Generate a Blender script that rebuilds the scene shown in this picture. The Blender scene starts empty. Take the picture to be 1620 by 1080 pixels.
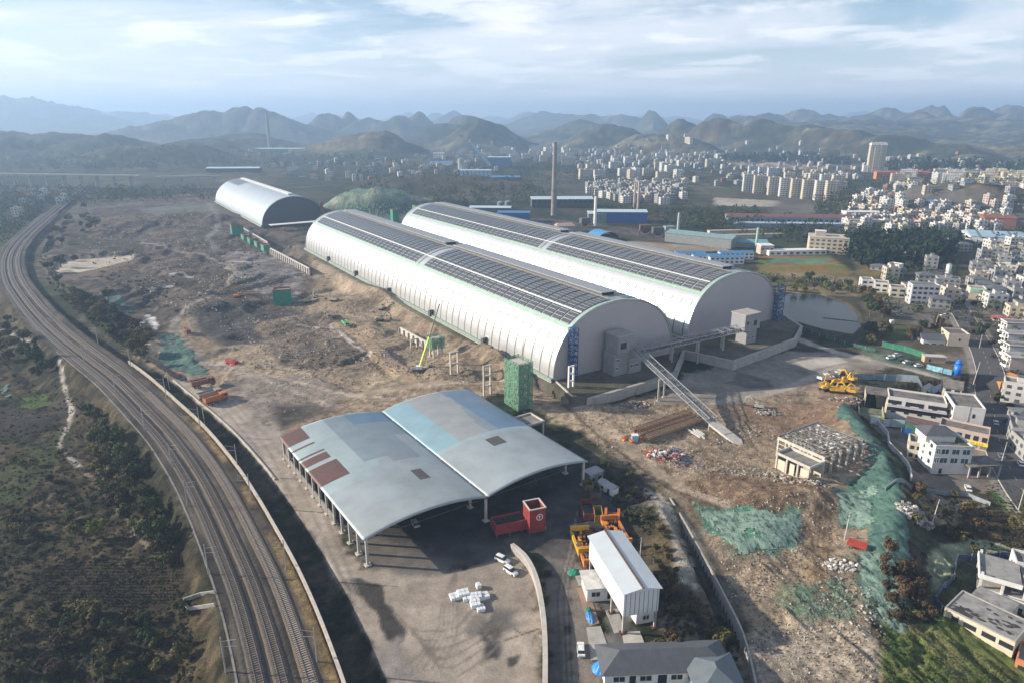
import bpy, bmesh, math, random
import numpy as np
from mathutils import Vector, Matrix
R = math.radians
random.seed(7)
S = bpy.context.scene
COL = S.collection
# ---------------------------------------------------------------- camera, sky, sun, exposure
F_PX = 1080.0; PITCH = R(18.0); CAM_H = 120.0
cam_d = bpy.data.cameras.new('camera'); cam = bpy.data.objects.new('camera', cam_d); COL.objects.link(cam)
cam.location = (0, 0, CAM_H); cam.rotation_euler = (R(90) - PITCH, 0, 0)
cam_d.sensor_width = 36; cam_d.lens = 24.0; cam_d.clip_start = 0.5; cam_d.clip_end = 60000
S.camera = cam
SUN_AZ = (-0.9936, 0.1130); SUN_EL = R(21.5)
w = bpy.data.worlds.new('World'); S.world = w; w.use_nodes = True
nt = w.node_tree; N = nt.nodes; L = nt.links
for n in list(N): N.remove(n)
out = N.new('ShaderNodeOutputWorld'); bg = N.new('ShaderNodeBackground'); L.new(bg.outputs[0], out.inputs[0])
sky = N.new('ShaderNodeTexSky'); sky.sky_type = 'NISHITA'; sky.sun_disc = False
sky.sun_elevation = SUN_EL; sky.sun_rotation = math.atan2(SUN_AZ[0], SUN_AZ[1])
sky.air_density = 1.0; sky.dust_density = 1.6; sky.ozone_density = 1.2; sky.altitude = 1500
# thin broken cloud layer, laid out on a plane high over the valley (direction / height)
tc = N.new('ShaderNodeTexCoord'); sx = N.new('ShaderNodeSeparateXYZ'); L.new(tc.outputs['Generated'], sx.inputs[0])
def wm(op, a, b=None, c=None, clamp=False):
    m = N.new('ShaderNodeMath'); m.operation = op; m.use_clamp = clamp
    for i, v in enumerate((a, b, c)):
        if v is None: continue
        if isinstance(v, (int, float)): m.inputs[i].default_value = v
        else: L.new(v, m.inputs[i])
    return m.outputs[0]
zc = wm('MAXIMUM', sx.outputs[2], 0.015)
zc = wm('ADD', zc, 0.06)
cx = wm('DIVIDE', sx.outputs[0], zc); cy = wm('DIVIDE', sx.outputs[1], zc)
cb = N.new('ShaderNodeCombineXYZ'); L.new(cx, cb.inputs[0]); L.new(cy, cb.inputs[1])
def wnoise(scale, detail, rough, dist=0.0, off=(0, 0, 0)):
    mp = N.new('ShaderNodeMapping'); mp.inputs['Location'].default_value = off; L.new(cb.outputs[0], mp.inputs[0])
    n = N.new('ShaderNodeTexNoise'); n.inputs['Scale'].default_value = scale; n.inputs['Detail'].default_value = detail
    n.inputs['Roughness'].default_value = rough; n.inputs['Distortion'].default_value = dist
    L.new(mp.outputs[0], n.inputs['Vector']); return n.outputs['Fac']
def wramp(f, a, b):
    m = N.new('ShaderNodeMapRange'); m.interpolation_type = 'SMOOTHSTEP'
    m.inputs['From Min'].default_value = a; m.inputs['From Max'].default_value = b; L.new(f, m.inputs['Value']); return m.outputs[0]
veil = wramp(wnoise(0.42, 6, 0.6, 0.6, (3.1, 1.2, 0)), 0.36, 0.62)
puff = wramp(wnoise(0.95, 8, 0.58, 0.3, (0.7, 5.2, 2)), 0.49, 0.62)
def wmix(fac, a, b):
    m = N.new('ShaderNodeMix'); m.data_type = 'RGBA'
    if isinstance(fac, float): m.inputs[0].default_value = fac
    else: L.new(fac, m.inputs[0])
    for i, v in ((6, a), (7, b)):
        if isinstance(v, tuple): m.inputs[i].default_value = v
        else: L.new(v, m.inputs[i])
    return m.outputs[2]
low = wm('SUBTRACT', 1.0, wm('MULTIPLY', wramp(sx.outputs[2], 0.22, 0.65), 0.8))
veil = wm('MULTIPLY', veil, low); puff = wm('MULTIPLY', puff, low)
c1 = wmix(wm('MULTIPLY', veil, 0.90), sky.outputs[0], (6.9, 7.1, 7.5, 1))
c2 = wmix(wm('MULTIPLY', puff, 0.50), c1, (10.5, 10.1, 9.8, 1))
c3_ = wmix(wm('MULTIPLY', wm('SUBTRACT', 1.0, wramp(sx.outputs[2], 0.0, 0.13)), 0.60), c2, (8.6, 8.6, 8.8, 1))
L.new(c3_, bg.inputs[0]); bg.inputs[1].default_value = 0.080
sun_d = bpy.data.lights.new('sun', 'SUN'); sun_d.energy = 5.0; sun_d.angle = R(0.6); sun_d.color = (1.0, 0.88, 0.72)
sun = bpy.data.objects.new('sun', sun_d); COL.objects.link(sun)
sdir = Vector((SUN_AZ[0] * math.cos(SUN_EL), SUN_AZ[1] * math.cos(SUN_EL), math.sin(SUN_EL)))
sun.rotation_euler = sdir.to_track_quat('Z', 'Y').to_euler(); sun.location = sdir * 300
S.render.engine = 'CYCLES'
S.view_settings.view_transform = 'Standard'; S.view_settings.look = 'None'
S.view_settings.exposure = 0.0; S.view_settings.gamma = 1.0
cy_ = S.cycles
cy_.use_denoising = True
try: cy_.denoiser = 'OPENIMAGEDENOISE'
except Exception: pass
cy_.max_bounces = 5; cy_.diffuse_bounces = 2; cy_.glossy_bounces = 2; cy_.transparent_max_bounces = 6
cy_.volume_bounces = 1; cy_.use_adaptive_sampling = True; cy_.adaptive_threshold = 0.02

# ---------------------------------------------------------------- pixel of the survey photo -> ground point
def g(x, y, z=0.0):
    u = (x - 810) / F_PX; v = (y - 540) / F_PX
    dn = math.sin(PITCH) + v * math.cos(PITCH); fw = math.cos(PITCH) - v * math.sin(PITCH)
    t = (CAM_H - z) / max(dn, 0.004)
    return (u * t, fw * t)
def height_at(X, Y, y):
    lo, hi = -50.0, 600.0
    for _ in range(50):
        m = (lo + hi) / 2; a = m - CAM_H
        d = Y * math.cos(PITCH) - a * math.sin(PITCH); up = Y * math.sin(PITCH) + a * math.cos(PITCH)
        if 540 - F_PX * up / d > y: lo = m
        else: hi = m
    return lo
# ---------------------------------------------------------------- numpy noise
def _h(ix, iy, seed):
    n = (ix.astype(np.int64) * 374761393 + iy.astype(np.int64) * 668265263 + seed * 1442695041) & 0x7fffffff
    n = ((n ^ (n >> 13)) * 1274126177) & 0x7fffffff
    return ((n ^ (n >> 16)) & 0xffff) / 65535.0
def vnoise(x, y, seed=0):
    fx = np.floor(x); fy = np.floor(y); tx = x - fx; ty = y - fy
    tx = tx * tx * (3 - 2 * tx); ty = ty * ty * (3 - 2 * ty)
    a = _h(fx, fy, seed); b = _h(fx + 1, fy, seed); c = _h(fx, fy + 1, seed); d = _h(fx + 1, fy + 1, seed)
    return (a * (1 - tx) + b * tx) * (1 - ty) + (c * (1 - tx) + d * tx) * ty
def fbm(x, y, oct=4, seed=0):
    s = 0; a = 0.5; t = 0
    for o in range(oct):
        s = s + a * vnoise(x * 2 ** o + 17.3 * o, y * 2 ** o - 9.1 * o, seed + o); t += a; a *= 0.5
    return s / t
def sstep(a, b, x):
    t = np.clip((x - a) / (b - a), 0, 1); return t * t * (3 - 2 * t)
def smooth_line(pts, n=6):
    P = [np.array(p, float) for p in pts]; P = [2 * P[0] - P[1]] + P + [2 * P[-1] - P[-2]]; o = []
    for i in range(1, len(P) - 2):
        for k in range(n):
            t = k / n
            o.append(0.5 * ((2 * P[i]) + (-P[i - 1] + P[i + 1]) * t + (2 * P[i - 1] - 5 * P[i] + 4 * P[i + 1] - P[i + 2]) * t * t + (-P[i - 1] + 3 * P[i] - 3 * P[i + 1] + P[i + 2]) * t ** 3))
    o.append(P[-2]); return o
def resample(pts, step):
    P = np.array(pts, float); d = np.r_[0, np.cumsum(np.hypot(*np.diff(P, axis=0).T))]
    n = max(2, int(d[-1] / step) + 1); s = np.linspace(0, d[-1], n)
    return np.c_[np.interp(s, d, P[:, 0]), np.interp(s, d, P[:, 1])]
def line_dist(X, Y, pts):
    """signed distance to a polyline (positive on its right side walking along it)"""
    best = np.full(X.shape, 1e9); sg = np.ones(X.shape)
    for (x0, y0), (x1, y1) in zip(pts[:-1], pts[1:]):
        dx, dy = x1 - x0, y1 - y0; L2 = dx * dx + dy * dy + 1e-9
        t = np.clip(((X - x0) * dx + (Y - y0) * dy) / L2, 0, 1)
        ex = X - x0 - t * dx; ey = Y - y0 - t * dy; d = ex * ex + ey * ey
        m = d < best; best = np.where(m, d, best); sg = np.where(m, np.sign(dy * (X - x0) - dx * (Y - y0)), sg)
    return np.sqrt(best) * sg
def inside(X, Y, poly):
    r = np.zeros(X.shape, bool); n = len(poly)
    for i in range(n):
        x0, y0 = poly[i]; x1, y1 = poly[(i + 1) % n]
        if y0 == y1: continue
        c = ((y0 > Y) != (y1 > Y)) & (X < (x1 - x0) * (Y - y0) / (y1 - y0) + x0); r ^= c
    return r
# ---------------------------------------------------------------- key lines of the place
def GL(pts, z=0.0): return [g(x, y, z) for x, y in pts]
WALL = resample(smooth_line(GL([(150, 296), (118, 318), (84, 348), (56, 376), (42, 402), (48, 435), (78, 474), (122, 515), (180, 556), (230, 591),
        (283, 637), (325, 676), (370, 730), (405, 782), (436, 835), (470, 897), (502, 968), (537, 1060), (556, 1120)], 3.8)), 4.0)
ROAD = smooth_line(GL([(1462, 372), (1478, 430), (1500, 470), (1530, 520), (1556, 570), (1572, 630), (1588, 700), (1625, 770), (1700, 860)], -3))
DITCH = smooth_line(GL([(1060, 788), (1085, 830), (1118, 890), (1150, 950), (1178, 1010), (1200, 1100)]))
CURVE_WALL = smooth_line(GL([(810, 872), (832, 892), (848, 925), (858, 975), (862, 1030), (862, 1100)]))
PLATEAU = GL([(1330, 650), (1362, 690), (1395, 730), (1415, 790), (1418, 860), (1400, 930), (1375, 980), (1385, 1100), (1800, 1100), (1800, 560), (1420, 610)])
POND = GL([(1215, 470), (1250, 461), (1300, 464), (1340, 478), (1362, 496), (1368, 515), (1352, 529), (1300, 520), (1255, 507), (1215, 500)])
AX = np.array((-math.sin(R(32)), math.cos(R(32)))); PX = np.array((math.cos(R(32)), math.sin(R(32))))   # long axis and cross axis of the stores
ZP = 4.0                                                                                              # level of the stores' platform
PLAT = [g(x, y, ZP) for x, y in [(930, 632), (1020, 606), (1068, 590), (1082, 556), (1160, 573), (1258, 537), (1268, 518), (1225, 490)]]
pA = np.array(PLAT[-1]); PLAT = PLAT + [tuple(pA + AX * 450 + PX * 20)] + [tuple(np.array(g(875, 603, ZP)) + AX * 430 - PX * 6), tuple(np.array(g(875, 603, ZP)) - PX * 6 + AX * 3), g(868, 612, ZP), g(905, 632, ZP)]

# hills: pixel of the summit, half width in px, distance, power of the profile
HILLS = [(-40, 150, 150, 7600, 1.6), (60, 160, 110, 7600, 1.7), (135, 172, 70, 7600, 1.7), (170, 176, 50, 9500, 2), (232, 180, 60, 9500, 2), (290, 186, 60, 10000, 2),
 (-30, 214, 120, 2500, 2.6), (105, 207, 95, 2500, 2.2), (180, 216, 70, 2300, 2.4), (30, 222, 90, 2200, 2.5), (250, 228, 80, 2100, 2.5),
 (215, 205, 45, 4000, 2), (285, 196, 60, 4200, 2.2), (345, 185, 55, 4300, 2.4), (400, 181, 42, 4300, 2.4), (442, 179, 45, 4300, 2.4), (484, 190, 50, 4200, 2.2), (330, 222, 80, 2500, 2.3), (400, 214, 70, 3000, 2.3),
 (517, 183, 34, 4600, 2), (553, 181, 22, 4700, 2), (590, 190, 45, 4600, 2), (590, 207, 62, 2500, 2.1), (627, 190, 36, 4400, 2), (664, 184, 26, 4700, 2), (700, 196, 60, 3500, 2.2), (735, 186, 40, 4000, 2), (720, 173, 36, 7800, 1.4),
 (788, 194, 46, 3000, 2.1), (765, 200, 34, 3000, 2), (850, 179, 40, 7500, 1.6), (880, 184, 60, 7500, 2), (930, 184, 70, 6800, 2), (905, 197, 60, 4200, 2), (1020, 177, 30, 5200, 1.5), (1110, 178, 28, 5400, 1.5),
 (960, 196, 60, 3200, 2.3), (1080, 193, 50, 3200, 2.2), (1010, 214, 60, 2700, 2.2), (1060, 216, 50, 2600, 2), (975, 184, 50, 6500, 2),
 (1165, 188, 45, 4500, 2), (1205, 184, 50, 5000, 2), (1245, 178, 48, 5600, 2.2), (1290, 184, 50, 5600, 2.2), (1330, 184, 50, 5000, 2), (1385, 170, 48, 5400, 2.2), (1438, 172, 44, 5400, 2.2), (1486, 173, 30, 4600, 2.6), (1440, 186, 60, 4300, 2),
 (1570, 173, 50, 5000, 2.2), (1530, 184, 60, 4600, 2), (1625, 176, 60, 5000, 2.2), (1700, 170, 70, 5400, 2), (1560, 198, 70, 3700, 2),
 (1150, 196, 50, 2900, 2.2), (1200, 198, 60, 2800, 2.4), (1260, 203, 70, 2700, 2.4), (1330, 210, 60, 2500, 2.4), (1400, 224, 60, 2300, 2.4), (1460, 232, 70, 2200, 2.4), (1545, 236, 60, 2200, 2.2), (1610, 222, 70, 2700, 2.2), (1700, 215, 80, 2800, 2.2),
 (1320, 196, 190, 3900, 2.6), (1520, 192, 190, 4000, 2.6), (1700, 192, 150, 4200, 2.6), (1455, 262, 50, 1750, 2.2), (1610, 250, 40, 1900, 2)]
HB = []
for hx, hy, hw, D, p in HILLS:
    X = (hx - 810) / F_PX * D; h = height_at(X, D, hy); HB.append((X, D, h, hw / F_PX * D, p))
for k in range(46):                                               # farthest ranges
    a = -0.95 + 1.9 * k / 45; D = 12500 + 1300 * math.sin(k * 2.1)
    HB.append((a * D, D, 165 + 55 * math.sin(k * 1.7) + 30 * math.sin(k * 4.1), 420, 2))
NEARHILLS = [((592, 333), 27, 66, 46, 4.5), ((690, 326), 13, 50, 45, 2.2), ((1220, 300), 0, 10, 10, 2), ((1475, 330), 16, 120, 60, 2), ((1570, 335), 24, 110, 80, 2), ((1100, 285), 16, 120, 90, 2), ((650, 300), 22, 150, 60, 2), ((760, 300), 14, 120, 60, 2),
             ((1300, 250), 26, 200, 90, 2), ((210, 350), 8, 70, 40, 2), ((300, 345), 7, 60, 30, 2)]
def base_height(X, Y):
    z = np.zeros(X.shape)
    far = sstep(700, 2400, np.hypot(X, Y))
    wx = X + (fbm(X / 420, Y / 420, 3, 91) - .5) * 260 * far; wy = Y + (fbm(X / 380, Y / 380, 3, 92) - .5) * 260 * far
    hz = np.zeros(X.shape)
    for hx, hy, h, s, p in HB:
        m = (abs(X - hx) < s * 3.4 + 200) & (abs(Y - hy) < s * 3.4 + 200)
        if not m.any(): continue
        r = np.hypot(wx[m] - hx, (wy[m] - hy) / 1.25) / s
        v = h * np.exp(-(r ** p) * 0.9)
        hz[m] = np.maximum(hz[m], v) + 0.12 * np.minimum(hz[m], v)
    rg = 1 - abs(fbm(X / 300, Y / 300, 4, 5) * 2 - 1)
    hz = hz * (0.72 + 0.38 * rg) + hz * 0.24 * (fbm(X / 90, Y / 90, 3, 8) - .5)
    z += hz + far * (fbm(X / 700, Y / 700, 4, 33) - .45) * 46
    for (hx, hy), h, s1, s2, p in NEARHILLS:
        cx_, cy_2 = g(hx, hy); 
        r = np.hypot((X - cx_) / s1, (Y - cy_2) / s2)
        z += h * np.exp(-r ** p) * (0.8 + 0.4 * fbm(X / 30, Y / 30, 3, 71))
    # left side: scrub terraces falling away from the line
    dw = -line_dist(X, Y, [tuple(p) for p in WALL])
    left = sstep(-22, -38, dw) * (Y < 900)
    z += left * (-4.0 + 7 * (fbm(X / 60, Y / 60, 4, 3) - .5) + 6 * sstep(-90, -200, dw))
    near = (Y < 900)
    bed = sstep(-26, -21.5, dw) * (1 - sstep(-0.25, 0.25, dw)) * near
    z = z * (1 - bed) + 3.0 * bed
    ditch = sstep(0.2, 0.6, dw) * (1 - sstep(7.5, 9.5, dw)) * near * (Y < 420)
    z = z * (1 - ditch) - 1.6 * ditch
    # drop to the village beyond the right rim of the site
    pl = inside(X, Y, PLATEAU); e = line_dist(X, Y, PLATEAU[:8]); k = sstep(0, 26, -e) * 0
    dd = abs(line_dist(X, Y, PLATEAU[:8]))
    wd_ = 22 + 20 * (1 - sstep(160, 185, Y)); drop = np.where(pl, sstep(0, 1, dd / wd_), 0) * (Y < 420)
    z -= 6.0 * drop; gl_ = np.where(pl, np.exp(-((dd - 9) / 8.0) ** 2), 0) * (Y < 300); z -= gl_ * abs(fbm(X / 3.2, Y / 3.2, 3, 83) - .5) * 5
    hump = np.exp(-(dd / 7.0) ** 2) * (Y < 285) * (.25 + .75 * sstep(150, 180, Y)) * (0.6 + 0.9 * fbm(X / 14, Y / 14, 3, 44))
    z += 3.2 * hump
    # pond, platform, drain, gravel ridge
    m = (X > 100) & (X < 350) & (Y > 350) & (Y < 620)
    dp = np.full(X.shape, 99.0); dp[m] = abs(line_dist(X[m], Y[m], POND + [POND[0]])); ip = inside(X, Y, POND)
    z = np.where(ip, -3.0 * sstep(0, 5, dp), z)
    ipl = inside(X, Y, PLAT); mp_ = (X > -330) & (X < 330) & (Y > 230) & (Y < 900); dpl = np.zeros(X.shape); dpl[mp_] = abs(line_dist(X[mp_], Y[mp_], PLAT + [PLAT[0]])); z = np.where(ipl & (dpl > 1.3), ZP, z); bx_, by_ = g(875, 603, ZP); uu = (X - bx_) * PX[0] + (Y - by_) * PX[1]; ss = (X - bx_) * AX[0] + (Y - by_) * AX[1]; rp = (uu < -4) & (uu > -22) & (ss > 2) & (ss < 440); z = np.where(rp, z + (ZP - z) * (1 - sstep(7, 17, -uu + (fbm(X / 12, Y / 12, 3, 77) - .5) * 5)) * sstep(2, 9, ss), z)
    dd2 = -line_dist(X, Y, [tuple(p) for p in DITCH]); dr = sstep(-6, -3.4, dd2) * (1 - sstep(-0.2, 0.2, dd2)) * (Y < 200)
    z -= 4.2 * dr * sstep(192, 184, Y)
    gx = line_dist(X, Y, GL([(1030, 800), (1062, 850), (1080, 900), (1096, 960)])); z += 2.6 * np.exp(-(gx / 6.5) ** 2) * (Y < 195) * (Y > 135)
    for (bx, by), h, s in BUMPS:
        c = g(bx, by); z += h * np.exp(-((X - c[0]) ** 2 + (Y - c[1]) ** 2) / (s * s))
    return z, dw
BUMPS = [((775, 575), 2.4, 9), ((735, 572), 2.2, 8), ((570, 480), 6, 22), ((530, 470), 4, 16), ((1180, 790), 2.5, 9), ((1250, 800), 3, 9), ((1290, 785), 3, 8), ((1120, 690), 0.6, 12), ((1215, 850), 2.5, 9), ((1160, 870), 2, 8), ((1330, 900), 1.5, 8),
         ((300, 500), 2.5, 20), ((350, 480), 3, 18), ((430, 520), -3, 22), ((380, 505), -2.5, 18), ((700, 590), 1.5, 12), ((1000, 690), 1.2, 10), ((940, 650), 2.2, 8), ((600, 560), 2, 9), ((960, 735), 1.6, 8), ((1440, 800), 2, 10), ((1500, 800), 2, 9),
         ((160, 500), 4, 16), ((200, 520), 3.5, 14), ((230, 545), 2.5, 10), ((1005, 660), 1.0, 7), ((1130, 640), 0.8, 12)]
# ---------------------------------------------------------------- the sheet: a fan of rows that reaches the horizon
NC = 900; XK, XB = 0.88, 120.0
rows = []; y = 36.0
while y < 17000:
    rows.append(y); y += max(0.62, y * 0.0037) if y < 620 else y * 0.0078
ROWS = np.array(rows); NR = len(ROWS)
SV = np.linspace(-1, 1, NC)
TX = SV[None, :] * (XK * ROWS[:, None] + XB); TY = np.repeat(ROWS[:, None], NC, 1)
TZ, DW = base_height(TX, TY)
DIST = np.hypot(TX, TY)
# ---------------------------------------------------------------- what lies on the ground (albedo, real surfaces, plus some shade in the left scrub)
n1 = fbm(TX / 26, TY / 26, 4, 11); n2 = fbm(TX / 5, TY / 5, 4, 12); n3 = fbm(TX / 90, TY / 90, 4, 13); n4 = fbm(TX / 1.7, TY / 1.7, 2, 14)
nF = fbm(TX / 260, TY / 190, 5, 15); nG = fbm(TX / 60, TY / 24, 4, 16)
def c3(c): return np.array(c)[None, None, :]
def mixc(A, B, t): return A * (1 - t[..., None]) + B * t[..., None]
C = mixc(c3((.024, .031, .017)), c3((.065, .056, .036)), sstep(.42, .62, nF))
C = mixc(C, c3((.060, .075, .035)), sstep(.5, .68, nG) * .7)
C = mixc(C, c3((.15, .115, .075)), sstep(.60, .72, n3) * .55 * sstep(500, 1500, DIST))
hf = sstep(1500, 2600, DIST)
C = mixc(C, c3((.17, .15, .085)), hf * sstep(-1500, 600, TX) * sstep(.54, .66, fbm(TX / 130, TY / 45, 4, 23)) * .75)
C = mixc(C, c3((.022, .034, .017)), sstep(.50, .60, fbm(TX / 150, TY / 150, 4, 21)) * .75)
AMP = np.full(TX.shape, 0.45)
def paint(px, ca, cb, amp=None, soft=2.0, z=0.0, wob=3.0, k=1.0, world=None, ncell=None):
    P = world if world is not None else GL(px, z)
    a = np.array(P); x0, y0 = a.min(0) - 12; x1, y1 = a.max(0) + 12
    r0, r1 = np.searchsorted(ROWS, [y0, y1])
    if r1 <= r0: return
    sl = slice(max(r0 - 1, 0), r1 + 1); X = TX[sl]; Y = TY[sl]
    m = (X > x0) & (X < x1)
    if not m.any(): return
    Xm = X[m]; Ym = Y[m]
    d = abs(line_dist(Xm, Ym, list(P) + [P[0]])) * np.where(inside(Xm, Ym, P), 1, -1) + (n2[sl][m] - .5) * wob * 2 + (n4[sl][m] - .5) * wob * .6
    t = sstep(-soft / 2, soft / 2, d) * k
    nn = (n1 if ncell is None else ncell)[sl][m]; u = sstep(.38, .62, .6 * nn + .4 * n2[sl][m])[:, None]
    col = np.array(ca)[None] * (1 - u) + np.array(cb)[None] * u
    sub = C[sl]; sub[m] = sub[m] * (1 - t[:, None]) + col * t[:, None]
    if amp is not None:
        s2 = AMP[sl]; s2[m] = s2[m] * (1 - t) + amp * t
def stroke(px, width, ca, soft=1.0, z=0.0, amp=None, wob=.8, k=1.0, smooth=True):
    P = [tuple(p) for p in smooth_line(GL(px, z), 4)] if smooth else GL(px, z)
    a = np.array(P); x0, y0 = a.min(0) - width - 6; x1, y1 = a.max(0) + width + 6
    r0, r1 = np.searchsorted(ROWS, [y0, y1]); 
    if r1 <= r0: return
    sl = slice(max(r0 - 1, 0), r1 + 1); X = TX[sl]; Y = TY[sl]; m = (X > x0) & (X < x1)
    if not m.any(): return
    d = width / 2 - abs(line_dist(X[m], Y[m], P)) + (n2[sl][m] - .5) * wob * 2
    t = sstep(-soft / 2, soft / 2, d) * k
    sub = C[sl]; sub[m] = sub[m] * (1 - t[:, None]) + np.array(ca)[None] * t[:, None]
    if amp is not None:
        s2 = AMP[sl]; s2[m] = s2[m] * (1 - t) + amp * t
DIRT = (.34, .27, .19); DIRT2 = (.235, .18, .128); PALE = (.40, .33, .25); SLAG = (.085, .078, .072); MUD = (.125, .098, .075); NET = (.065, .120, .092)
SCRUB = (.040, .042, .022); SCRUB2 = (.075, .062, .036); GRASS = (.06, .085, .028)
# left side scrub and fields, darkened in colour in place of a cloud's shade
paint([(-400, 430), (10, 430), (110, 560), (250, 730), (330, 900), (370, 1150), (-400, 1200)], (.030, .030, .016), (.074, .058, .034), 1.0, 6)
paint([(30, 880), (90, 870), (300, 880), (290, 940), (200, 985), (60, 960)], (.045, .034, .022), (.032, .027, .018), .3, 6)
paint([(-20, 740), (60, 690), (112, 655), (112, 700), (40, 770), (-20, 800)], (.040, .052, .020), (.045, .05, .022), .3, 4)
paint([(20, 610), (70, 606), (80, 618), (40, 632)], (.065, .10, .026), (.06, .09, .03), .2, 3)
paint([(-20, 625), (60, 630), (105, 600), (112, 640), (50, 675), (-20, 680)], (.030, .026, .022), (.045, .036, .028), .2, 4)
paint([(140, 560), (250, 700), (240, 560), (200, 500)], (.045, .05, .026), (.07, .065, .035), .8, 6)
# the construction site
SITE = [(100, 345), (150, 318), (330, 316), (350, 325), (480, 372), (500, 420), (700, 520), (860, 612), (960, 640), (1250, 560), (1400, 560), (1345, 645), (1400, 730), (1425, 800), (1420, 880), (1380, 980), (1395, 1100), (1210, 1100), (1180, 1000), (1060, 790), (940, 700), (800, 620), (450, 690), (330, 610), (240, 590), (215, 560), (240, 520), (170, 470), (90, 440), (60, 420)]
paint(SITE, DIRT, DIRT2, .55, 5)
paint([(60, 345), (100, 320), (330, 305), (480, 365), (500, 440), (480, 490), (300, 500), (240, 530), (210, 520), (170, 480), (60, 440)], (.070, .060, .050), (.125, .102, .080), .8, 10)
paint([(105, 365), (150, 330), (240, 330), (220, 345), (150, 350), (130, 380)], (.05, .045, .04), (.09, .07, .055), .5, 8)
paint([(100, 372), (230, 380), (225, 400), (100, 400)], (.07, .055, .042), (.05, .05, .032), .5, 6)
paint([(360, 395), (440, 395), (480, 430), (470, 475), (410, 465), (350, 420)], (.13, .12, .115), (.20, .18, .17), .6, 8)
paint([(300, 495), (350, 480), (450, 480), (500, 500), (440, 530), (350, 540), (320, 520)], SLAG, (.06, .058, .056), .7, 8)
paint([(400, 500), (520, 490), (600, 560), (560, 590), (440, 570)], (.12, .10, .08), (.19, .15, .115), .7, 6)
paint([(350, 600), (480, 590), (560, 620), (520, 650), (440, 680), (330, 640)], (.26, .215, .175), (.17, .14, .115), .3, 6)
paint([(430, 640), (520, 640), (500, 655), (440, 680)], (.07, .062, .055), (.11, .09, .08), .3, 6)
paint([(84, 430), (98, 411), (190, 406), (215, 402), (212, 412), (165, 424), (125, 431)], (.44, .38, .31), (.40, .35, .28), .08, 2, wob=.6)
paint([(125, 432), (200, 414), (236, 402), (210, 425), (140, 440)], (.11, .082, .055), (.14, .10, .07), .1, 3)
paint([(215, 330), (335, 320), (350, 335), (240, 340)], (.17, .20, .18), (.12, .13, .11), .2, 6, k=.6)
for pts, cc in [(((350, 410), (395, 412), (360, 425), (375, 435)), PALE), (((203, 505), (222, 503), (218, 516), (205, 518)), (.5, .48, .45)), (((235, 495), (243, 510), (246, 518)), (.5, .48, .45)), (((270, 436), (290, 434), (300, 438)), (.45, .43, .4)), (((245, 452), (272, 449)), (.48, .45, .42)), (((335, 388), (348, 392), (336, 394)), (.6, .58, .56))]:
    stroke(pts, 3.5, cc, 1.5, wob=2.5)
# yards round the big shed
paint([(232, 594), (262, 598), (330, 606), (450, 690), (500, 770), (572, 900), (660, 880), (700, 905), (790, 885), (812, 872), (850, 925), (862, 1010), (862, 1120), (580, 1120), (560, 1040), (505, 930), (455, 830), (400, 745), (330, 672)], (.37, .315, .26), (.29, .245, .20), .05, 3)
paint([(455, 700), (500, 690), (800, 800), (780, 880), (700, 905), (590, 905), (560, 860)], (.17, .15, .13), (.12, .11, .10), .05, 4)
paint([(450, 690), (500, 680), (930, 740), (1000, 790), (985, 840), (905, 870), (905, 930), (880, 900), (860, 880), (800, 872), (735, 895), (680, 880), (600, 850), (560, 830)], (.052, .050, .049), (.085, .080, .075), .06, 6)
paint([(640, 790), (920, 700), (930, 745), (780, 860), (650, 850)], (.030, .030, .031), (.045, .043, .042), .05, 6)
paint([(540, 920), (568, 915), (600, 930), (640, 1000), (632, 1018), (610, 1010), (600, 970), (560, 940)], (.075, .065, .058), (.055, .05, .046), .04, 1.5, wob=2)
stroke([(590, 930), (612, 975), (628, 1010)], 3.2, (.05, .046, .043), 1, wob=1.5)
stroke([(628, 1005), (640, 1050), (680, 1100)], .8, (.08, .07, .06), .5, wob=.8)
paint([(780, 960), (815, 965), (805, 1000), (790, 1040), (765, 1045), (760, 1005), (740, 1000)], (.10, .092, .085), (.16, .145, .13), .04, 3, wob=4)
paint([(760, 1000), (785, 1010), (788, 1040), (770, 1040)], (.055, .052, .05), (.07, .065, .06), .04, 2, wob=2)
paint([(800, 1040), (822, 1035), (812, 1060), (800, 1055)], (.07, .06, .055), (.1, .08, .07), .04, 1.5, wob=3)
stroke([(790, 1015), (820, 1005), (852, 994)], .5, (.10, .075, .06), .4, wob=.3); stroke([(815, 994), (828, 1004)], .5, (.10, .075, .06), .4, wob=.3)
for k in range(6):
    cx0, cy0 = 700 + 10 * k, 990 + 9 * k
    stroke([(cx0 - 75, cy0 - 20), (cx0 - 40, cy0 + 6 + 6 * k), (cx0 + 20, cy0 + 2), (cx0 + 45, cy0 - 26)], .7, (.17, .145, .125), .6, wob=.5, k=.6)
for k in range(5):
    stroke([(640 + 14 * k, 1060), (690 + 8 * k, 1000), (700 + 6 * k, 950), (720, 905)], .6, (.18, .155, .13), .5, wob=.5, k=.5)
for k in range(7):
    stroke([(330 + 9 * k, 620 + 3 * k), (400 + 8 * k, 700), (430 + 10 * k, 760), (480 + 9 * k, 860), (540 + 6 * k, 960)], .7, (.36, .32, .28) if k % 2 else (.19, .165, .145), .6, wob=.6, k=.6)
paint([(540, 1050), (630, 1010), (700, 1100), (560, 1100)], (.27, .24, .215), (.30, .265, .23), .03, 3)
paint([(862, 880), (905, 890), (900, 980), (910, 1100), (864, 1100), (866, 960)], (.105, .097, .088), (.135, .122, .11), .05, 2)
paint([(905, 895), (930, 905), (960, 1000), (950, 1100), (905, 1100), (900, 980)], (.20, .172, .142), (.145, .125, .105), .08, 2)
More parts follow.
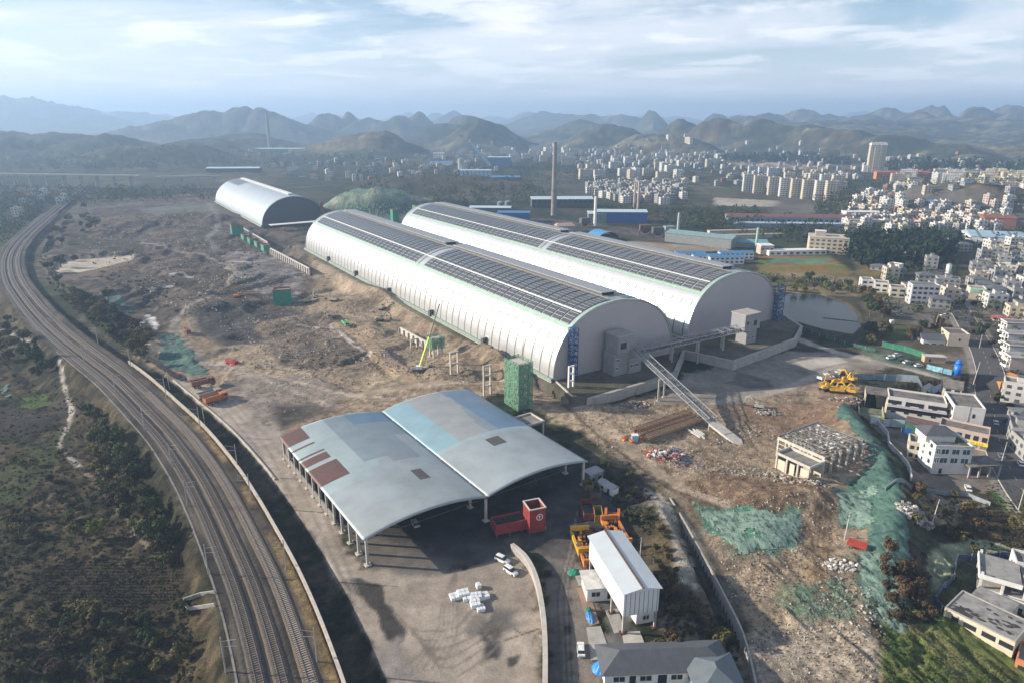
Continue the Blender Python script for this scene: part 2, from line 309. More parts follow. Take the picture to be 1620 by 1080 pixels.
for k in range(5):
    stroke([(905 + 8 * k, 800 + 8 * k), (898 + 4 * k, 870), (884 + 4 * k, 930), (886 + 4 * k, 1010), (890 + 4 * k, 1100)], .55, (.20, .175, .15) if k % 2 else (.075, .07, .065), .4, wob=.3, k=.6)
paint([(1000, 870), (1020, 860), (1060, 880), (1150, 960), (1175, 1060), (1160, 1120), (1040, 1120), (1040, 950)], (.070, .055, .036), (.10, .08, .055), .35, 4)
paint([(1045, 985), (1100, 980), (1120, 1010), (1060, 1020)], (.26, .23, .19), (.2, .17, .13), .3, 3)
paint([(940, 905), (985, 900), (1010, 1000), (1035, 1040), (965, 1040)], (.12, .112, .104), (.15, .14, .128), .04, 2)
paint([(940, 720), (1000, 740), (1050, 790), (1030, 830), (985, 800), (935, 760)], (.055, .052, .042), (.09, .075, .055), .35, 4)
paint([(1020, 770), (1050, 780), (1100, 880), (1098, 940), (1060, 930), (1062, 880)], (.33, .295, .25), (.40, .36, .30), .35, 3)
paint([(1030, 820), (1062, 850), (1068, 930), (1035, 920), (1020, 870)], (.16, .12, .062), (.10, .08, .045), .5, 3)
paint([(1062, 790), (1080, 800), (1172, 950), (1200, 1100), (1180, 1100), (1150, 990)], (.075, .07, .058), (.10, .09, .075), .2, 2, wob=1)
# right half: spoil, nets, rim
paint([(1070, 765), (1130, 745), (1300, 770), (1330, 800), (1300, 850), (1200, 845), (1100, 830)], (.21, .145, .095), (.14, .10, .068), .9, 4)
paint([(1100, 800), (1270, 815), (1275, 870), (1160, 890)], NET, (.085, .20, .145), .5, 4, wob=4)
paint([(1240, 920), (1330, 920), (1360, 985), (1260, 975), (1225, 950)], (.09, .17, .11), (.20, .18, .12), .5, 4, wob=4)
paint([(1340, 645), (1372, 690), (1385, 700), (1420, 770), (1425, 850), (1380, 830), (1330, 830), (1320, 780), (1380, 740)], NET, (.045, .13, .095), .6, 4, wob=3)
paint([(1340, 880), (1400, 870), (1440, 960), (1420, 1000), (1370, 980)], (.10, .17, .13), (.20, .18, .14), .7, 4, wob=4)
paint([(1270, 790), (1320, 800), (1310, 960), (1270, 920)], (.32, .24, .155), (.27, .20, .13), .5, 4)
for k in range(4):
    stroke([(1292 + 7 * k, 800), (1285 + 9 * k, 860), (1290 + 5 * k, 920), (1280 + 9 * k, 975)], .8, (.11, .082, .055), .6, wob=.7, k=.8)
for k in range(16):
    stroke([(1225 + 11 * k, 965 + (k % 3) * 6), (1222 + 13 * k, 1010), (1216 + 15 * k, 1080)], .7, (.17, .14, .11) if k % 2 else (.33, .28, .22), .8, wob=1.2, k=.55)
paint([(1160, 1000), (1380, 985), (1395, 1100), (1195, 1100)], (.35, .30, .24), (.25, .215, .17), .6, 4, k=.9)
paint([(1290, 640), (1340, 610), (1345, 650), (1320, 700), (1240, 700), (1130, 640)], (.27, .175, .115), (.22, .15, .10), .3, 4, k=.9)
paint([(1085, 590), (1250, 555), (1330, 560), (1410, 570), (1400, 585), (1340, 585), (1270, 610), (1160, 640), (1040, 640)], (.25, .225, .195), (.20, .18, .158), .05, 4)
paint([(1258, 572), (1322, 562), (1340, 572), (1280, 585)], (.44, .40, .345), (.40, .36, .31), .03, 2, wob=.6)
paint([(1170, 590), (1215, 600), (1225, 612), (1190, 616), (1150, 606)], (.10, .09, .08), (.13, .115, .10), .03, 3)
stroke([(1215, 512), (1260, 535), (1320, 556), (1420, 578), (1500, 600)], 6, (.34, .305, .26), 1.5, amp=.03)
stroke([(1120, 640), (1240, 615), (1330, 580), (1400, 572)], 5, (.31, .27, .225), 2, amp=.03)
paint([(1360, 550), (1420, 555), (1500, 600), (1470, 590), (1380, 568)], (.06, .14, .10), (.10, .12, .10), .2, 2, k=.7)
# beyond the rim: scrub, green field, yards, village ground
paint([(1395, 990), (1440, 985), (1500, 1000), (1620, 1060), (1760, 1130), (1390, 1130)], (.10, .145, .035), (.19, .165, .075), .35, 3, z=-6)
paint([(1430, 790), (1470, 780), (1560, 800), (1590, 840), (1500, 850), (1430, 830)], (.23, .18, .10), (.27, .22, .14), .4, 3, z=-6)
paint([(1500, 850), (1540, 800), (1640, 830), (1640, 900), (1560, 870)], (.05, .045, .024), (.10, .065, .035), .6, 3, z=-6)
stroke([(1430, 975), (1470, 935), (1490, 895), (1520, 868), (1560, 860), (1620, 870)], 6, (.30, .32, .20), 2, z=-5, amp=.4)
paint([(1410, 880), (1450, 900), (1480, 960), (1440, 985), (1400, 940)], (.045, .036, .022), (.08, .06, .038), .6, 3, z=-6)
paint([(1552, 765), (1600, 760), (1640, 780), (1640, 830), (1580, 800)], (.075, .16, .028), (.06, .125, .026), .35, 2, z=-6)
paint([(1440, 752), (1560, 750), (1640, 755), (1640, 782), (1550, 778), (1440, 778)], (.22, .18, .145), (.16, .13, .105), .04, 2, z=-6)
paint([(1370, 660), (1450, 680), (1440, 740), (1400, 700)], (.16, .13, .105), (.20, .17, .14), .15, 3, z=-4)
paint([(1500, 660), (1600, 640), (1640, 760), (1500, 770)], (.155, .135, .118), (.19, .165, .14), .04, 3, z=-6)
paint([(1360, 480), (1480, 440), (1700, 420), (1760, 640), (1620, 640), (1540, 600), (1500, 560), (1400, 545)], (.16, .14, .12), (.085, .075, .052), .2, 5)
paint([(1390, 520), (1440, 515), (1440, 540), (1400, 540)], (.075, .13, .03), (.09, .10, .035), .3, 4)
paint([(1440, 545), (1500, 548), (1530, 590), (1470, 585)], (.19, .16, .12), (.07, .06, .04), .3, 4)
# fields and town ground in the middle distance
paint([(1200, 405), (1310, 402), (1350, 430), (1330, 445), (1200, 440)], (.26, .145, .045), (.09, .12, .035), .3, 6, ncell=nG)
paint([(1210, 408), (1320, 410), (1300, 418), (1220, 416)], (.12, .20, .13), (.10, .16, .09), .2, 3)
paint([(1160, 428), (1330, 432), (1370, 445), (1360, 470), (1220, 462)], (.26, .20, .125), (.13, .12, .05), .3, 6)
paint([(1350, 400), (1420, 430), (1400, 470), (1360, 470)], (.20, .14, .055), (.10, .09, .04), .5, 5)
paint([(990, 378), (1130, 385), (1160, 398), (1000, 398)], (.30, .24, .18), (.24, .19, .145), .1, 6)
paint([(640, 345), (860, 345), (1120, 375), (1120, 390), (900, 375)], (.06, .055, .05), (.10, .09, .08), .1, 8)
paint([(760, 285), (850, 285), (880, 310), (700, 315)], (.12, .095, .06), (.07, .075, .04), .3, 20)
paint([(1130, 312), (1290, 322), (1300, 330), (1130, 325)], (.36, .32, .27), (.30, .27, .22), .1, 8)
paint([(1040, 280), (1170, 300), (1160, 312), (1040, 300)], (.13, .105, .06), (.06, .07, .035), .3, 20)
paint([(1250, 300), (1420, 300), (1640, 350), (1640, 400), (1480, 380), (1200, 350)], (.13, .12, .105), (.08, .075, .06), .1, 20)
paint([(1150, 255), (1340, 262), (1330, 268), (1200, 268)], (.28, .20, .145), (.34, .27, .2), .1, 20)
paint([(1400, 300), (1500, 290), (1640, 320), (1640, 345), (1500, 335)], (.15, .10, .062), (.07, .072, .035), .4, 20)
paint([(560, 295), (700, 285), (1250, 262), (1250, 300), (900, 310), (560, 340)], (.10, .09, .075), (.045, .052, .03), .2, 30, k=.55)
paint([(510, 330), (545, 295), (600, 284), (650, 300), (660, 330), (600, 345), (530, 345)], (.12, .22, .165), (.28, .26, .18), 1.3, 14, world=[tuple(np.array(g(590, 330)) + np.array((math.cos(a) * 82, math.sin(a) * 62))) for a in np.linspace(0, 6.28, 14)])
# dirt tracks
TRK = (.33, .275, .215)
stroke([(330, 322), (345, 350), (330, 380), (345, 392)], 7, (.17, .16, .155), 3)
for o in (-1, 1):
    stroke([(368, 575), (420, 590), (520, 617), (600, 628), (700, 634)], 2.2, TRK, 1)
    stroke([(225, 386), (300, 398), (332, 405), (350, 415), (372, 432), (362, 447), (340, 460), (310, 480), (276, 508), (285, 530), (320, 560), (368, 578)], 4.2, (.24, .21, .18), 1.5)
    stroke([(530, 512), (570, 530), (600, 560), (630, 580), (655, 605)], 7, (.33, .24, .165), 2, amp=.1)
    stroke([(560, 626), (640, 612), (700, 606), (790, 604)], 5, (.35, .285, .21), 2, amp=.1)
stroke([(470, 505), (530, 520), (560, 545), (585, 560)], 2, (.36, .32, .28), 1)
stroke([(350, 560), (420, 600), (520, 640)], 3, (.30, .25, .205), 2); stroke([(380, 585), (400, 640), (440, 700)], 8, (.31, .265, .225), 5, k=.6)
stroke([(650, 470), (720, 520), (790, 560), (880, 620), (960, 680), (1060, 760), (1150, 800)], 4.5, (.34, .27, .20), 2, amp=.15)
stroke([(890, 640), (960, 700), (1040, 760), (1090, 790)], 1.6, (.13, .10, .075), 1)
stroke([(500, 420), (620, 480), (740, 540), (860, 610)], 5, (.22, .18, .14), 3, amp=.1)
stroke([(95, 580), (102, 610), (112, 650), (96, 690), (98, 712), (130, 740)], 1.6, (.30, .27, .23), .6, z=-2)
stroke([(130, 740), (190, 800), (232, 860)], 1.0, (.17, .14, .11), .6, z=-2); stroke([(0, 520), (48, 546)], 1.6, (.30, .27, .24), .6, z=-2)
# railway bed and main road
bed = sstep(-22.5, -20.5, DW) * (1 - sstep(-0.3, .1, DW)) * (TY < 1050)
bc = mixc(c3((.064, .054, .045)), c3((.042, .037, .033)), sstep(.4, .6, n1)); bc = mixc(bc, c3((.125, .105, .086)), (sstep(.50, .62, fbm(DW / 1.6, TY / 26, 3, 31)) * .7))
C = mixc(C, bc, bed); AMP = AMP * (1 - bed) + .05 * bed
gp = sstep(-3.6, -2.6, DW) * (1 - sstep(-1.0, -.4, DW)) * (TY < 260); C = mixc(C, c3((.20, .145, .075)), gp * sstep(.35, .55, n1)); AMP += gp * .3
dt_ = sstep(.1, .6, DW) * (1 - sstep(8.5, 10, DW + (n2 - .5) * 3)) * (TY < 420); C = mixc(C, mixc(c3((.030, .032, .020)), c3((.060, .050, .034)), sstep(.4, .6, n2)), dt_); AMP = AMP * (1 - dt_) + .35 * dt_
rd = abs(line_dist(TX, TY, [tuple(p) for p in ROAD])); t = (1 - sstep(5.8, 6.4, rd)) * (TY < 720)
C = mixc(C, c3((.062, .060, .060)), t); AMP *= (1 - t)
t = sstep(6.1, 6.5, rd) * (1 - sstep(8.5, 9.7, rd)) * (TY < 720); C = mixc(C, c3((.26, .235, .205)), t * .8); AMP *= (1 - .9 * t)
ipl = inside(TX, TY, PLAT); C = np.where(ipl[..., None], mixc(c3((.135, .122, .10)), c3((.085, .08, .055)), sstep(.4, .6, n1)), C); AMP = np.where(ipl, .04, AMP)
ipo = inside(TX, TY, POND); AMP = np.where(ipo, 0, AMP)
C = C * (1 + (n2 - .5)[..., None] * (.55 + .45 * np.clip(AMP / .4, 0, 1))[..., None]) * (1 + (n4 - .5)[..., None] * (.35 + .85 * np.clip(AMP / .5, 0, 1))[..., None] * (1 - sstep(300, 900, DIST))[..., None])
C = np.clip(C, .008, .8)
C = C * (1 + (fbm(TX / 28, TY / 28, 3, 29) - .5)[..., None] * 1.5 * sstep(900, 2000, DIST)[..., None]); C = np.clip(C, .008, .8)
mk = sstep(.44, .56, AMP) * (TX < 40) * sstep(285, 320, TY) * (DW > 12) * (TY < 900); qq = fbm(TX / 80, TY / 80, 3, 87) * 7; fq = qq - np.floor(qq); TZ += mk * 2.0 * (np.floor(qq) + sstep(.80, 1, fq) - 3.2) * (1 - inside(TX, TY, PLAT))
# small relief
nearf = 1 - sstep(700, 1600, DIST)
rx_ = TX * .93 + TY * .36; ry_ = TY * .93 - TX * .36; rut = ((TX > 70) & (TY < 190) & (AMP > .3) & (TX < 125)) * sstep(176, 165, TY); TZ += rut * (abs(fbm(rx_ / 1.7, ry_ / 16, 2, 81) - .5) * 2.2)
TZ += AMP * nearf * ((fbm(TX / 7, TY / 7, 3, 51) - .5) * 2.0 + (fbm(TX / 2.2, TY / 2.2, 3, 52) - .5) * 1.3)
TZ += sstep(1100, 2200, DIST) * (fbm(TX / 34, TY / 34, 3, 61) - .5) * 13
def zt(x, y):
    s = x / (XK * y + XB); j = (s + 1) / 2 * (NC - 1); i = np.searchsorted(ROWS, y) - 1
    i = min(max(int(i), 0), NR - 2); j = min(max(j, 0), NC - 1.001); j0 = int(j); fj = j - j0; fi = min(max((y - ROWS[i]) / (ROWS[i + 1] - ROWS[i]), 0), 1)
    return float((TZ[i, j0] * (1 - fj) + TZ[i, j0 + 1] * fj) * (1 - fi) + (TZ[i + 1, j0] * (1 - fj) + TZ[i + 1, j0 + 1] * fj) * fi)
def dwat(x, y):
    s = x / (XK * y + XB); j = min(max(int((s + 1) / 2 * (NC - 1)), 0), NC - 1); i = min(max(int(np.searchsorted(ROWS, y)) - 1, 0), NR - 1)
    return float(DW[i, j])
def onbed(P): return P.y < 1000 and -28 < dwat(P.x, P.y) < 9 
def G(px, py, dz=0.0):
    z = 0.0
    for _ in range(14):
        x, y = g(px, py, z); z = 0.5 * z + 0.5 * (zt(x, y) + dz)
    x, y = g(px, py, z); return Vector((x, y, zt(x, y)))
HAZE = 0.00018
S.view_settings.exposure = 0.9
# ---------------------------------------------------------------- materials
MATS = {}
def new_mat(name):
    m = bpy.data.materials.new(name); m.use_nodes = True
    return m, m.node_tree.nodes, m.node_tree.links, m.node_tree.nodes['Principled BSDF']
def mat(name, col, rough=.7, metal=0.0, var=.22, scale=.6, detail=4, bump=0.0, stripes=None, dirt=None, alpha=None, spec=None):
    """procedural surface: base colour with blotches, optional ribs/stripes in object space, dirt colour, bump"""
    if name in MATS: return MATS[name]
    m, N, L, B = new_mat(name); MATS[name] = m
    tc = N.new('ShaderNodeTexCoord'); n = N.new('ShaderNodeTexNoise'); n.inputs['Scale'].default_value = scale; n.inputs['Detail'].default_value = detail; n.inputs['Roughness'].default_value = .62
    geo = N.new('ShaderNodeNewGeometry'); L.new(geo.outputs['Position'], n.inputs['Vector'])
    r = N.new('ShaderNodeMapRange'); r.inputs['From Min'].default_value = .3; r.inputs['From Max'].default_value = .7; r.inputs['To Min'].default_value = 1 - var; r.inputs['To Max'].default_value = 1 + var; L.new(n.outputs['Fac'], r.inputs['Value'])
    base = N.new('ShaderNodeRGB'); base.outputs[0].default_value = (*col, 1); o = base.outputs[0]
    if dirt:
        n2 = N.new('ShaderNodeTexNoise'); n2.inputs['Scale'].default_value = scale * .37; n2.inputs['Detail'].default_value = 6; n2.inputs['Roughness'].default_value = .7; L.new(geo.outputs['Position'], n2.inputs['Vector'])
        r2 = N.new('ShaderNodeMapRange'); r2.inputs['From Min'].default_value = dirt[1]; r2.inputs['From Max'].default_value = dirt[1] + .14; L.new(n2.outputs['Fac'], r2.inputs['Value'])
        mx = N.new('ShaderNodeMix'); mx.data_type = 'RGBA'; L.new(r2.outputs[0], mx.inputs[0]); L.new(o, mx.inputs[6]); mx.inputs[7].default_value = (*dirt[0], 1); o = mx.outputs[2]
    if stripes:                                               # (axis 'X'/'Y'/'Z', period in m, depth)
        sp = N.new('ShaderNodeSeparateXYZ'); L.new(tc.outputs['Object'], sp.inputs[0]); md = N.new('ShaderNodeMath'); md.operation = 'WRAP'
        L.new(sp.outputs['XYZ'.index(stripes[0])], md.inputs[0]); md.inputs[1].default_value = stripes[1]; md.inputs[2].default_value = 0
        lt = N.new('ShaderNodeMath'); lt.operation = 'LESS_THAN'; L.new(md.outputs[0], lt.inputs[0]); lt.inputs[1].default_value = stripes[1] * .18
        mr = N.new('ShaderNodeMapRange'); L.new(lt.outputs[0], mr.inputs['Value']); mr.inputs['To Min'].default_value = 1; mr.inputs['To Max'].default_value = 1 - stripes[2]
        ms = N.new('ShaderNodeVectorMath'); ms.operation = 'SCALE'; L.new(o, ms.inputs[0]); L.new(mr.outputs[0], ms.inputs['Scale']); o = ms.outputs[0]
    ms = N.new('ShaderNodeVectorMath'); ms.operation = 'SCALE'; L.new(o, ms.inputs[0]); L.new(r.outputs[0], ms.inputs['Scale']); L.new(ms.outputs[0], B.inputs['Base Color'])
    B.inputs['Roughness'].default_value = rough; B.inputs['Metallic'].default_value = metal
    if spec is not None: B.inputs['Specular IOR Level'].default_value = spec
    if bump:
        bm_ = N.new('ShaderNodeBump'); bm_.inputs['Strength'].default_value = bump; bm_.inputs['Distance'].default_value = .3; L.new(n.outputs['Fac'], bm_.inputs['Height']); L.new(bm_.outputs[0], B.inputs['Normal'])
    return m
def ground_mat():
    m, N, L, B = new_mat('ground_cover'); a = N.new('ShaderNodeAttribute'); a.attribute_name = 'Col'; geo = N.new('ShaderNodeNewGeometry')
    n = N.new('ShaderNodeTexNoise'); n.inputs['Scale'].default_value = 1.3; n.inputs['Detail'].default_value = 5; n.inputs['Roughness'].default_value = .75; L.new(geo.outputs['Position'], n.inputs['Vector'])
    r = N.new('ShaderNodeMapRange'); r.inputs['From Min'].default_value = .32; r.inputs['From Max'].default_value = .68; r.inputs['To Min'].default_value = .55; r.inputs['To Max'].default_value = 1.5; L.new(n.outputs['Fac'], r.inputs['Value'])
    n2 = N.new('ShaderNodeTexNoise'); n2.inputs['Scale'].default_value = .035; n2.inputs['Detail'].default_value = 7; n2.inputs['Roughness'].default_value = .72; L.new(geo.outputs['Position'], n2.inputs['Vector'])
    r2 = N.new('ShaderNodeMapRange'); r2.inputs['From Min'].default_value = .35; r2.inputs['From Max'].default_value = .65; r2.inputs['To Min'].default_value = .78; r2.inputs['To Max'].default_value = 1.22; L.new(n2.outputs['Fac'], r2.inputs['Value'])
    mu = N.new('ShaderNodeMath'); mu.operation = 'MULTIPLY'; ka = N.new('ShaderNodeMath'); ka.operation = 'MULTIPLY_ADD'; L.new(a.outputs['Alpha'], ka.inputs[0]); ka.inputs[1].default_value = .72; ka.inputs[2].default_value = .28; km = N.new('ShaderNodeMix'); km.data_type = 'FLOAT'; L.new(ka.outputs[0], km.inputs[0]); km.inputs[2].default_value = 1.0; L.new(r.outputs[0], km.inputs[3]); L.new(km.outputs[0], mu.inputs[0]); L.new(r2.outputs[0], mu.inputs[1])
    s = N.new('ShaderNodeVectorMath'); s.operation = 'SCALE'; L.new(a.outputs['Color'], s.inputs[0]); L.new(mu.outputs[0], s.inputs['Scale']); L.new(s.outputs[0], B.inputs['Base Color'])
    B.inputs['Roughness'].default_value = .95; B.inputs['Specular IOR Level'].default_value = .15
    b = N.new('ShaderNodeBump'); b.inputs['Strength'].default_value = .8; b.inputs['Distance'].default_value = .7; L.new(n.outputs['Fac'], b.inputs['Height']); L.new(ka.outputs[0], b.inputs['Strength']); L.new(b.outputs[0], B.inputs['Normal'])
    return m
# ---------------------------------------------------------------- mesh helpers
class MB:
    """collects faces with material slots, then links them as one mesh object"""
    def __init__(s): s.v = []; s.f = []; s.mi = []; s.mats = []; s.T = None
    def slot(s, m):
        if m not in s.mats: s.mats.append(m)
        return s.mats.index(m)
    def add(s, vs, fs, m):
        b = len(s.v); k = s.slot(m)
        if s.T is not None: vs = [tuple(s.T @ Vector(v)) for v in vs]
        s.v += [tuple(v) for v in vs]; s.f += [tuple(i + b for i in f) for f in fs]; s.mi += [k] * len(fs)
    def box(s, c, size, m, rz=0.0, taper=1.0):
        hx, hy, hz = size[0] / 2, size[1] / 2, size[2] / 2; cs, sn = math.cos(rz), math.sin(rz); vs = []
        for dz, t in ((-hz, 1), (hz, taper)):
            for dx, dy in ((-hx, -hy), (hx, -hy), (hx, hy), (-hx, hy)):
                x, y = dx * t, dy * t; vs.append((c[0] + x * cs - y * sn, c[1] + x * sn + y * cs, c[2] + dz))
        s.add(vs, [(3, 2, 1, 0), (4, 5, 6, 7), (0, 1, 5, 4), (1, 2, 6, 5), (2, 3, 7, 6), (3, 0, 4, 7)], m)
    def b0(s, x0, x1, y0, y1, z0, z1, m): s.box(((x0 + x1) / 2, (y0 + y1) / 2, (z0 + z1) / 2), (abs(x1 - x0), abs(y1 - y0), abs(z1 - z0)), m)
    def bar(s, a, b, w, m, h=None):
        a = Vector(a); b = Vector(b); d = (b - a); 
        if d.length < 1e-6: return
        d.normalize(); up = Vector((0, 0, 1)) if abs(d.z) < .95 else Vector((1, 0, 0)); x = d.cross(up).normalized(); y = x.cross(d); h = h or w; vs = []
        for p in (a, b):
            for i, j in ((-1, -1), (1, -1), (1, 1), (-1, 1)): vs.append(tuple(p + x * i * w / 2 + y * j * h / 2))
        s.add(vs, [(3, 2, 1, 0), (4, 5, 6, 7), (0, 1, 5, 4), (1, 2, 6, 5), (2, 3, 7, 6), (3, 0, 4, 7)], m)
    def tube(s, a, b, r0, r1, m, n=10, cap=True):
        a = Vector(a); b = Vector(b); d = (b - a).normalized(); up = Vector((0, 0, 1)) if abs(d.z) < .95 else Vector((1, 0, 0)); x = d.cross(up).normalized(); y = x.cross(d); vs = []
        for p, r in ((a, r0), (b, r1)):
            for k in range(n): t = 2 * math.pi * k / n; vs.append(tuple(p + x * math.cos(t) * r + y * math.sin(t) * r))
        fs = [(k, (k + 1) % n, n + (k + 1) % n, n + k) for k in range(n)]
        if cap: fs += [tuple(range(n - 1, -1, -1)), tuple(range(n, 2 * n))]
        s.add(vs, fs, m)
    def prism(s, poly, z0, z1, m, mtop=None):
        n = len(poly); vs = [(x, y, z0) for x, y in poly] + [(x, y, z1) for x, y in poly]
        s.add(vs, [(i, (i + 1) % n, n + (i + 1) % n, n + i) for i in range(n)] + [tuple(range(n - 1, -1, -1))], m); s.add([(x, y, z1) for x, y in poly], [tuple(range(n))], mtop or m)
    def quad(s, a, b, c, d, m): s.add([a, b, c, d], [(0, 1, 2, 3)], m)
    def build(s, name, parent=None, loc=None, rz=0.0, smooth=False):
        me = bpy.data.meshes.new(name); me.from_pydata(s.v, [], s.f)
        for m in s.mats: me.materials.append(m)
        me.polygons.foreach_set('material_index', s.mi)
        if smooth: me.polygons.foreach_set('use_smooth', [True] * len(s.f))
        me.update(); o = bpy.data.objects.new(name, me); COL.objects.link(o)
        if parent is not None: o.parent = parent
        if loc is not None: o.location = loc
        if rz: o.rotation_euler = (0, 0, rz)
        return o
def tag(o, label=None, cat=None, group=None, kind=None):
    if label: o['label'] = label
    if cat: o['category'] = cat
    if group: o['group'] = group
    if kind: o['kind'] = kind
    return o
def thing(name, label, cat, loc=(0, 0, 0), rz=0.0, group=None):
    o = bpy.data.objects.new(name, None); COL.objects.link(o); o.location = loc; o.rotation_euler = (0, 0, rz); o.empty_display_size = 1
    return tag(o, label, cat, group)
KIDS = {}
def copy_tree(o, parent=None, skip=()):
    c = o.copy(); COL.objects.link(c)
    if parent is not None: c.parent = parent
    for ch in [k for k in bpy.data.objects if k.parent == o] if o not in KIDS else KIDS[o]:
        copy_tree(ch, c)
    return c
def dup(proto, kids, loc, rz=0.0, label=None, cat=None, group=None, scale=None):
    """copy a thing and its listed parts (no grand children)"""
    r = proto.copy(); COL.objects.link(r); r.location = loc; r.rotation_euler = (0, 0, rz)
    if scale: r.scale = (scale if isinstance(scale, tuple) else (scale,) * 3)
    tag(r, label, cat, group)
    for ch, subs in kids:
        c = ch.copy(); COL.objects.link(c); c.parent = r
        for sb in subs: d = sb.copy(); COL.objects.link(d); d.parent = c
    return r
def kids_of(o): return [(k, [j for j in bpy.data.objects if j.parent == k]) for k in bpy.data.objects if k.parent == o]
# ---------------------------------------------------------------- the ground sheet
me = bpy.data.meshes.new('ground'); nv = NR * NC
me.vertices.add(nv); me.vertices.foreach_set('co', np.stack([TX, TY, TZ], -1).astype(np.float32).ravel())
ii = (np.arange(NR - 1)[:, None] * NC + np.arange(NC - 1)[None, :]).ravel(); q = np.stack([ii, ii + 1, ii + NC + 1, ii + NC], 1)
me.loops.add(q.size); me.loops.foreach_set('vertex_index', q.astype(np.int32).ravel()); me.polygons.add(len(q)); me.polygons.foreach_set('loop_start', np.arange(0, q.size, 4, dtype=np.int32))
me.polygons.foreach_set('use_smooth', np.ones(len(q), bool)); me.update(calc_edges=True)
ca = me.attributes.new('Col', 'FLOAT_COLOR', 'POINT'); ca.data.foreach_set('color', np.concatenate([C, np.clip(AMP / .5, 0, 1)[..., None]], -1).astype(np.float32).ravel())
me.materials.append(ground_mat()); ground = bpy.data.objects.new('ground', me); COL.objects.link(ground); tag(ground, kind='structure')
# ---------------------------------------------------------------- shared colours
W_METAL = mat('white_coated_steel', (.59, .60, .605), .34, .55, .07, .12, dirt=((.62, .61, .58), .54))
G_METAL = mat('grey_gable_cladding', (.37, .355, .37), .55, .1, .05, .08, stripes=('X', 1.2, .06))
GREEN_T = mat('pale_green_trim', (.27, .42, .34), .6, 0, .15)
SEAM = mat('dark_seam', (.16, .17, .17), .7)
CONC = mat('raw_concrete', (.34, .325, .30), .9, 0, .18, .5, dirt=((.22, .205, .185), .56), bump=.2)
CONC_L = mat('pale_concrete', (.47, .44, .39), .9, 0, .16, .5, dirt=((.33, .30, .26), .58))
CONC_D = mat('stained_concrete', (.20, .19, .175), .92, 0, .25, .5, dirt=((.11, .105, .095), .52), bump=.3)
DARK = mat('dark_opening', (.018, .020, .024), .6, 0, .2)
GLASS = mat('dark_glass', (.03, .045, .055), .12, 0, .2)
STEEL = mat('galvanised_steel', (.36, .37, .375), .5, .4, .12)
STEEL_D = mat('dark_steel', (.10, .105, .115), .6, .3, .2)
STEEL_B = mat('blue_steel', (.030, .085, .23), .6, .1, .2)
WHITE = mat('white_paint', (.72, .72, .70), .5, 0, .08, dirt=((.52, .50, .47), .60))
def pv_mat():
    m, N, L, B = new_mat('photovoltaic_glass'); uv = N.new('ShaderNodeUVMap'); uv.uv_map = 'UVMap'; sp = N.new('ShaderNodeSeparateXYZ'); L.new(uv.outputs[0], sp.inputs[0])
    def line(out, per, w):
        a = N.new('ShaderNodeMath'); a.operation = 'WRAP'; L.new(out, a.inputs[0]); a.inputs[1].default_value = per; a.inputs[2].default_value = 0
        b = N.new('ShaderNodeMath'); b.operation = 'LESS_THAN'; L.new(a.outputs[0], b.inputs[0]); b.inputs[1].default_value = w; return b.outputs[0]
    l1 = line(sp.outputs[1], 2.3, .34); l2 = line(sp.outputs[0], 1.15, .09); mx = N.new('ShaderNodeMath'); mx.operation = 'MAXIMUM'; L.new(l1, mx.inputs[0])
    h = N.new('ShaderNodeMath'); h.operation = 'MULTIPLY'; L.new(l2, h.inputs[0]); h.inputs[1].default_value = .5; L.new(h.outputs[0], mx.inputs[1])
    mi = N.new('ShaderNodeMix'); mi.data_type = 'RGBA'; L.new(mx.outputs[0], mi.inputs[0]); mi.inputs[6].default_value = (.066, .070, .078, 1); mi.inputs[7].default_value = (.34, .36, .36, 1); L.new(mi.outputs[2], B.inputs['Base Color'])
    B.inputs['Roughness'].default_value = .33; B.inputs['Specular IOR Level'].default_value = .5
    return m
PV = pv_mat()
def profile(W, H, n, k=60):
    P = []
    for i in range(k + 1):
        th = math.pi * i / k; c, s = math.cos(th), math.sin(th)
        P.append((-W / 2 * abs(c) ** (2 / n) * (1 if c > 0 else -1), H * s ** (2 / n) if s > 1e-9 else 0.0))
    P = np.array(P); d = np.r_[0, np.cumsum(np.hypot(*np.diff(P, axis=0).T))]
    def f(t, off=0.0):
        s = t * d[-1]; x = np.interp(s, d, P[:, 0]); z = np.interp(s, d, P[:, 1])
        if off:
            e = .01 * d[-1]; tx = np.interp(s + e, d, P[:, 0]) - np.interp(s - e, d, P[:, 0]); tz = np.interp(s + e, d, P[:, 1]) - np.interp(s - e, d, P[:, 1]); q = math.hypot(tx, tz)
            x -= tz / q * off; z += tx / q * off
        return float(x), float(z)
    return f, d[-1]
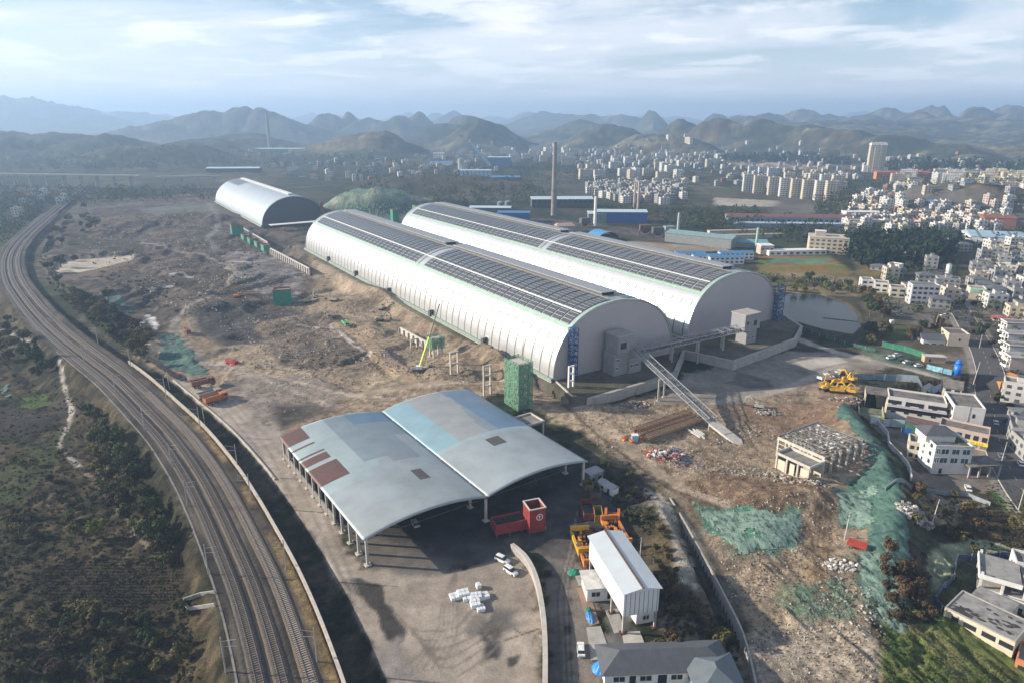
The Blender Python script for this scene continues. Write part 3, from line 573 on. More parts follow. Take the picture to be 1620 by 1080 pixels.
def sheet(name, f, t0, t1, y0, y1, m, parent, off=0.0, nt_=24, arc=1.0, blocks=None, thick=0.0):
    """curved patch of the vault; blocks = [(ya, yb), ...] splits it along the length"""
    vs, fs, uv = [], [], []
    for ya, yb in (blocks or ([(y0, y0 + .4), (y0 + .4, y0 + .8), (y0 + .8, y1 - .8), (y1 - .8, y1 - .4), (y1 - .4, y1)] if thick else [(y0, y1)])):
        b = len(vs)
        for k in range(nt_ + 1):
            t = t0 + (t1 - t0) * k / nt_; x, z = f(t, off); vs += [(x, ya, z), (x, yb, z)]
        for k in range(nt_):
            fs.append((b + 2 * k, b + 2 * k + 2, b + 2 * k + 3, b + 2 * k + 1)); ua, ub = (t0 + (t1 - t0) * k / nt_ - t0) * arc, (t0 + (t1 - t0) * (k + 1) / nt_ - t0) * arc
            uv += [(0, ua), (0, ub), (yb - ya, ub), (yb - ya, ua)]
    me = bpy.data.meshes.new(name); me.from_pydata(vs, [], fs); me.materials.append(m); l = me.uv_layers.new(name='UVMap'); l.data.foreach_set('uv', np.array(uv, np.float32).ravel())
    me.polygons.foreach_set('use_smooth', [True] * len(fs)); me.update(); o = bpy.data.objects.new(name, me); COL.objects.link(o); o.parent = parent
    if thick:
        bmm = bmesh.new(); bmm.from_mesh(me); bmesh.ops.remove_doubles(bmm, verts=bmm.verts, dist=.01); bmm.to_mesh(me); bmm.free(); md = o.modifiers.new('thickness', 'SOLIDIFY'); md.thickness = thick; md.offset = -1
    return o
def gable(name, f, y, m, parent, t0=0.0, t1=1.0, z0=0.0, inset=.6):
    P = [f(t0 + (t1 - t0) * k / 48, -inset) for k in range(49)]; P = [(x, max(z, z0)) for x, z in P]; P[0] = (P[0][0], z0); P[-1] = (P[-1][0], z0)
    b = MB(); n = len(P); vs = [(x, y, z) for x, z in P] + [(x, y + .4, z) for x, z in P]
    b.add(vs, [tuple(range(n)), tuple(range(2 * n - 1, n - 1, -1)), (n - 1, 0, n, 2 * n - 1)], m); return b.build(name, parent)
def store(name, label, base_px, W, H, n, Ln, zb, t_pv=.232, pv=True, seams=True, tm=.315, mid=None, group=None, gm=G_METAL, shell=W_METAL):
    gx, gy = g(base_px[0], base_px[1], zb); c = np.array((gx, gy)) + PX * W / 2
    r = thing(name, label, 'warehouse', (c[0], c[1], zb), R(32), group); f, arc = profile(W, H, n)
    sheet('roof_shell', f, 0, 1, 0, Ln, shell, r, 0, 72, arc, thick=.5)
    gable('front_gable', f, .5, gm, r); gable('rear_gable', f, Ln - .9, gm, r)
    per = 7.6; mid = mid or Ln * .5
    if seams:
        y = per / 2
        while y < Ln - 1:
            b = MB()
            for k in range(10):
                t, t2 = .012 + (t_pv - .06) * k / 10, .012 + (t_pv - .06) * (k + 1) / 10; (x, z), (x2, z2) = f(t, .12), f(t2, .12); ww = .36
                b.add([(x, y - ww, z), (x, y + ww, z), (x2, y + ww, z2), (x2, y - ww, z2)], [(0, 1, 2, 3)], SEAM)
            b.build('wall_seam', r); y += per
    if pv:
        for ya, yb in ((3.2, mid - 3), (mid + 3, Ln - 4)):
            bl = []; y = ya
            while y + per - 1.2 < yb: bl.append((y, y + per - 1.25)); y += per
            sheet('solar_array', f, t_pv + .012, tm, 0, 0, PV, r, .35, 6, arc, bl); sheet('solar_array', f, tm + .008, .468, 0, 0, PV, r, .35, 10, arc, bl); sheet('solar_array', f, .545, .70, 0, 0, PV, r, .35, 8, arc, bl)
        sheet('valley_trim', f, t_pv - .004, t_pv + .010, 0, Ln, GREEN_T, r, .30, 3, arc); sheet('walkway', f, tm, tm + .007, 3, Ln - 4, WHITE, r, .38, 2, arc)
        sheet('cross_walkway', f, t_pv + .012, .47, mid - 2.2, mid + 2.2, STEEL, r, .3, 10, arc); sheet('ridge_walkway', f, .470, .476, 4, Ln - 5, CONC_L, r, .45, 2, arc)
        sheet('arch_trim', f, t_pv - .01, .93, -.1, 1.3, GREEN_T, r, .35, 40, arc); sheet('arch_trim', f, t_pv - .01, .93, Ln - 1.5, Ln, GREEN_T, r, .35, 40, arc)
        sheet('ridge_cap', f, .47, .56, 0.2, Ln - .3, STEEL, r, .18, 4, arc)
        for ya, yb in ((11, mid - 6), (mid + 8, Ln - 14)):
            b = MB(); (x0, z0), (x1, z1) = f(.483), f(.555); zt_ = H + 2.3
            for x in (x0 + .5, x1 - .5): b.b0(x - .15, x + .15, ya, yb, z0 - .3, zt_ - .4, STEEL_D)
            b.add([(x0 - 1.0, ya - 1, zt_ - .55), (x1 + 1.0, ya - 1, zt_ - .9), (x1 + 1.0, yb + 1, zt_ - .9), (x0 - 1.0, yb + 1, zt_ - .55), (x0 - 1.0, ya - 1, zt_ - .15), (x1 + 1.0, ya - 1, zt_ - .5), (x1 + 1.0, yb + 1, zt_ - .5), (x0 - 1.0, yb + 1, zt_ - .15)], [(3, 2, 1, 0), (4, 5, 6, 7), (0, 1, 5, 4), (1, 2, 6, 5), (2, 3, 7, 6), (3, 0, 4, 7)], STEEL)
            b.build('ridge_monitor', r)
            o = MB(); o.b0(x0 - .2, x1 + .2, ya + .5, yb - .5, zt_ - .3, zt_ + .05, PV) ; 
    b = MB(); b.b0(-W / 2 - 1.3, -W / 2 - .5, 0, Ln, 0, 1.6, mat('green_grey_gutter', (.20, .27, .24), .7)); b.b0(-W / 2 - 2.1, -W / 2 - 1.3, -1, Ln, -.2, .5, mat('pale_olive_kerb', (.36, .37, .29), .8)); b.b0(W / 2 + .5, W / 2 + 1.5, 0, Ln, 0, 1.4, CONC)
    b.build('base_gutter', r)
    if pv:
        for y in (62, 128, 196, 262, 330):
            if y < Ln - 10: b = MB(); b.b0(-W / 2 - 2.2, -W / 2 + 1.5, y, y + 2.6, 0, 4.6, STEEL_D); b.b0(-W / 2 - 2.6, -W / 2 + 1.5, y - .3, y + 2.9, 4.6, 4.9, STEEL); b.build('side_door_porch', r)
    return r, f
storeA, fA = store('vaulted_store', 'long white vaulted coal store with solar roof, the front one beside the sloping conveyor', (875, 603), 76, 33.5, 2.25, 402, ZP, mid=172)
storeB, fB = store('vaulted_store', 'long white vaulted coal store with solar roof, the rear one beside the pond', (1087, 536), 76, 33.0, 2.25, 402, ZP, mid=163)
BLUE_GABLE = mat('slate_blue_gable', (.050, .058, .075), .6, .1, .10, .2, stripes=('X', 1.4, .12))
storeC, fC = store('vaulted_store', 'older pale blue-white vaulted store with dark front gable, farthest left of the three', (415, 359), 78, 33.0, 2.0, 305, 0, pv=False, seams=False, gm=BLUE_GABLE, shell=mat('old_white_cladding', (.36, .41, .46), .5, .1, .06, .03, stripes=('Y', 5, .03)))
sheet('solar_array', fC, .33, .47, 0, 0, PV, storeC, .35, 10, 100, [(y, y + 7) for y in np.arange(225, 296, 7.6)])
for ya, yb in ((15, 290),):
    b = MB(); (x0, z0), (x1, z1) = fC(.487), fC(.53); b.b0(x0, x1, ya, yb, 32.4, 34.6, STEEL); b.b0(x0 - .5, x1 + .5, ya - .3, yb + .3, 34.6, 35.0, WHITE); b.build('ridge_monitor', storeC)
sheet('arch_trim', fC, 0.01, .99, -.3, 1.0, mat('sea_green_trim', (.10, .24, .22), .6), storeC, .3, 60, 100)
b = MB(); b.b0(31, 34, -3, -.1, 0, 25, mat('rust_red_stair', (.20, .075, .045), .8)); b.build('stair_tower', storeC)
def lattice_tower(w, d, h, m, floors):
    b = MB()
    for x in (-w / 2, w / 2):
        for y in (-d / 2, d / 2): b.b0(x - .14, x + .14, y - .14, y + .14, 0, h, m)
    for k in range(floors + 1):
        z = h * k / floors; b.b0(-w / 2, w / 2, -d / 2, d / 2, z - .12, z + .12, m)
        if k < floors:
            z2 = h * (k + 1) / floors
            s = 1 if k % 2 else -1
            b.bar((-w / 2 * s, -d / 2 - .05, z), (w / 2 * s, -d / 2 - .05, z2), .5, m, .2); b.bar((w / 2 * s, d / 2, z), (-w / 2 * s, d / 2, z2), .3, m, .2); b.bar((-w / 2 - .05, -d / 2 * s, z), (-w / 2 - .05, d / 2 * s, z2), .3, m, .2)
            for yy in (-d / 2, d / 2): b.bar((-w / 2, yy, z + 1.1), (w / 2, yy, z + 1.1), .1, m)
    return b
lattice_tower(3.4, 3, 25, STEEL_B, 9).build('stair_tower', storeA, (-28.5, -2.2, 0)); lattice_tower(4, 4, 21, STEEL_B, 8).build('stair_tower', storeB, (35.2, -2.5, 0))
# canopy shed in front of the old store
def at(px, py, z=0): x, y = g(px, py, z); return Vector((x, y, z))
def rot_of(a, b): return math.atan2(b[1] - a[1], b[0] - a[0])
def local(pos, rz): return Matrix.Translation(pos) @ Matrix.Rotation(rz, 4, 'Z')
a, b_ = at(430, 366), at(500, 360); r = thing('open_canopy', 'low white-roofed canopy across the front of the dark gable', 'canopy', a, rot_of(a, b_)); Ln = (b_ - a).length
b = MB(); b.b0(-1, Ln + 2, -4, 7, 6.6, 7.0, WHITE); b.build('roof', r)
for k in range(8): b = MB(); b.b0(Ln * k / 7 - .2, Ln * k / 7 + .2, -3.4, -3, -.5, 6.6, STEEL_D); b.build('post', r)
# retaining walls round the platform
def wall_run(name, label, pts, z0, z1, th, m, cat='wall', cap=None):
    P = [Vector((p[0], p[1], 0)) for p in pts]; mb = MB(); vs = []; n = len(P)
    for i, p in enumerate(P):
        d = (P[min(i + 1, n - 1)] - P[max(i - 1, 0)]).normalized(); nn = Vector((-d.y, d.x, 0)) * th / 2
        a0 = z0(p.x, p.y) if callable(z0) else z0; a1 = z1(p.x, p.y) if callable(z1) else z1
        vs += [(p.x - nn.x, p.y - nn.y, a0), (p.x + nn.x, p.y + nn.y, a0), (p.x + nn.x, p.y + nn.y, a1), (p.x - nn.x, p.y - nn.y, a1)]
    fs = [(0, 1, 2, 3), (4 * n - 1, 4 * n - 2, 4 * n - 3, 4 * n - 4)]
    for i in range(n - 1):
        q = 4 * i; fs += [(q, q + 3, q + 7, q + 4), (q + 1, q + 5, q + 6, q + 2), (q + 3, q + 2, q + 6, q + 7)]
    mb.add(vs, fs, m)
    if cap:
        for i in range(n - 1): a, b = P[i], P[i + 1]; za = (z1(a.x, a.y) if callable(z1) else z1); zb = (z1(b.x, b.y) if callable(z1) else z1); mb.bar((a.x, a.y, za + .1), (b.x, b.y, zb + .1), th + .3, cap, .2)
    o = mb.build(name); tag(o, label, cat); return o
wall_run('retaining_wall', 'tall shaded concrete retaining wall under the front gable of the rear store', PLAT[2:8], -1.5, ZP + .6, 1.4, CONC, cap=CONC)
wall_run('retaining_wall', 'shaded concrete retaining wall behind the conveyor leg', PLAT[0:3], -1.5, ZP + .5, 1.4, CONC, cap=CONC)
wall_run('retaining_wall', 'sunlit short concrete wall at the front corner of the front store', [g(868, 597, 2.5), g(905, 632, 2.5), g(930, 632, 2.5)], -1, ZP + .5, .8, CONC_L)
def ribbed_wall(label, p0, p1, z1=5.2):
    a, b_ = at(*p0), at(*p1); Ln = (b_ - a).length; r = thing('retaining_wall', label, 'wall', a, rot_of(a, b_)); b = MB(); b.b0(0, Ln, -.5, .5, -1, z1, CONC_L); b.build('wall_panel', r)
    for k in range(int(Ln / 6) + 1): b = MB(); b.b0(k * 6 - .3, k * 6 + .3, -1.4, -.5, -1, z1 - .5, CONC); b.build('buttress', r)
ribbed_wall('long ribbed concrete wall leading from the old store past the green bins', (429, 401), (490, 434)); ribbed_wall('shorter ribbed concrete wall with a white cabin at its end, nearest the old store', (386, 368), (424, 391)); ribbed_wall('pinkish concrete wall stub behind the mobile crane', (634, 526), (675, 549), 3.4)
# ---------------------------------------------------------------- transfer towers, galleries
def windows_on(parent, rects, m=GLASS, fr=None, name='window', y=0.0, th=.12, face='y-'):
    """rects (x0,x1,z0,z1) on a wall plane; real recess-less panes 6 cm proud with a frame"""
    for x0, x1, z0, z1 in rects:
        b = MB()
        if face == 'y-': b.b0(x0, x1, y - .08, y + .05, z0, z1, m)
        elif face == 'x-': b.b0(y - .08, y + .05, x0, x1, z0, z1, m)
        elif face == 'x+': b.b0(y - .05, y + .08, x0, x1, z0, z1, m)
        if fr:
            for (a0, a1, c0, c1) in ((x0 - .12, x1 + .12, z0 - .14, z0), (x0 - .12, x1 + .12, z1, z1 + .12), ((x0 + x1) / 2 - .05, (x0 + x1) / 2 + .05, z0, z1)):
                if face == 'y-': b.b0(a0, a1, y - .16, y + .05, c0, c1, fr)
                elif face == 'x-': b.b0(y - .16, y + .05, a0, a1, c0, c1, fr)
                elif face == 'x+': b.b0(y - .05, y + .16, a0, a1, c0, c1, fr)
        b.build(name, parent)
TW = mat('grey_render', (.24, .245, .26), .8, 0, .12, .4)
pa = at(984, 592, ZP); ra = R(32)
r = thing('transfer_tower', 'stepped grey concrete conveyor tower before the front store gable', 'tower', pa, ra); TA = r
b = MB(); b.b0(-5.2, 3.2, 0, 8, 0, 11, TW); b.build('tower_base', r); b = MB(); b.b0(-4.2, 5.4, -1.5, 8.2, 11, 19.5, TW); b.b0(-4.5, 5.7, -1.8, 8.5, 19.5, 20, CONC); b.build('upper_cabin', r); b = MB(); b.b0(3.2, 11, -1, 7, 0, 7, TW); b.b0(3.2, 11.2, -1.2, 7.2, 7, 7.3, CONC); b.build('annex', r)
windows_on(r, [(-3, .5, 13.5, 16.5)], DARK, y=-1.5); windows_on(r, [(4.6, 6, 3, 4.6), (7.5, 9, 3, 4.6)], GLASS, WHITE, y=-1); windows_on(r, [(-3.8, -2.6, 3, 4.4), (-3.8, -2.6, 7, 8.4)], GLASS, WHITE, y=0)
pb = at(1186, 543, ZP); r = thing('transfer_tower', 'smaller grey conveyor tower with two dark openings before the rear store gable', 'tower', pb, ra); TB = r
b = MB(); b.b0(-3.4, 4.6, 0, 7, 0, 8.6, TW); b.build('tower_base', r); b = MB(); b.b0(-8, 4.2, -2, 7.4, 8.6, 17, TW); b.b0(-8.3, 4.5, -2.3, 7.7, 17, 17.5, CONC); b.build('upper_cabin', r)
windows_on(r, [(-6.5, -5, 12, 13.4), (-.8, 1.4, 10.6, 13.6)], DARK, y=-2); windows_on(r, [(-1.6, -.2, 2.6, 4), (1.6, 2.8, 2.6, 4)], GLASS, WHITE, y=0)
def gallery(name, label, A, B_, w, h, m, deck, n=None, roof=None):
    A, B_ = Vector(A), Vector(B_); r = thing(name, label, 'conveyor', A, 0); d = B_ - A; Ln = d.length; n = n or int(Ln / 3); u = d.normalized(); s = Vector((-u.y, u.x, 0)).normalized(); up = Vector((0, 0, 1))
    b = MB()
    q = [s * w / 2, -s * w / 2]
    b.add([q[0], q[1], q[1] + d, q[0] + d, q[0] - up * .3, q[1] - up * .3, q[1] + d - up * .3, q[0] + d - up * .3], [(0, 1, 2, 3), (7, 6, 5, 4), (0, 4, 5, 1), (1, 5, 6, 2), (2, 6, 7, 3), (3, 7, 4, 0)], deck); b.build('deck', r)
    for sd in (1, -1):
        b = MB(); o = s * sd * (w / 2 + .12)
        b.bar(o, o + d, .3, m); b.bar(o + up * h, o + d + up * h, .28, m)
        for k in range(n):
            p, p2 = o + d * k / n, o + d * (k + 1) / n; b.bar(p, p + up * h, .18, m); b.bar(p if k % 2 else p + up * h, (p2 + up * h) if k % 2 else p2, .16, m)
        b.build('side_truss', r)
    b = MB()
    for k in range(0, n, 2): p = d * k / n + up * h; b.bar(p + s * w / 2, p - s * w / 2, .16, m)
    b.build('roof_ties', r); b = MB(); b.bar(up * .55 + d * .01, d * .99 + up * .55, 1.1, STEEL_D, .25); b.build('belt', r)
    return r
e0 = pa + Vector((math.cos(ra) * 6, math.sin(ra) * 6 - 1, 12.5)); e1 = at(1128, 668, 3.0)
gal = gallery('sloping_conveyor', 'long lattice conveyor gallery sloping from the concrete tower down to the ramp', e0, e1, 3.6, 2.4, mat('pale_lattice_steel', (.31, .32, .32), .6, .2, .1), STEEL)
for px, py in ((1041, 634), (1050, 628)):
    p = at(px, py); b = MB(); tt = .39; zt1 = e0.z + (e1.z - e0.z) * tt - .6; b.b0(-.35, .35, -.35, .35, -.3, zt1, CONC_L); b.b0(-.8, .8, -.8, .8, -.3, .3, CONC_L)
    o = b.build('leg', gal); o.matrix_parent_inverse = Matrix.Identity(4); o.location = p - gal.location
t0 = at(1128, 668, 3.0); t1 = at(1175, 703, .2); rr = rot_of(t0, t1); Ln = (t1 - t0).length
b = MB(); b.add([(0, -2.4, -.6), (Ln - 3, -2.4, -3.2), (Ln, 0, -3.2), (Ln - 3, 2.4, -3.2), (0, 2.4, -.6), (0, -2.4, .3), (Ln - 3, -2.4, -2.3), (Ln, 0, -2.9), (Ln - 3, 2.4, -2.3), (0, 2.4, .3)], [(4, 3, 2, 1, 0), (5, 6, 7, 8, 9), (0, 1, 6, 5), (1, 2, 7, 6), (2, 3, 8, 7), (3, 4, 9, 8), (4, 0, 5, 9)], CONC_L)
b.b0(0, .5, -2.4, -1.8, -3.2, -.6, CONC); b.b0(0, .5, 1.8, 2.4, -3.2, -.6, CONC); b.b0(8, 8.5, -2.2, 2.2, -3.2, -1.2, CONC)
tag(b.build('concrete_ramp', None, t0, rr), 'pale pointed concrete ramp at the foot of the sloping conveyor', 'ramp')
h0 = pa + Vector((math.cos(ra) * 11, math.sin(ra) * 11 + 2, 8.5)); h1 = pb + Vector((-math.cos(ra) * 3, -math.sin(ra) * 3 + 1, 8.5))
gal2 = gallery('level_conveyor', 'level lattice conveyor bridge linking the two grey towers in shade', h0, h1, 5.2, 2.2, STEEL, STEEL_D)
for k, t in enumerate((.28, .52, .76)):
    p = h0.lerp(h1, t); b = MB(); wz = 8.2 + ZP
    b.b0(-.4, .4, -2.2, -1.5, -1.0 - ZP, p.z - ZP - .4, CONC); b.b0(-.4, .4, 1.5, 2.2, -1.0 - ZP, p.z - ZP - .4, CONC); o = b.build('pier', gal2, Vector((p.x, p.y, ZP)) - gal2.location)
# bare concrete frames
def ladder_frame(label, px, py, h, w, nb, rz=R(34), m=CONC_L, base=None):
    p = base or G(px, py); r = thing('portal_frame', label, 'concrete frame', p, rz, None)
    for x in (-w / 2, w / 2): b = MB(); b.b0(x - .32, x + .32, -.4, .4, -.4, h, m); b.build('column', r)
    for k in range(nb): z = h * (k + 1) / nb - .35; b = MB(); b.b0(-w / 2 + .32, w / 2 - .32, -.35, .35, z - .3, z + .3, m); b.build('cross_beam', r)
ladder_frame('tall bare concrete ladder frame just left of the green netted tower', 771, 624, 14.5, 3.6, 3, m=CONC_L); ladder_frame('bare two-storey concrete frame left of the tall ladder frame', 719, 591, 11.5, 4, 2); ladder_frame('low white concrete goalpost frame by the pinkish wall stub', 655, 549, 5, 3.6, 1)
ladder_frame('white concrete ladder frame standing at the left of the front gable', 903, 610, 10.5, 2.6, 3, m=WHITE, base=at(903, 612, 3.9))
# netted scaffolds
NETM = mat('green_scaffold_net', (.035, .22, .095), .8, 0, .35, 1.2)
def net_mat(name, col, dens):
    m, N, L, B = new_mat(name); tc = N.new('ShaderNodeTexCoord'); n = N.new('ShaderNodeTexNoise'); n.inputs['Scale'].default_value = .9; n.inputs['Detail'].default_value = 5; L.new(tc.outputs['Object'], n.inputs['Vector'])
    n.inputs['Roughness'].default_value = .8; r = N.new('ShaderNodeMapRange'); r.inputs['From Min'].default_value = dens; r.inputs['From Max'].default_value = dens + .16; r.inputs['To Min'].default_value = .25; r.inputs['To Max'].default_value = .85; L.new(n.outputs['Fac'], r.inputs['Value']); L.new(r.outputs[0], B.inputs['Alpha'])
    rc = N.new('ShaderNodeMix'); rc.data_type = 'RGBA'; L.new(n.outputs['Fac'], rc.inputs[0]); rc.inputs[6].default_value = (*[c * .5 for c in col], 1); rc.inputs[7].default_value = (*[c * 1.5 for c in col], 1); L.new(rc.outputs[2], B.inputs['Base Color']); B.inputs['Roughness'].default_value = .85
    return m
NETA = net_mat('loose_green_net', (.11, .27, .17), .42)
def scaffold(name, label, p, w, d, h, floors, rz=R(34), net=NETA, bare_right=False, top=True, cat='scaffold'):
    r = thing(name, label, cat, p, rz); b = MB(); st = mat('scaffold_pole', (.16, .30, .20), .7)
    nx, ny = max(2, int(w / 1.8)), max(2, int(d / 1.8))
    for i in range(nx + 1):
        for y in (-d / 2, d / 2): b.bar((-w / 2 + w * i / nx, y, -.5), (-w / 2 + w * i / nx, y, h + 1.1), .12, st)
    for j in range(1, ny):
        for x in (-w / 2, w / 2): b.bar((x, -d / 2 + d * j / ny, -.5), (x, -d / 2 + d * j / ny, h + 1.1), .12, st)
    for k in range(floors * 2 + 1):
        z = h * k / (floors * 2)
        for y in (-d / 2, d / 2): b.bar((-w / 2, y, z), (w / 2, y, z), .1, st)
        for x in (-w / 2, w / 2): b.bar((x, -d / 2, z), (x, d / 2, z), .1, st)
    b.build('scaffold_frame', r)
    b = MB(); e = 1.3
    for x in (-w / 2 + e, w / 2 - e):
        for y in (-d / 2 + e, 0, d / 2 - e): b.b0(x - .35, x + .35, y - .35, y + .35, -.4, h, CONC)
    for k in range(1, floors + 1): z = h * k / floors; b.b0(-w / 2 + e - .35, w / 2 - e + .35, -d / 2 + e - .35, d / 2 - e + .35, z - .35, z - .1, CONC_L if k == floors else CONC_D)
    b.build('concrete_core', r)
    zb = h + (1.0 if top else 0); b = MB(); o = .14
    def sh(a, c, z0, z1, nn=10):
        a, c = Vector(a), Vector(c); u = (c - a); s = Vector((-u.y, u.x, 0)).normalized()
        for i in range(nn):
            for k in range(nn):
                q = []
                for (ii, kk) in ((i, k), (i + 1, k), (i + 1, k + 1), (i, k + 1)): wv = .13 * math.sin(ii * 2.3 + kk * 1.7); pt = a + u * ii / nn + s * wv; q.append((pt.x, pt.y, z0 + (z1 - z0) * kk / nn))
                b.add(q, [(0, 1, 2, 3)], net)
    sh((-w / 2, -d / 2 - o, 0), (w / 2, -d / 2 - o, 0), 0 if not bare_right else 0, zb); sh((-w / 2 - o, d / 2, 0), (-w / 2 - o, -d / 2, 0), 0, zb); sh((w / 2 + o, -d / 2, 0), (w / 2 + o, d / 2, 0), h * .1, zb); sh((w / 2, d / 2 + o, 0), (-w / 2, d / 2 + o, 0), 0, zb)
    b.build('safety_net', r); return r
scaffold('netted_scaffold', 'tall concrete tower wrapped in green netting behind the big blue roof', G(820, 640), 7.5, 11, 20.5, 5, rz=R(34))
scaffold('netted_scaffold', 'small raised platform wrapped in bright green net beside the mobile crane', G(690, 563) + Vector((0, 0, 5)), 7.6, 6, 5.5, 2)
b = MB()
for x in (-2.5, 2.5):
    for y in (-2, 2): b.b0(x - .4, x + .4, y - .4, y + .4, 0, 5, CONC_L)
p = G(690, 563); tag(b.build('concrete_pier', None, p, R(34)), 'short concrete piers carrying the small green netted platform', 'pier')
NETS = mat('solid_green_sheeting', (.02, .20, .13), .7, 0, .2, .8)
def netbox(label, px, py, w, d, h, rz=R(15), rust=True, m=NETS):
    r = thing('sheeted_shaft', label, 'sheeted box', G(px, py), rz); b = MB()
    b.b0(-w / 2, w / 2, -d / 2, d / 2, -.5, h, m); b.build('green_sheeting', r); b = MB()
    for x0, x1, y0, y1 in ((-w / 2, w / 2, -d / 2, -d / 2 + .6), (-w / 2, w / 2, d / 2 - .6, d / 2), (-w / 2, -w / 2 + .6, -d / 2 + .6, d / 2 - .6), (w / 2 - .6, w / 2, -d / 2 + .6, d / 2 - .6)): b.b0(x0, x1, y0, y1, h, h + 1, mat('rusty_rebar_rim', (.22, .10, .07), .9))
    b.b0(-w / 2 + .6, w / 2 - .6, -d / 2 + .6, d / 2 - .6, h, h + .1, CONC_D); b.build('rebar_rim', r); return r
netbox('green-sheeted square shaft with a rusty rim in the middle of the site', 448, 479, 12, 9, 9.5); netbox('tall dark green sheeted shaft near the old store', 376, 373, 12, 9, 11, R(32))
for i, (px, py, l) in enumerate([(389, 378, 'first low green sheeted bin next to the tall shaft'), (399, 384, 'second low green sheeted bin from the tall shaft'), (410, 390, 'third low green sheeted bin from the tall shaft'), (421, 396, 'last low green sheeted bin, by the ribbed wall')]): netbox(l, px, py, 10, 7, 3.8 + .4 * i, R(-55), m=mat('bright_green_sheeting', (.03, .25, .15), .7, 0, .2, .8))
netbox('dark green netted shaft tower behind the front store', 656 + 6, 343, 12, 10, 14, R(32)); netbox('green netted tower on the hillside left of the rear store', 625, 352, 8, 8, 15, R(32))
# table platform
p0, p1 = at(818, 648), at(842, 690); r = thing('concrete_table', 'flat concrete table platform on legs behind the big shed', 'platform', at(846, 688), R(34)); m = CONC_L
b = MB(); b.b0(-9.5, 3.6, -1.6, 8, 5.2, 5.7, CONC_D); 
for q in ((-9.5, 3.6, -1.6, -1.1), (-9.5, 3.6, 7.5, 8), (-9.5, -9, -1.1, 7.5), (3.1, 3.6, -1.1, 7.5)): b.b0(*q, 5.7, 6.3, m)
b.build('deck', r)
for x in (-9, -3, 3.2):
    for y in (-1.2, 7.6): b = MB(); b.b0(x - .3, x + .3, y - .3, y + .3, -1, 5.2, m); b.build('leg', r)
# ---------------------------------------------------------------- the big open shed (two shallow vaults)
SH0 = at(582, 893); SH0.z = 0; SRZ = R(34.4); SW, SL, SE, SR = 79.2, 77.0, 9.1, 2.7
shed = thing('open_shed', 'huge open-sided coal shed with two patched blue-grey vaulted roofs', 'shed', SH0, SRZ)
def sheetmat(name, col, v=.13, mt=.1):
    m = mat(name, col, .55, mt, v, .10, stripes=('Y', .9, .10), dirt=((.24, .25, .24), .50)); N = m.node_tree.nodes
    for n in N:
        if n.type == 'MAP_RANGE' and abs(n.inputs['From Min'].default_value - .50) < 1e-4: n.inputs['From Max'].default_value = .80; n.inputs['To Max'].default_value = .8
    return m
RG = sheetmat('roof_sheet_grey', (.30, .345, .365)); RT = sheetmat('roof_sheet_teal_grey', (.31, .385, .40)); RB = sheetmat('roof_sheet_slate_blue', (.22, .27, .30)); RBL = sheetmat('roof_sheet_blue', (.13, .215, .31)); RC = sheetmat('roof_sheet_sky_blue', (.23, .36, .42)); RW = sheetmat('roof_sheet_warm_grey', (.30, .315, .32)); RBR = mat('roof_sheet_brown', (.115, .060, .048), .6, .1, .12, .4, stripes=('Y', .9, .1)); RH = mat('rusted_roof_patch', (.075, .07, .07), .8, 0, .4, 1.5)
def roof_piece(name, x0, x1, pick, nu=44, nv=64):
    mb = MB(); P = lambda u, v, o: (x0 + (x1 - x0) * u, -1.0 + (SL + 2) * v, SE + SR * (1 - (2 * u - 1) ** 2) + o)
    vs = [P(i / nu, j / nv, 0) for j in range(nv + 1) for i in range(nu + 1)]; base = len(vs)
    for j in range(nv):
        for i in range(nu):
            q = j * (nu + 1) + i; mb_m = pick((i + .5) / nu, (j + .5) / nv); k = mb.slot(mb_m); mb.f.append((q, q + 1, q + nu + 2, q + nu + 1)); mb.mi.append(k)
    mb.v = vs; o = mb.build(name, shed, smooth=True); md = o.modifiers.new('thickness', 'SOLIDIFY'); md.thickness = .35; md.offset = -1; return o
def pickL(u, v):
    if u < .25 and v > .42:
        e = .055
        if .43 < v < .60 and u < .24: return RBR
        if .625 < v < .685 and u < .23: return RBR
        if .70 < v < .725 and u < .23: return RBR
        if .76 < v < .772 or .80 < v < .812: return RBR if u < .2 else RT
        if .865 < v < .93 and u < .2: return RBR
        if .945 < v < .995 and u < .2: return RBR
        return RT
    if .66 < u < .76 and .22 < v < .31: return RH
    if u > .62 and v > .86: return RBL
    if .62 < u < .86 and .42 < v < .68: return RB
    if .42 < u < .72 and v > .48: return RB
    if u < .5 and .42 < v: return RT
    if v > .68: return RB if u > .45 else RG
    return RG if v < .36 else RT if u < .4 else RG
def pickR(u, v):
    if .44 < u < .56 and .30 < v < .38: return RH
    if v > .44:
        if u < .26: return RC
        if u < .60 + .05 * math.sin(v * 9): return RW
        if v > .9: return RBL
        return RBL if u > .66 else RB
    return RG if v < .4 else RT
roof_piece('roof', -1.2, SW / 2 - .25, pickL); roof_piece('roof', SW / 2 + .25, SW + 1.2, pickR)
b = MB(); b.b0(SW / 2 - .5, SW / 2 + .5, -1, SL + 1, SE - .8, SE - .15, STEEL_D); b.build('valley_gutter', shed)
for x in (0, SW / 2, SW):
    n = 13 if x == 0 else 9
    for k in range(n):
        y = SL * k / (n - 1); 
        if x > 0 and k in (1, 3, 5) and x < SW: pass
        b = MB(); b.b0(x - .35, x + .35, y - .35, y + .35, -.6, SE - .05, CONC_L if x else mat('grey_painted_column', (.32, .32, .31), .8)); b.b0(x - .9, x + .9, y - .9, y + .9, -.6, .35, CONC_L); b.build('column', shed)
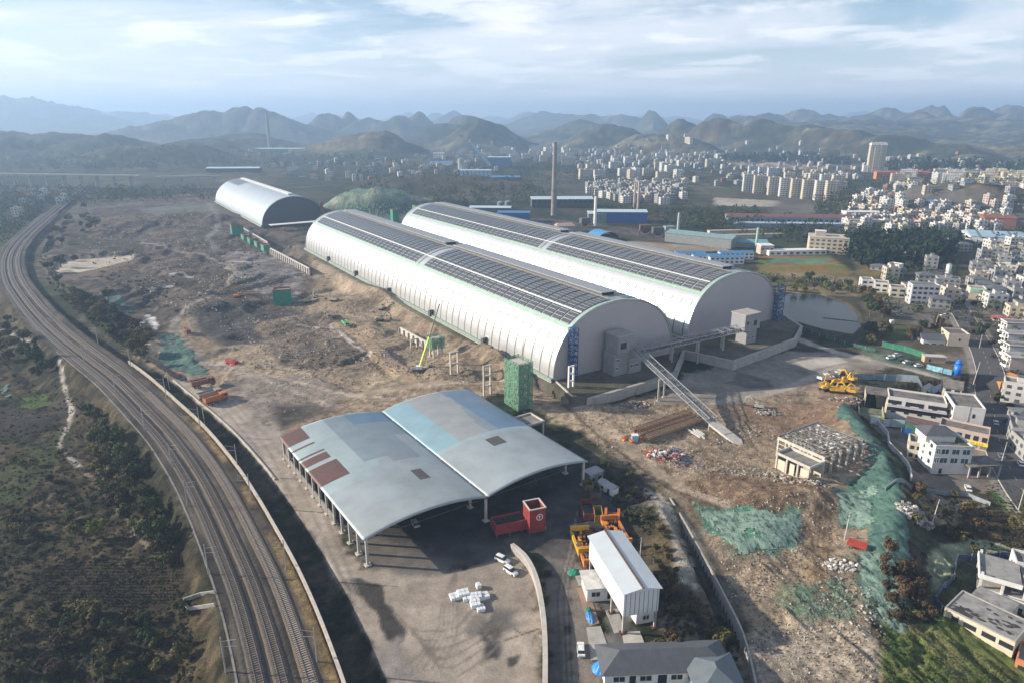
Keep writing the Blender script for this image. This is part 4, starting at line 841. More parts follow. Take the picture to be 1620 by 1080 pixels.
for k in range(9):
    y = SL * k / 8; b = MB()
    for s0, s1 in ((0, SW / 2), (SW / 2, SW)):
        nn = 10
        for i in range(nn):
            u0, u1 = i / nn, (i + 1) / nn; z = lambda u: SE - .7 + SR * (1 - (2 * u - 1) ** 2); b.bar((s0 + (s1 - s0) * u0, y, z(u0)), (s0 + (s1 - s0) * u1, y, z(u1)), .25, STEEL_D); b.bar((s0 + (s1 - s0) * u0, y, SE - .9), (s0 + (s1 - s0) * u1, y, SE - .9 + 0), .15, STEEL_D)
    b.build('roof_truss', shed)
b = MB(); b.b0(2, SW - 2, SL - .3, SL, 0, 4.5, CONC_D); b.build('rear_wall', shed); b = MB(); b.b0(-.2, .2, 25, SL, 0, 2.6, CONC_D); b.build('side_wall', shed)
COAL = mat('coal', (.018, .018, .019), .9, 0, .5, .9, bump=.8)
def heap(name, label, cat, p, rx, ry, h, m, seed=0, rz=0.0, n=26, rough=.3, kind=None, group=None, parent=None, dig=.6):
    rs = np.random.RandomState(seed); vs, fs = [], []
    for j in range(n + 1):
        for i in range(n + 1):
            x, y = (i / n * 2 - 1), (j / n * 2 - 1); r_ = math.hypot(x, y); k = max(0, 1 - r_ ** 1.6)
            z = h * k * (.75 + .5 * float(fbm(np.array([x * 3 + seed]), np.array([y * 3.0]), 3, seed)[0])) + (rs.rand() - .5) * rough * min(1, k * 3)
            vs.append((x * rx, y * ry, z - .25 if r_ < 1 else -dig))
    for j in range(n):
        for i in range(n): q = j * (n + 1) + i; fs.append((q, q + 1, q + n + 2, q + n + 1))
    mb = MB(); mb.add(vs, fs, m); o = mb.build(name, parent, p, rz); 
    if parent is None: tag(o, label, cat, group, kind)
    return o
Msh = local(SH0, SRZ)
for i, (x, y, rx, ry, h, l) in enumerate([(18, 45, 14, 18, 5, 'black coal heap under the left vault of the big shed'), (60, 42, 15, 20, 5.5, 'black coal heap under the right vault of the big shed'), (62, 14, 8, 7, 2.2, 'low black coal heap near the open front of the right vault')]):
    p = Msh @ Vector((x, y, 0)); p.z = zt(p.x, p.y); heap('coal_heap', l, 'coal heap', p, rx, ry, h, COAL, 30 + i)
# red loading hopper and its feeder
RED = mat('faded_red_paint', (.22, .028, .026), .6, 0, .25, .8, dirt=((.10, .03, .03), .58))
p = G(845, 838); r = thing('red_hopper', 'tall open-topped red loading hopper standing before the shed', 'hopper', p, R(20)); b = MB(); w, d, z0, z1 = 5.2, 5.6, 3.4, 9.0
b.b0(-w / 2, w / 2, -d / 2, -d / 2 + .25, 1.0, z1, RED); b.b0(-w / 2, w / 2, d / 2 - .25, d / 2, 1.0, z1, RED); b.b0(-w / 2, -w / 2 + .25, -d / 2 + .25, d / 2 - .25, 1.0, z1, RED); b.b0(w / 2 - .25, w / 2, -d / 2 + .25, d / 2 - .25, 1.0, z1, RED); b.b0(-w / 2 + .25, w / 2 - .25, -d / 2 + .25, d / 2 - .25, 1.2, 6.6, STEEL_D); b.build('bin', r)
b = MB()
for q in ((-w / 2 - .15, w / 2 + .15, -d / 2 - .15, -d / 2 + .3), (-w / 2 - .15, w / 2 + .15, d / 2 - .3, d / 2 + .15), (-w / 2 - .15, -w / 2 + .3, -d / 2 + .3, d / 2 - .3), (w / 2 - .3, w / 2 + .15, -d / 2 + .3, d / 2 - .3)): b.b0(*q, z1, z1 + .25, CONC_L)
b.build('rim', r)
for x in (-w / 2 + .3, w / 2 - .3):
    for y in (-d / 2 + .3, d / 2 - .3): b = MB(); b.b0(x - .2, x + .2, y - .2, y + .2, -.4, 1.0, STEEL_D); b.build('leg', r)
b = MB(); ring = [(math.cos(a), math.sin(a)) for a in np.linspace(0, 2 * math.pi, 25)[:-1]]
for i in range(24):
    (c0, s0), (c1, s1) = ring[i], ring[(i + 1) % 24]; y = -d / 2 - .05; zc_ = 6.2; b.quad((.6 + c0 * 1.1, y, zc_ + s0 * 1.1), (.6 + c0 * .85, y, zc_ + s0 * .85), (.6 + c1 * .85, y, zc_ + s1 * .85), (.6 + c1 * 1.1, y, zc_ + s1 * 1.1), WHITE)
b.b0(.5, .7, -d / 2 - .06, -d / 2 - .02, 5.6, 6.8, WHITE); b.b0(.1, 1.1, -d / 2 - .06, -d / 2 - .02, 6.3, 6.5, WHITE); b.build('round_emblem', r)
p = G(812, 838); r = thing('feed_trough', 'long red-sided feeding trough filled with black coal left of the tall hopper', 'hopper', p, R(20)); b = MB(); b.b0(-6.5, 6.5, -2.6, -2.3, 1.2, 4.6, RED); b.b0(-6.5, 6.5, 2.3, 2.6, 1.2, 4.6, RED); b.b0(-6.5, -6.2, -2.3, 2.3, 1.2, 4.6, RED); b.b0(6.2, 6.5, -2.3, 2.3, 1.2, 4.6, RED); b.build('trough', r); b = MB(); b.b0(-6.2, 6.2, -2.3, 2.3, 1.3, 3.9, COAL); b.build('coal_fill', r)
for x in (-6, -2, 2, 6):
    for y in (-2.3, 2.3): b = MB(); b.b0(x - .2, x + .2, y - .2, y + .2, -.4, 1.2, STEEL_D); b.build('leg', r)
p = G(855, 836); b = MB(); b.b0(-1.5, 1.5, -.8, .8, 0, 1.3, WHITE); b.b0(-1.3, 1.3, -.9, -.8, .2, 1.1, STEEL); b.b0(-.3, .3, -.3, .3, 1.3, 1.6, STEEL_D); tag(b.build('storage_box', None, p, R(10)), 'small white box tank at the foot of the red hopper', 'tank')
# curved yard wall
cw = resample(CURVE_WALL, 3); wall_run('curved_wall', 'curved pale concrete wall between the yard and the dark access road', [tuple(q) for q in cw], -.5, 2.6, .9, CONC, cap=CONC_L)
# stilted white shed
q0, q1, q2 = at(983, 998), at(1030, 990), at(1003, 905)
p = at(984, 1003); r = thing('stilted_silo_shed', 'white metal loading shed raised on steel stilts over two concrete lanes', 'shed', p, R(14)); SS = r
W8, L8, z0, z1 = 9.2, 24.0, 5.2, 12.0
WM = mat('white_ribbed_sheet', (.60, .63, .65), .45, .1, .05, .2, stripes=('X', 1.0, .05)); b = MB()
b.add([(0, 0, z0), (W8, 0, z0), (W8, L8, z0), (0, L8, z0), (0, 0, z1), (W8, 0, z1), (W8, L8, z1), (0, L8, z1), (W8 / 2, 0, z1 + .9), (W8 / 2, L8, z1 + .9)], [(0, 3, 2, 1), (0, 1, 5, 8, 4), (1, 2, 6, 5), (2, 3, 7, 9, 6), (3, 0, 4, 7)], WM); b.build('hopper_walls', r)
RS = mat('pale_roof_sheet', (.55, .60, .62), .45, .15, .05, .3, stripes=('Y', .8, .05)); b = MB()
b.add([(-.5, -.6, z1 - .02), (W8 / 2, -.6, z1 + 1.0), (W8 / 2, L8 + .6, z1 + 1.0), (-.5, L8 + .6, z1 - .02), (W8 + .5, -.6, z1 - .02), (W8 + .5, L8 + .6, z1 - .02)], [(0, 1, 2, 3), (1, 4, 5, 2)], RS); o = b.build('roof', r); md = o.modifiers.new('t', 'SOLIDIFY'); md.thickness = .15; md.offset = 1
b = MB(); b.b0(W8 / 2 - .3, W8 / 2 + .3, -.7, L8 + .7, z1 + 1.05, z1 + 1.3, mat('brown_ridge', (.12, .085, .07), .8)); b.build('ridge_cap', r)
b = MB()
for k in range(8): x = .5 + k * 1.17; b.b0(x, x + .1, -.06, -.01, z0 + .1, z1 - .2, STEEL_D)
b.build('front_seams', r)
for x in (.4, W8 - .4):
    for y in (.4, L8 * .33, L8 * .66, L8 - .4): b = MB(); b.b0(x - .28, x + .28, y - .28, y + .28, -.4, z0, CONC); b.b0(x - .8, x + .8, y - .7, y + .7, -.4, .3, mat('dark_red_footing', (.10, .03, .025), .8)); b.build('stilt', r)
p = at(951, 950); r = thing('weighing_hut', 'small flat-roofed pale hut under the left side of the stilted shed', 'hut', p, R(6)); b = MB(); b.b0(-3.8, 4.2, 0, 7, 0, 4, WHITE); b.build('hut_wall', r); b = MB(); b.b0(-4.4, 4.8, -.5, 7.6, 4, 4.3, mat('pale_grey_sheet', (.50, .49, .47), .7)); b.build('roof', r); windows_on(r, [(1.6, 3.6, .6, 3)], DARK, y=0, name='door'); windows_on(r, [(-2.6, -.4, 1.6, 3)], GLASS, WHITE, y=0)
p = at(1020, 985); r = thing('control_cabin', 'white cabin under the right end of the stilted shed', 'cabin', p, R(14)); b = MB(); b.b0(-2.4, 2.4, 0, 4, 0, 3.6, WHITE); b.b0(-2.6, 2.6, -.3, 4.2, 3.6, 3.8, STEEL); b.build('cabin_wall', r); windows_on(r, [(-.6, 1, 1.2, 2.4)], GLASS, WHITE, y=0)
def slab(name, label, px4, m, z=.12, cat='paving'):
    P = [at(*q) for q in px4]; b = MB(); zz = max(zt(q.x, q.y) for q in P) + z; b.prism([(q.x, q.y) for q in P], zz - .6, zz, m); o = b.build(name); tag(o, kind='structure'); return o
slab('weighbridge_ramp', '', [(912, 930), (930, 928), (948, 985), (934, 990)], mat('rusty_weighbridge', (.26, .17, .125), .9, 0, .2, .5)); slab('weighbridge_ramp', '', [(928, 992), (950, 990), (968, 1040), (935, 1044)], CONC); slab('weighbridge_ramp', '', [(984, 1000), (1012, 998), (1026, 1034), (990, 1036)], CONC_L); slab('weighbridge_ramp', '', [(958, 965), (978, 962), (988, 998), (972, 1002)], CONC)
slab('concrete_pad', '', [(908, 905), (930, 902), (936, 924), (916, 926)], CONC)
# office with dark hipped roof at the bottom edge
SLATE = mat('slate_grey_roof_tiles', (.085, .092, .105), .6, 0, .14, .6, stripes=('X', .8, .10)); SLATE2 = mat('blue_grey_roof_tiles', (.11, .135, .15), .6, 0, .12, .6, stripes=('X', .8, .08))
def hip(mb, x0, x1, y0, y1, z, h, m, o=.6):
    x0 -= o; x1 += o; y0 -= o; y1 += o; w = min(x1 - x0, y1 - y0) / 2
    if x1 - x0 >= y1 - y0: a, c = (x0 + w, (y0 + y1) / 2, z + h), (x1 - w, (y0 + y1) / 2, z + h)
    else: a, c = ((x0 + x1) / 2, y0 + w, z + h), ((x0 + x1) / 2, y1 - w, z + h)
    V = [(x0, y0, z), (x1, y0, z), (x1, y1, z), (x0, y1, z), a, c]
    if x1 - x0 >= y1 - y0: F = [(0, 1, 5, 4), (1, 2, 5), (2, 3, 4, 5), (3, 0, 4), (3, 2, 1, 0)]
    else: F = [(0, 1, 4), (1, 2, 5, 4), (2, 3, 5), (3, 0, 4, 5), (3, 2, 1, 0)]
    mb.add(V, F, m)
p = at(958, 1078); p.z = 0; r = thing('office_building', 'single-storey office with a long dark grey hipped roof at the bottom edge', 'office', at(956, 1085, 0), R(3)); b = MB(); b.b0(0, 28, 0, 8, 0, 3.6, WHITE); b.build('wall', r); b = MB(); hip(b, 0, 28, 0, 8, 3.6, 2.6, SLATE, .9); b.build('roof', r)
windows_on(r, [(2, 4.5, 1.2, 2.6), (8, 10.5, 1.2, 2.6), (15, 17.5, 1.2, 2.6)], GLASS, WHITE, y=0); windows_on(r, [(5.6, 7, .1, 2.6), (12, 14, .1, 2.6)], DARK, y=0, name='door')
r = thing('office_building', 'office wing with a blue-grey hipped roof at the right end of the long dark roof', 'office', at(1092, 1089, 0), R(2)); b = MB(); b.b0(0, 10, -6, 5.5, 0, 4.0, WHITE); b.build('wall', r); b = MB(); hip(b, 0, 10, -6, 5.5, 4.0, 2.8, SLATE2, .7); b.build('roof', r); windows_on(r, [(-4, -2, 1.2, 2.8), (1, 3, 1.2, 2.8)], GLASS, WHITE, y=0, face='x-')
# ---------------------------------------------------------------- railway
def offset_line(P, o):
    P = np.array(P, float); d = np.gradient(P, axis=0); d /= np.hypot(d[:, 0], d[:, 1])[:, None]; return P + np.c_[d[:, 1], -d[:, 0]] * o
BAL = mat('ballast_strip', (.100, .080, .064), .95, 0, .35, 1.5, bump=.5); RAILM = mat('worn_rail', (.27, .22, .18), .35, .6, .15); SLP = mat('concrete_sleeper', (.36, .31, .26), .9, 0, .2)
SLP2 = mat('grimy_sleeper', (.16, .135, .11), .9, 0, .25)
BALD = mat('dark_ballast_strip', (.075, .066, .060), .95, 0, .35, 1.5, bump=.5)
LAB = ['innermost railway track beside the yard wall with pale sleepers', 'middle railway track of the three', 'outermost railway track along the scrub side']
WL = [tuple(p) for p in WALL]
for i, o in enumerate((6.0, 11.6, 16.2)):
    L_ = offset_line(WALL, o); 
    r = thing('railway_track', LAB[i], 'railway track', (0, 0, 3.0)); P = resample(L_, 4)
    def strip(name, P, w, z0, z1, m, off=0.0, wt=None):
        A = offset_line(P, off + w / 2); B_ = offset_line(P, off - w / 2); wt = wt if wt is not None else w; A2 = offset_line(P, off + wt / 2); B2 = offset_line(P, off - wt / 2); n = len(P); vs = []
        for k in range(n): vs += [(*A[k], z0), (*A2[k], z1), (*B2[k], z1), (*B_[k], z0)]
        fs = []
        for k in range(n - 1): q = 4 * k; fs += [(q, q + 4, q + 5, q + 1), (q + 1, q + 5, q + 6, q + 2), (q + 2, q + 6, q + 7, q + 3)]
        b = MB(); b.add(vs, fs, m); return b.build(name, r)
    strip('ballast', P, 4.0, -.05, .28, BAL if i in (0, 1) else BALD, 0, 2.9)
    strip('rail', P, .17, .40, .56, RAILM, .75); strip('rail', P, .17, .40, .56, RAILM, -.75)
    Q = resample(L_, .75); D_ = np.gradient(Q, axis=0); b = MB()
    for k in range(len(Q)):
        if math.hypot(*Q[k]) > 330: continue
        b.box((Q[k][0], Q[k][1], .33), (2.5, .28, .16), SLP if i == 0 else SLP2, math.atan2(-D_[k][0], D_[k][1]))
    o_ = b.build('sleepers', r); tag(o_, kind='stuff')
for i, (o, c, w_) in enumerate(((20.6, (.24, .21, .18), .5),)):
    P = resample(offset_line(WALL, o), 4); P = P[np.array([60 < math.hypot(*q) < 420 for q in P])]; wall_run('drain_kerb', 'thin pale concrete drain kerb along the scrub side of the railway', [tuple(q) for q in P], 2.6, 3.1, w_, CONC_D)
P = WALL[np.array([math.hypot(*q) < 380 for q in WALL])]
wall_run('boundary_wall', 'long low yellowish wall between the railway and the yard', [tuple(q) for q in P], -1.8, 4.2, .45, mat('yellowish_wall', (.36, .29, .20), .9, 0, .25, .4, dirt=((.20, .15, .10), .55)), cap=CONC_L)
P = offset_line(WALL, -9.6); P = P[np.array([225 < math.hypot(*q) < 350 for q in P])]; wall_run('ditch_wall', 'low concrete kerb wall along the yard side of the dark ditch', [tuple(q) for q in P], -2, .5, .5, CONC_L)
wall_run('drain_wall', 'long curved concrete wall along the drain below the green nets', [tuple(q) for q in resample(DITCH, 3)], -4.5, .55, .5, CONC)
def mast(label, px, py, h, side, z=2.9):
    x, y = g(px, py, z); r = thing('catenary_mast', label, 'mast', (x, y, z), 0, 'overhead line masts along the railway'); b = MB(); b.tube((0, 0, -.5), (0, 0, h), .22, .14, STEEL, 8); b.build('pole', r)
    b = MB(); b.bar((0, 0, h - 1.2), (3.4 * side, 0, h - .6), .1, STEEL); b.bar((0, 0, h - 2.6), (3.4 * side, 0, h - 2.4), .1, STEEL); b.bar((3.4 * side, 0, h - .6), (3.4 * side, 0, h - 2.5), .08, STEEL); b.build('cantilever_arm', r)
ML = [(133, 572), (183, 622), (229, 680), (272, 738), (297, 800), (330, 908), (357, 1062)]; MR = [(155, 543), (207, 580), (263, 628), (317, 678), (376, 740), (397, 790), (453, 900), (502, 1046)]
OR = ['farthest', 'second farthest', 'third farthest', 'fourth farthest', 'third nearest', 'second nearest', 'nearest', 'nearest']
for i, (px, py) in enumerate(ML): mast(OR[i] + ' overhead line mast on the scrub side of the tracks', px, py, 9.5, 1)
OR2 = ['farthest', 'second farthest', 'third farthest', 'fourth farthest', 'fourth nearest', 'third nearest', 'second nearest', 'nearest']
for i, (px, py) in enumerate(MR): mast(OR2[i] + ' overhead line mast on the yard wall side of the tracks', px, py, 9.5, -1)
# culvert mouth
b = MB(); P = [G(q_, w_) + Vector((0, 0, .4)) for q_, w_ in ((340, 938), (318, 941), (291, 950), (291, 956), (300, 964), (340, 958))]
for a, c in zip(P[:-1], P[1:]): b.bar(a, c, .3, CONC, 1.0)
tag(b.build('culvert_mouth'), 'angular concrete culvert mouth left of the railway', 'culvert')
# viaduct in the far left
def viaduct(label, pxa, pya, pxb, pyb, hz_, n, w=11):
    a, c = at(pxa, pya, 0), at(pxb, pyb, 0); rz = rot_of(a, c); Ln = (c - a).length; r = thing('viaduct', label, 'bridge', a, rz); b = MB(); b.b0(0, Ln, -w / 2, w / 2, hz_ - 2.2, hz_, CONC); b.build('deck', r)
    for s in (-1, 1): b = MB(); b.b0(0, Ln, s * w / 2 - .3, s * w / 2 + .3, hz_, hz_ + 1.2, CONC_L); b.build('parapet', r)
    for k in range(n):
        x = Ln * (k + .5) / n; z = zt(*(Matrix.Rotation(rz, 2) @ Vector((x, 0)) + Vector((a.x, a.y)))); b = MB(); b.b0(x - 1.2, x + 1.2, -4.5, -2.2, min(z, 0) - 2, hz_ - 2.2, CONC); b.b0(x - 1.2, x + 1.2, 2.2, 4.5, min(z, 0) - 2, hz_ - 2.2, CONC); b.b0(x - 1.4, x + 1.4, -5, 5, hz_ - 4, hz_ - 2.25, CONC_L); b.build('pier', r)
viaduct('long concrete viaduct crossing the valley at far left', -60, 296, 222, 301, 25, 11); viaduct('short concrete viaduct behind the old pale store', 250, 301, 352, 299, 23, 4)
# ---------------------------------------------------------------- buildings of the town
rnd = random.Random(11)
def facade_mat(name, c): return mat(name, c, .85, 0, .10, .2, dirt=(tuple(v * .7 for v in c), .60))
FM = {'white': facade_mat('white_tiled_facade', (.50, .49, .465)), 'cream': facade_mat('cream_facade', (.48, .42, .31)), 'grey': facade_mat('grey_facade', (.29, .29, .285)), 'pink': facade_mat('pale_pink_facade', (.42, .34, .30)), 'brick': facade_mat('brick_facade', (.25, .12, .085)), 'beige': facade_mat('beige_facade', (.46, .41, .33)), 'yellow': facade_mat('pale_yellow_facade', (.52, .46, .29))}
ROOFC = {'flat': mat('flat_roof_screed', (.25, .235, .22), .9, 0, .3, .3, dirt=((.13, .12, .11), .52)), 'blue': mat('blue_sheet_roof', (.07, .22, .42), .5, .1, .15), 'slate': mat('slate_roof', (.11, .115, .125), .7, 0, .2), 'red': mat('red_sheet_roof', (.38, .10, .06), .6, 0, .2), 'teal': mat('teal_sheet_roof', (.16, .33, .34), .6, .1, .15)}
WIND = mat('window_dark', (.085, .092, .10), .25, 0, .4, .8)
def block_mesh(w, d, st, fc, rf, sh=3.2, bay=3.6, detail=1):
    b = MB(); h = st * sh; m = FM[fc]; mr = ROOFC[rf]
    b.b0(-w / 2, w / 2, -d / 2, d / 2, -3, h, m)
    if rf == 'flat':
        b.b0(-w / 2 + .35, w / 2 - .35, -d / 2 + .35, d / 2 - .35, h, h + .05, mr)
        for q in ((-w / 2, w / 2, -d / 2, -d / 2 + .35), (-w / 2, w / 2, d / 2 - .35, d / 2), (-w / 2, -w / 2 + .35, -d / 2 + .35, d / 2 - .35), (w / 2 - .35, w / 2, -d / 2 + .35, d / 2 - .35)): b.b0(*q, h, h + .9, m)
        if w > 7: b.b0(-w * .1, w * .15, -d * .1, d * .3, h + .05, h + 2.6, m); b.b0(-w * .12, w * .17, -d * .12, d * .32, h + 2.6, h + 2.8, ROOFC['slate'])
    elif rf == 'slate' or rf == 'red': hip(b, -w / 2, w / 2, -d / 2, d / 2, h, 2.0, mr)
    else: b.add([(-w / 2 - .4, -d / 2 - .4, h), (w / 2 + .4, -d / 2 - .4, h), (w / 2 + .4, d / 2 + .4, h), (-w / 2 - .4, d / 2 + .4, h), (-w / 2 - .4, 0, h + 1.6), (w / 2 + .4, 0, h + 1.6)], [(0, 1, 5, 4), (2, 3, 4, 5), (0, 4, 3), (1, 2, 5), (3, 2, 1, 0)], mr)
    e = .06
    for f in range(4):
        L_ = w if f % 2 == 0 else d; nb = max(1, int(L_ / bay)); 
        for k in range(nb):
            for s in range(st):
                x0 = -L_ / 2 + L_ * (k + .5) / nb; ww = min(1.9, L_ / nb * .55) / 2; z0 = s * sh + .95; z1 = z0 + 1.55
                if f % 2 == 1 and k % 2 and st > 4: continue
                if f == 0: q = [(x0 - ww, -d / 2 - e, z0), (x0 + ww, -d / 2 - e, z0), (x0 + ww, -d / 2 - e, z1), (x0 - ww, -d / 2 - e, z1)]
                elif f == 2: q = [(x0 + ww, d / 2 + e, z0), (x0 - ww, d / 2 + e, z0), (x0 - ww, d / 2 + e, z1), (x0 + ww, d / 2 + e, z1)]
                elif f == 1: q = [(w / 2 + e, x0 - ww, z0), (w / 2 + e, x0 + ww, z0), (w / 2 + e, x0 + ww, z1), (w / 2 + e, x0 - ww, z1)]
                else: q = [(-w / 2 - e, x0 + ww, z0), (-w / 2 - e, x0 - ww, z0), (-w / 2 - e, x0 - ww, z1), (-w / 2 - e, x0 + ww, z1)]
                b.add(q, [(0, 1, 2, 3)], WIND)
    if st >= 5:                                            # balcony bands and stair bays
        for s in range(1, st): b.b0(-w / 2 + 1.5, -w / 2 + 5, -d / 2 - 1.1, -d / 2, s * sh - .1, s * sh + .9, m); b.b0(w / 2 - 5, w / 2 - 1.5, -d / 2 - 1.1, -d / 2, s * sh - .1, s * sh + .9, m)
    return b
PROTO = {}
def block(kind, w, d, st, fc, rf):
    k = (w, d, st, fc, rf)
    if k not in PROTO:
        b = block_mesh(w, d, st, fc, rf); o = b.build(kind); me = o.data; bpy.data.objects.remove(o); PROTO[k] = me
    return PROTO[k]
NUMW = {1: 'single-storey', 2: 'two-storey', 3: 'three-storey', 4: 'four-storey', 5: 'five-storey', 6: 'six-storey', 7: 'seven-storey', 9: 'nine-storey'}
RFW = {'flat': 'flat roof', 'blue': 'blue sheet roof', 'slate': 'dark hipped roof', 'red': 'red hipped roof', 'teal': 'teal sheet roof'}
TOWNLIST = []
def pin(px, py, poly):
    return bool(inside(np.array([px]), np.array([py]), poly)[0])
def sprinkle(zone, poly, n, menu, rz0=0.2, mind=11, jit=.25, kind='town_house', cat='house', order=None):
    xs = [p[0] for p in poly]; ys = [p[1] for p in poly]; done = []; tries = 0
    while len(done) < n and tries < n * 60:
        tries += 1; px, py = rnd.uniform(min(xs), max(xs)), rnd.uniform(min(ys), max(ys))
        if not pin(px, py, poly): continue
        w, d, st, fc, rf = rnd.choice(menu); x, y = g(px, py); P = G(px, py)
        if any((P.x - q[0]) ** 2 + (P.y - q[1]) ** 2 < (mind + (w + q[2]) * .36) ** 2 for q in done): continue
        done.append((P.x, P.y, w)); TOWNLIST.append([P, rz0 + rnd.uniform(-jit, jit) + (math.pi / 2 if rnd.random() < .25 else 0), kind, cat, (w, d, st, fc, rf), zone])
SM = [(9, 8, 2, 'white', 'flat'), (10, 9, 3, 'white', 'flat'), (8, 9, 3, 'grey', 'flat'), (12, 9, 3, 'beige', 'flat'), (10, 8, 4, 'white', 'flat'), (11, 9, 2, 'grey', 'slate'), (12, 8, 3, 'cream', 'flat'), (14, 9, 1, 'grey', 'blue'), (9, 8, 3, 'pink', 'flat'), (10, 9, 2, 'brick', 'flat')]
SL = [(11, 9, 2, 'grey', 'flat'), (13, 10, 2, 'beige', 'flat'), (9, 9, 3, 'grey', 'flat'), (12, 9, 2, 'grey', 'slate'), (10, 9, 3, 'beige', 'flat'), (15, 10, 2, 'grey', 'flat'), (14, 9, 1, 'grey', 'slate'), (12, 9, 3, 'white', 'flat'), (16, 9, 1, 'beige', 'flat')]
AP = [(26, 12, 5, 'white', 'flat'), (30, 12, 6, 'cream', 'flat'), (22, 12, 5, 'beige', 'flat'), (28, 12, 6, 'white', 'flat'), (18, 12, 7, 'white', 'flat')]
AY = [(26, 12, 5, 'yellow', 'flat'), (30, 12, 6, 'white', 'flat'), (22, 12, 6, 'cream', 'flat'), (24, 12, 5, 'yellow', 'slate')]
sprinkle('in the packed quarter behind the brick chimney', [(792, 238), (868, 232), (905, 240), (905, 262), (800, 258)], 36, AP, .1, 8, kind='apartment_block', cat='apartment block')
sprinkle('on the town slope right of the chimney', [(905, 240), (1000, 236), (1120, 238), (1150, 250), (1120, 268), (905, 268)], 110, SM + AP[:2], .2, 10)
sprinkle('beyond the factory sheds', [(900, 270), (1040, 268), (1160, 285), (1080, 292), (930, 288)], 18, AP + SM[:2], .15, 14, kind='apartment_block', cat='apartment block')
sprinkle('in the grey estate behind the factory', [(940, 292), (1085, 290), (1080, 322), (1000, 326), (925, 306)], 110, [(12, 9, 3, 'grey', 'flat'), (14, 9, 3, 'white', 'flat'), (11, 9, 4, 'grey', 'flat'), (12, 10, 3, 'beige', 'flat')], .25, 2)
sprinkle('scattered left of the tall brick chimney', [(640, 238), (780, 232), (790, 275), (700, 282), (600, 262)], 34, SM + [(18, 12, 3, 'white', 'flat'), (22, 12, 2, 'white', 'blue')], .2, 26)
sprinkle('on the yellow hillside estate at far right', [(1400 + 65, 288), (1500, 280), (1640, 284), (1640, 312), (1560, 306), (1490, 296)], 44, AY, -.35, 6, kind='apartment_block', cat='apartment block')
sprinkle('on the bank below the yellow estate', [(1395, 285), (1460, 282), (1480, 300), (1420, 300)], 7, AY + SM[:3], -.3, 10)
sprinkle('round the foot of the tall tower block', [(1180, 272), (1330, 276), (1370, 284), (1370, 292), (1180, 284)], 16, SM, .1, 14)
sprinkle('in the hillside village', [(1348, 318), (1400, 310), (1440, 322), (1580, 330), (1600, 352), (1570, 372), (1480, 368), (1345, 362)], 105, SM, .1, 7)
sprinkle('on the road bend beyond the conifer wood', [(1345, 345), (1440, 362), (1420, 378), (1330, 366)], 9, SM[:6], .1, 14)
sprinkle('in the roadside village', [(1560, 400), (1640, 395), (1640, 520), (1580, 500), (1530, 440)], 44, SL, -.35, 2)
sprinkle('along the right-edge street', [(1590, 620), (1640, 620), (1660, 740), (1625, 740)], 7, SL, -.4, 4)
sprinkle('in the dense middle town', [(1120, 250), (1350, 262), (1350, 300), (1130, 300)], 60, SL + SM, .1, 6)
sprinkle('below the yellow estate', [(1380, 292), (1640, 320), (1640, 345), (1400, 318)], 34, SL + SM, .1, 9)
sprinkle('on the far town fringe', [(700, 232), (1300, 236), (1640, 256), (1640, 284), (1200, 262), (700, 262)], 190, SL + SM, .1, 4)
sprinkle('between the conifers and the main road', [(1385, 425), (1470, 405), (1500, 440), (1520, 490), (1430, 500), (1440, 470)], 12, SL, -.3, 5)
sprinkle('by the upper end of the main road', [(1470, 385), (1560, 385), (1640, 380), (1640, 398), (1540, 400), (1490, 400)], 14, SL + [(26, 14, 1, 'grey', 'blue')], -.2, 8)
sprinkle('in the scattered hamlet at far left', [(20, 310), (110, 305), (100, 345), (20, 345)], 8, SM, .3, 20)
sprinkle('in the hamlet behind the old pale store', [(420, 262), (560, 255), (700, 270), (640, 292), (480, 285)], 50, SM, .3, 16)
sprinkle('by the far thin chimney', [(380, 240), (560, 238), (640, 240), (560, 252), (400, 255)], 12, SM, .2, 30)
# nine-storey slabs
for i, (px, py) in enumerate([(1182, 303), (1199, 306), (1222, 309), (1240, 311), (1258, 313), (1276, 315), (1296, 317), (1313, 318), (1285, 302), (1303, 304), (1322, 306), (1246, 300)]):
    TOWNLIST.append([G(px, py), R(-8), 'apartment_block', 'apartment block', (17, 13, 9, 'beige' if i % 3 else 'white', 'flat'), 'above the long depot roof'])
for i, (px, py) in enumerate([(1190, 277), (1206, 279), (1221, 281)]): TOWNLIST.append([G(px, py), R(-5), 'apartment_block', 'apartment block', (20, 12, 6, 'white', 'flat'), 'in the short row behind the nine-storey blocks'])
TOWNLIST.sort(key=lambda t: t[0].length)
from collections import Counter
def tlabel(t): w, d, st, fc, rf = t[4]; return f"{fc} {NUMW[st]} {'block' if w > 16 else 'house'}" + ('' if rf == 'flat' else f' with {RFW[rf]}') + f' {t[5]}'
cnt = Counter(tlabel(t) for t in TOWNLIST)
hero = TOWNLIST[:290]; rest = TOWNLIST[290:]
for P, rz, kind, cat, key, zone in hero:
    o = bpy.data.objects.new(kind, block(kind, *key)); COL.objects.link(o); o.location = P; o.rotation_euler = (0, 0, rz); l = tlabel([P, rz, kind, cat, key, zone]); tag(o, l, cat, ('buildings ' + zone))
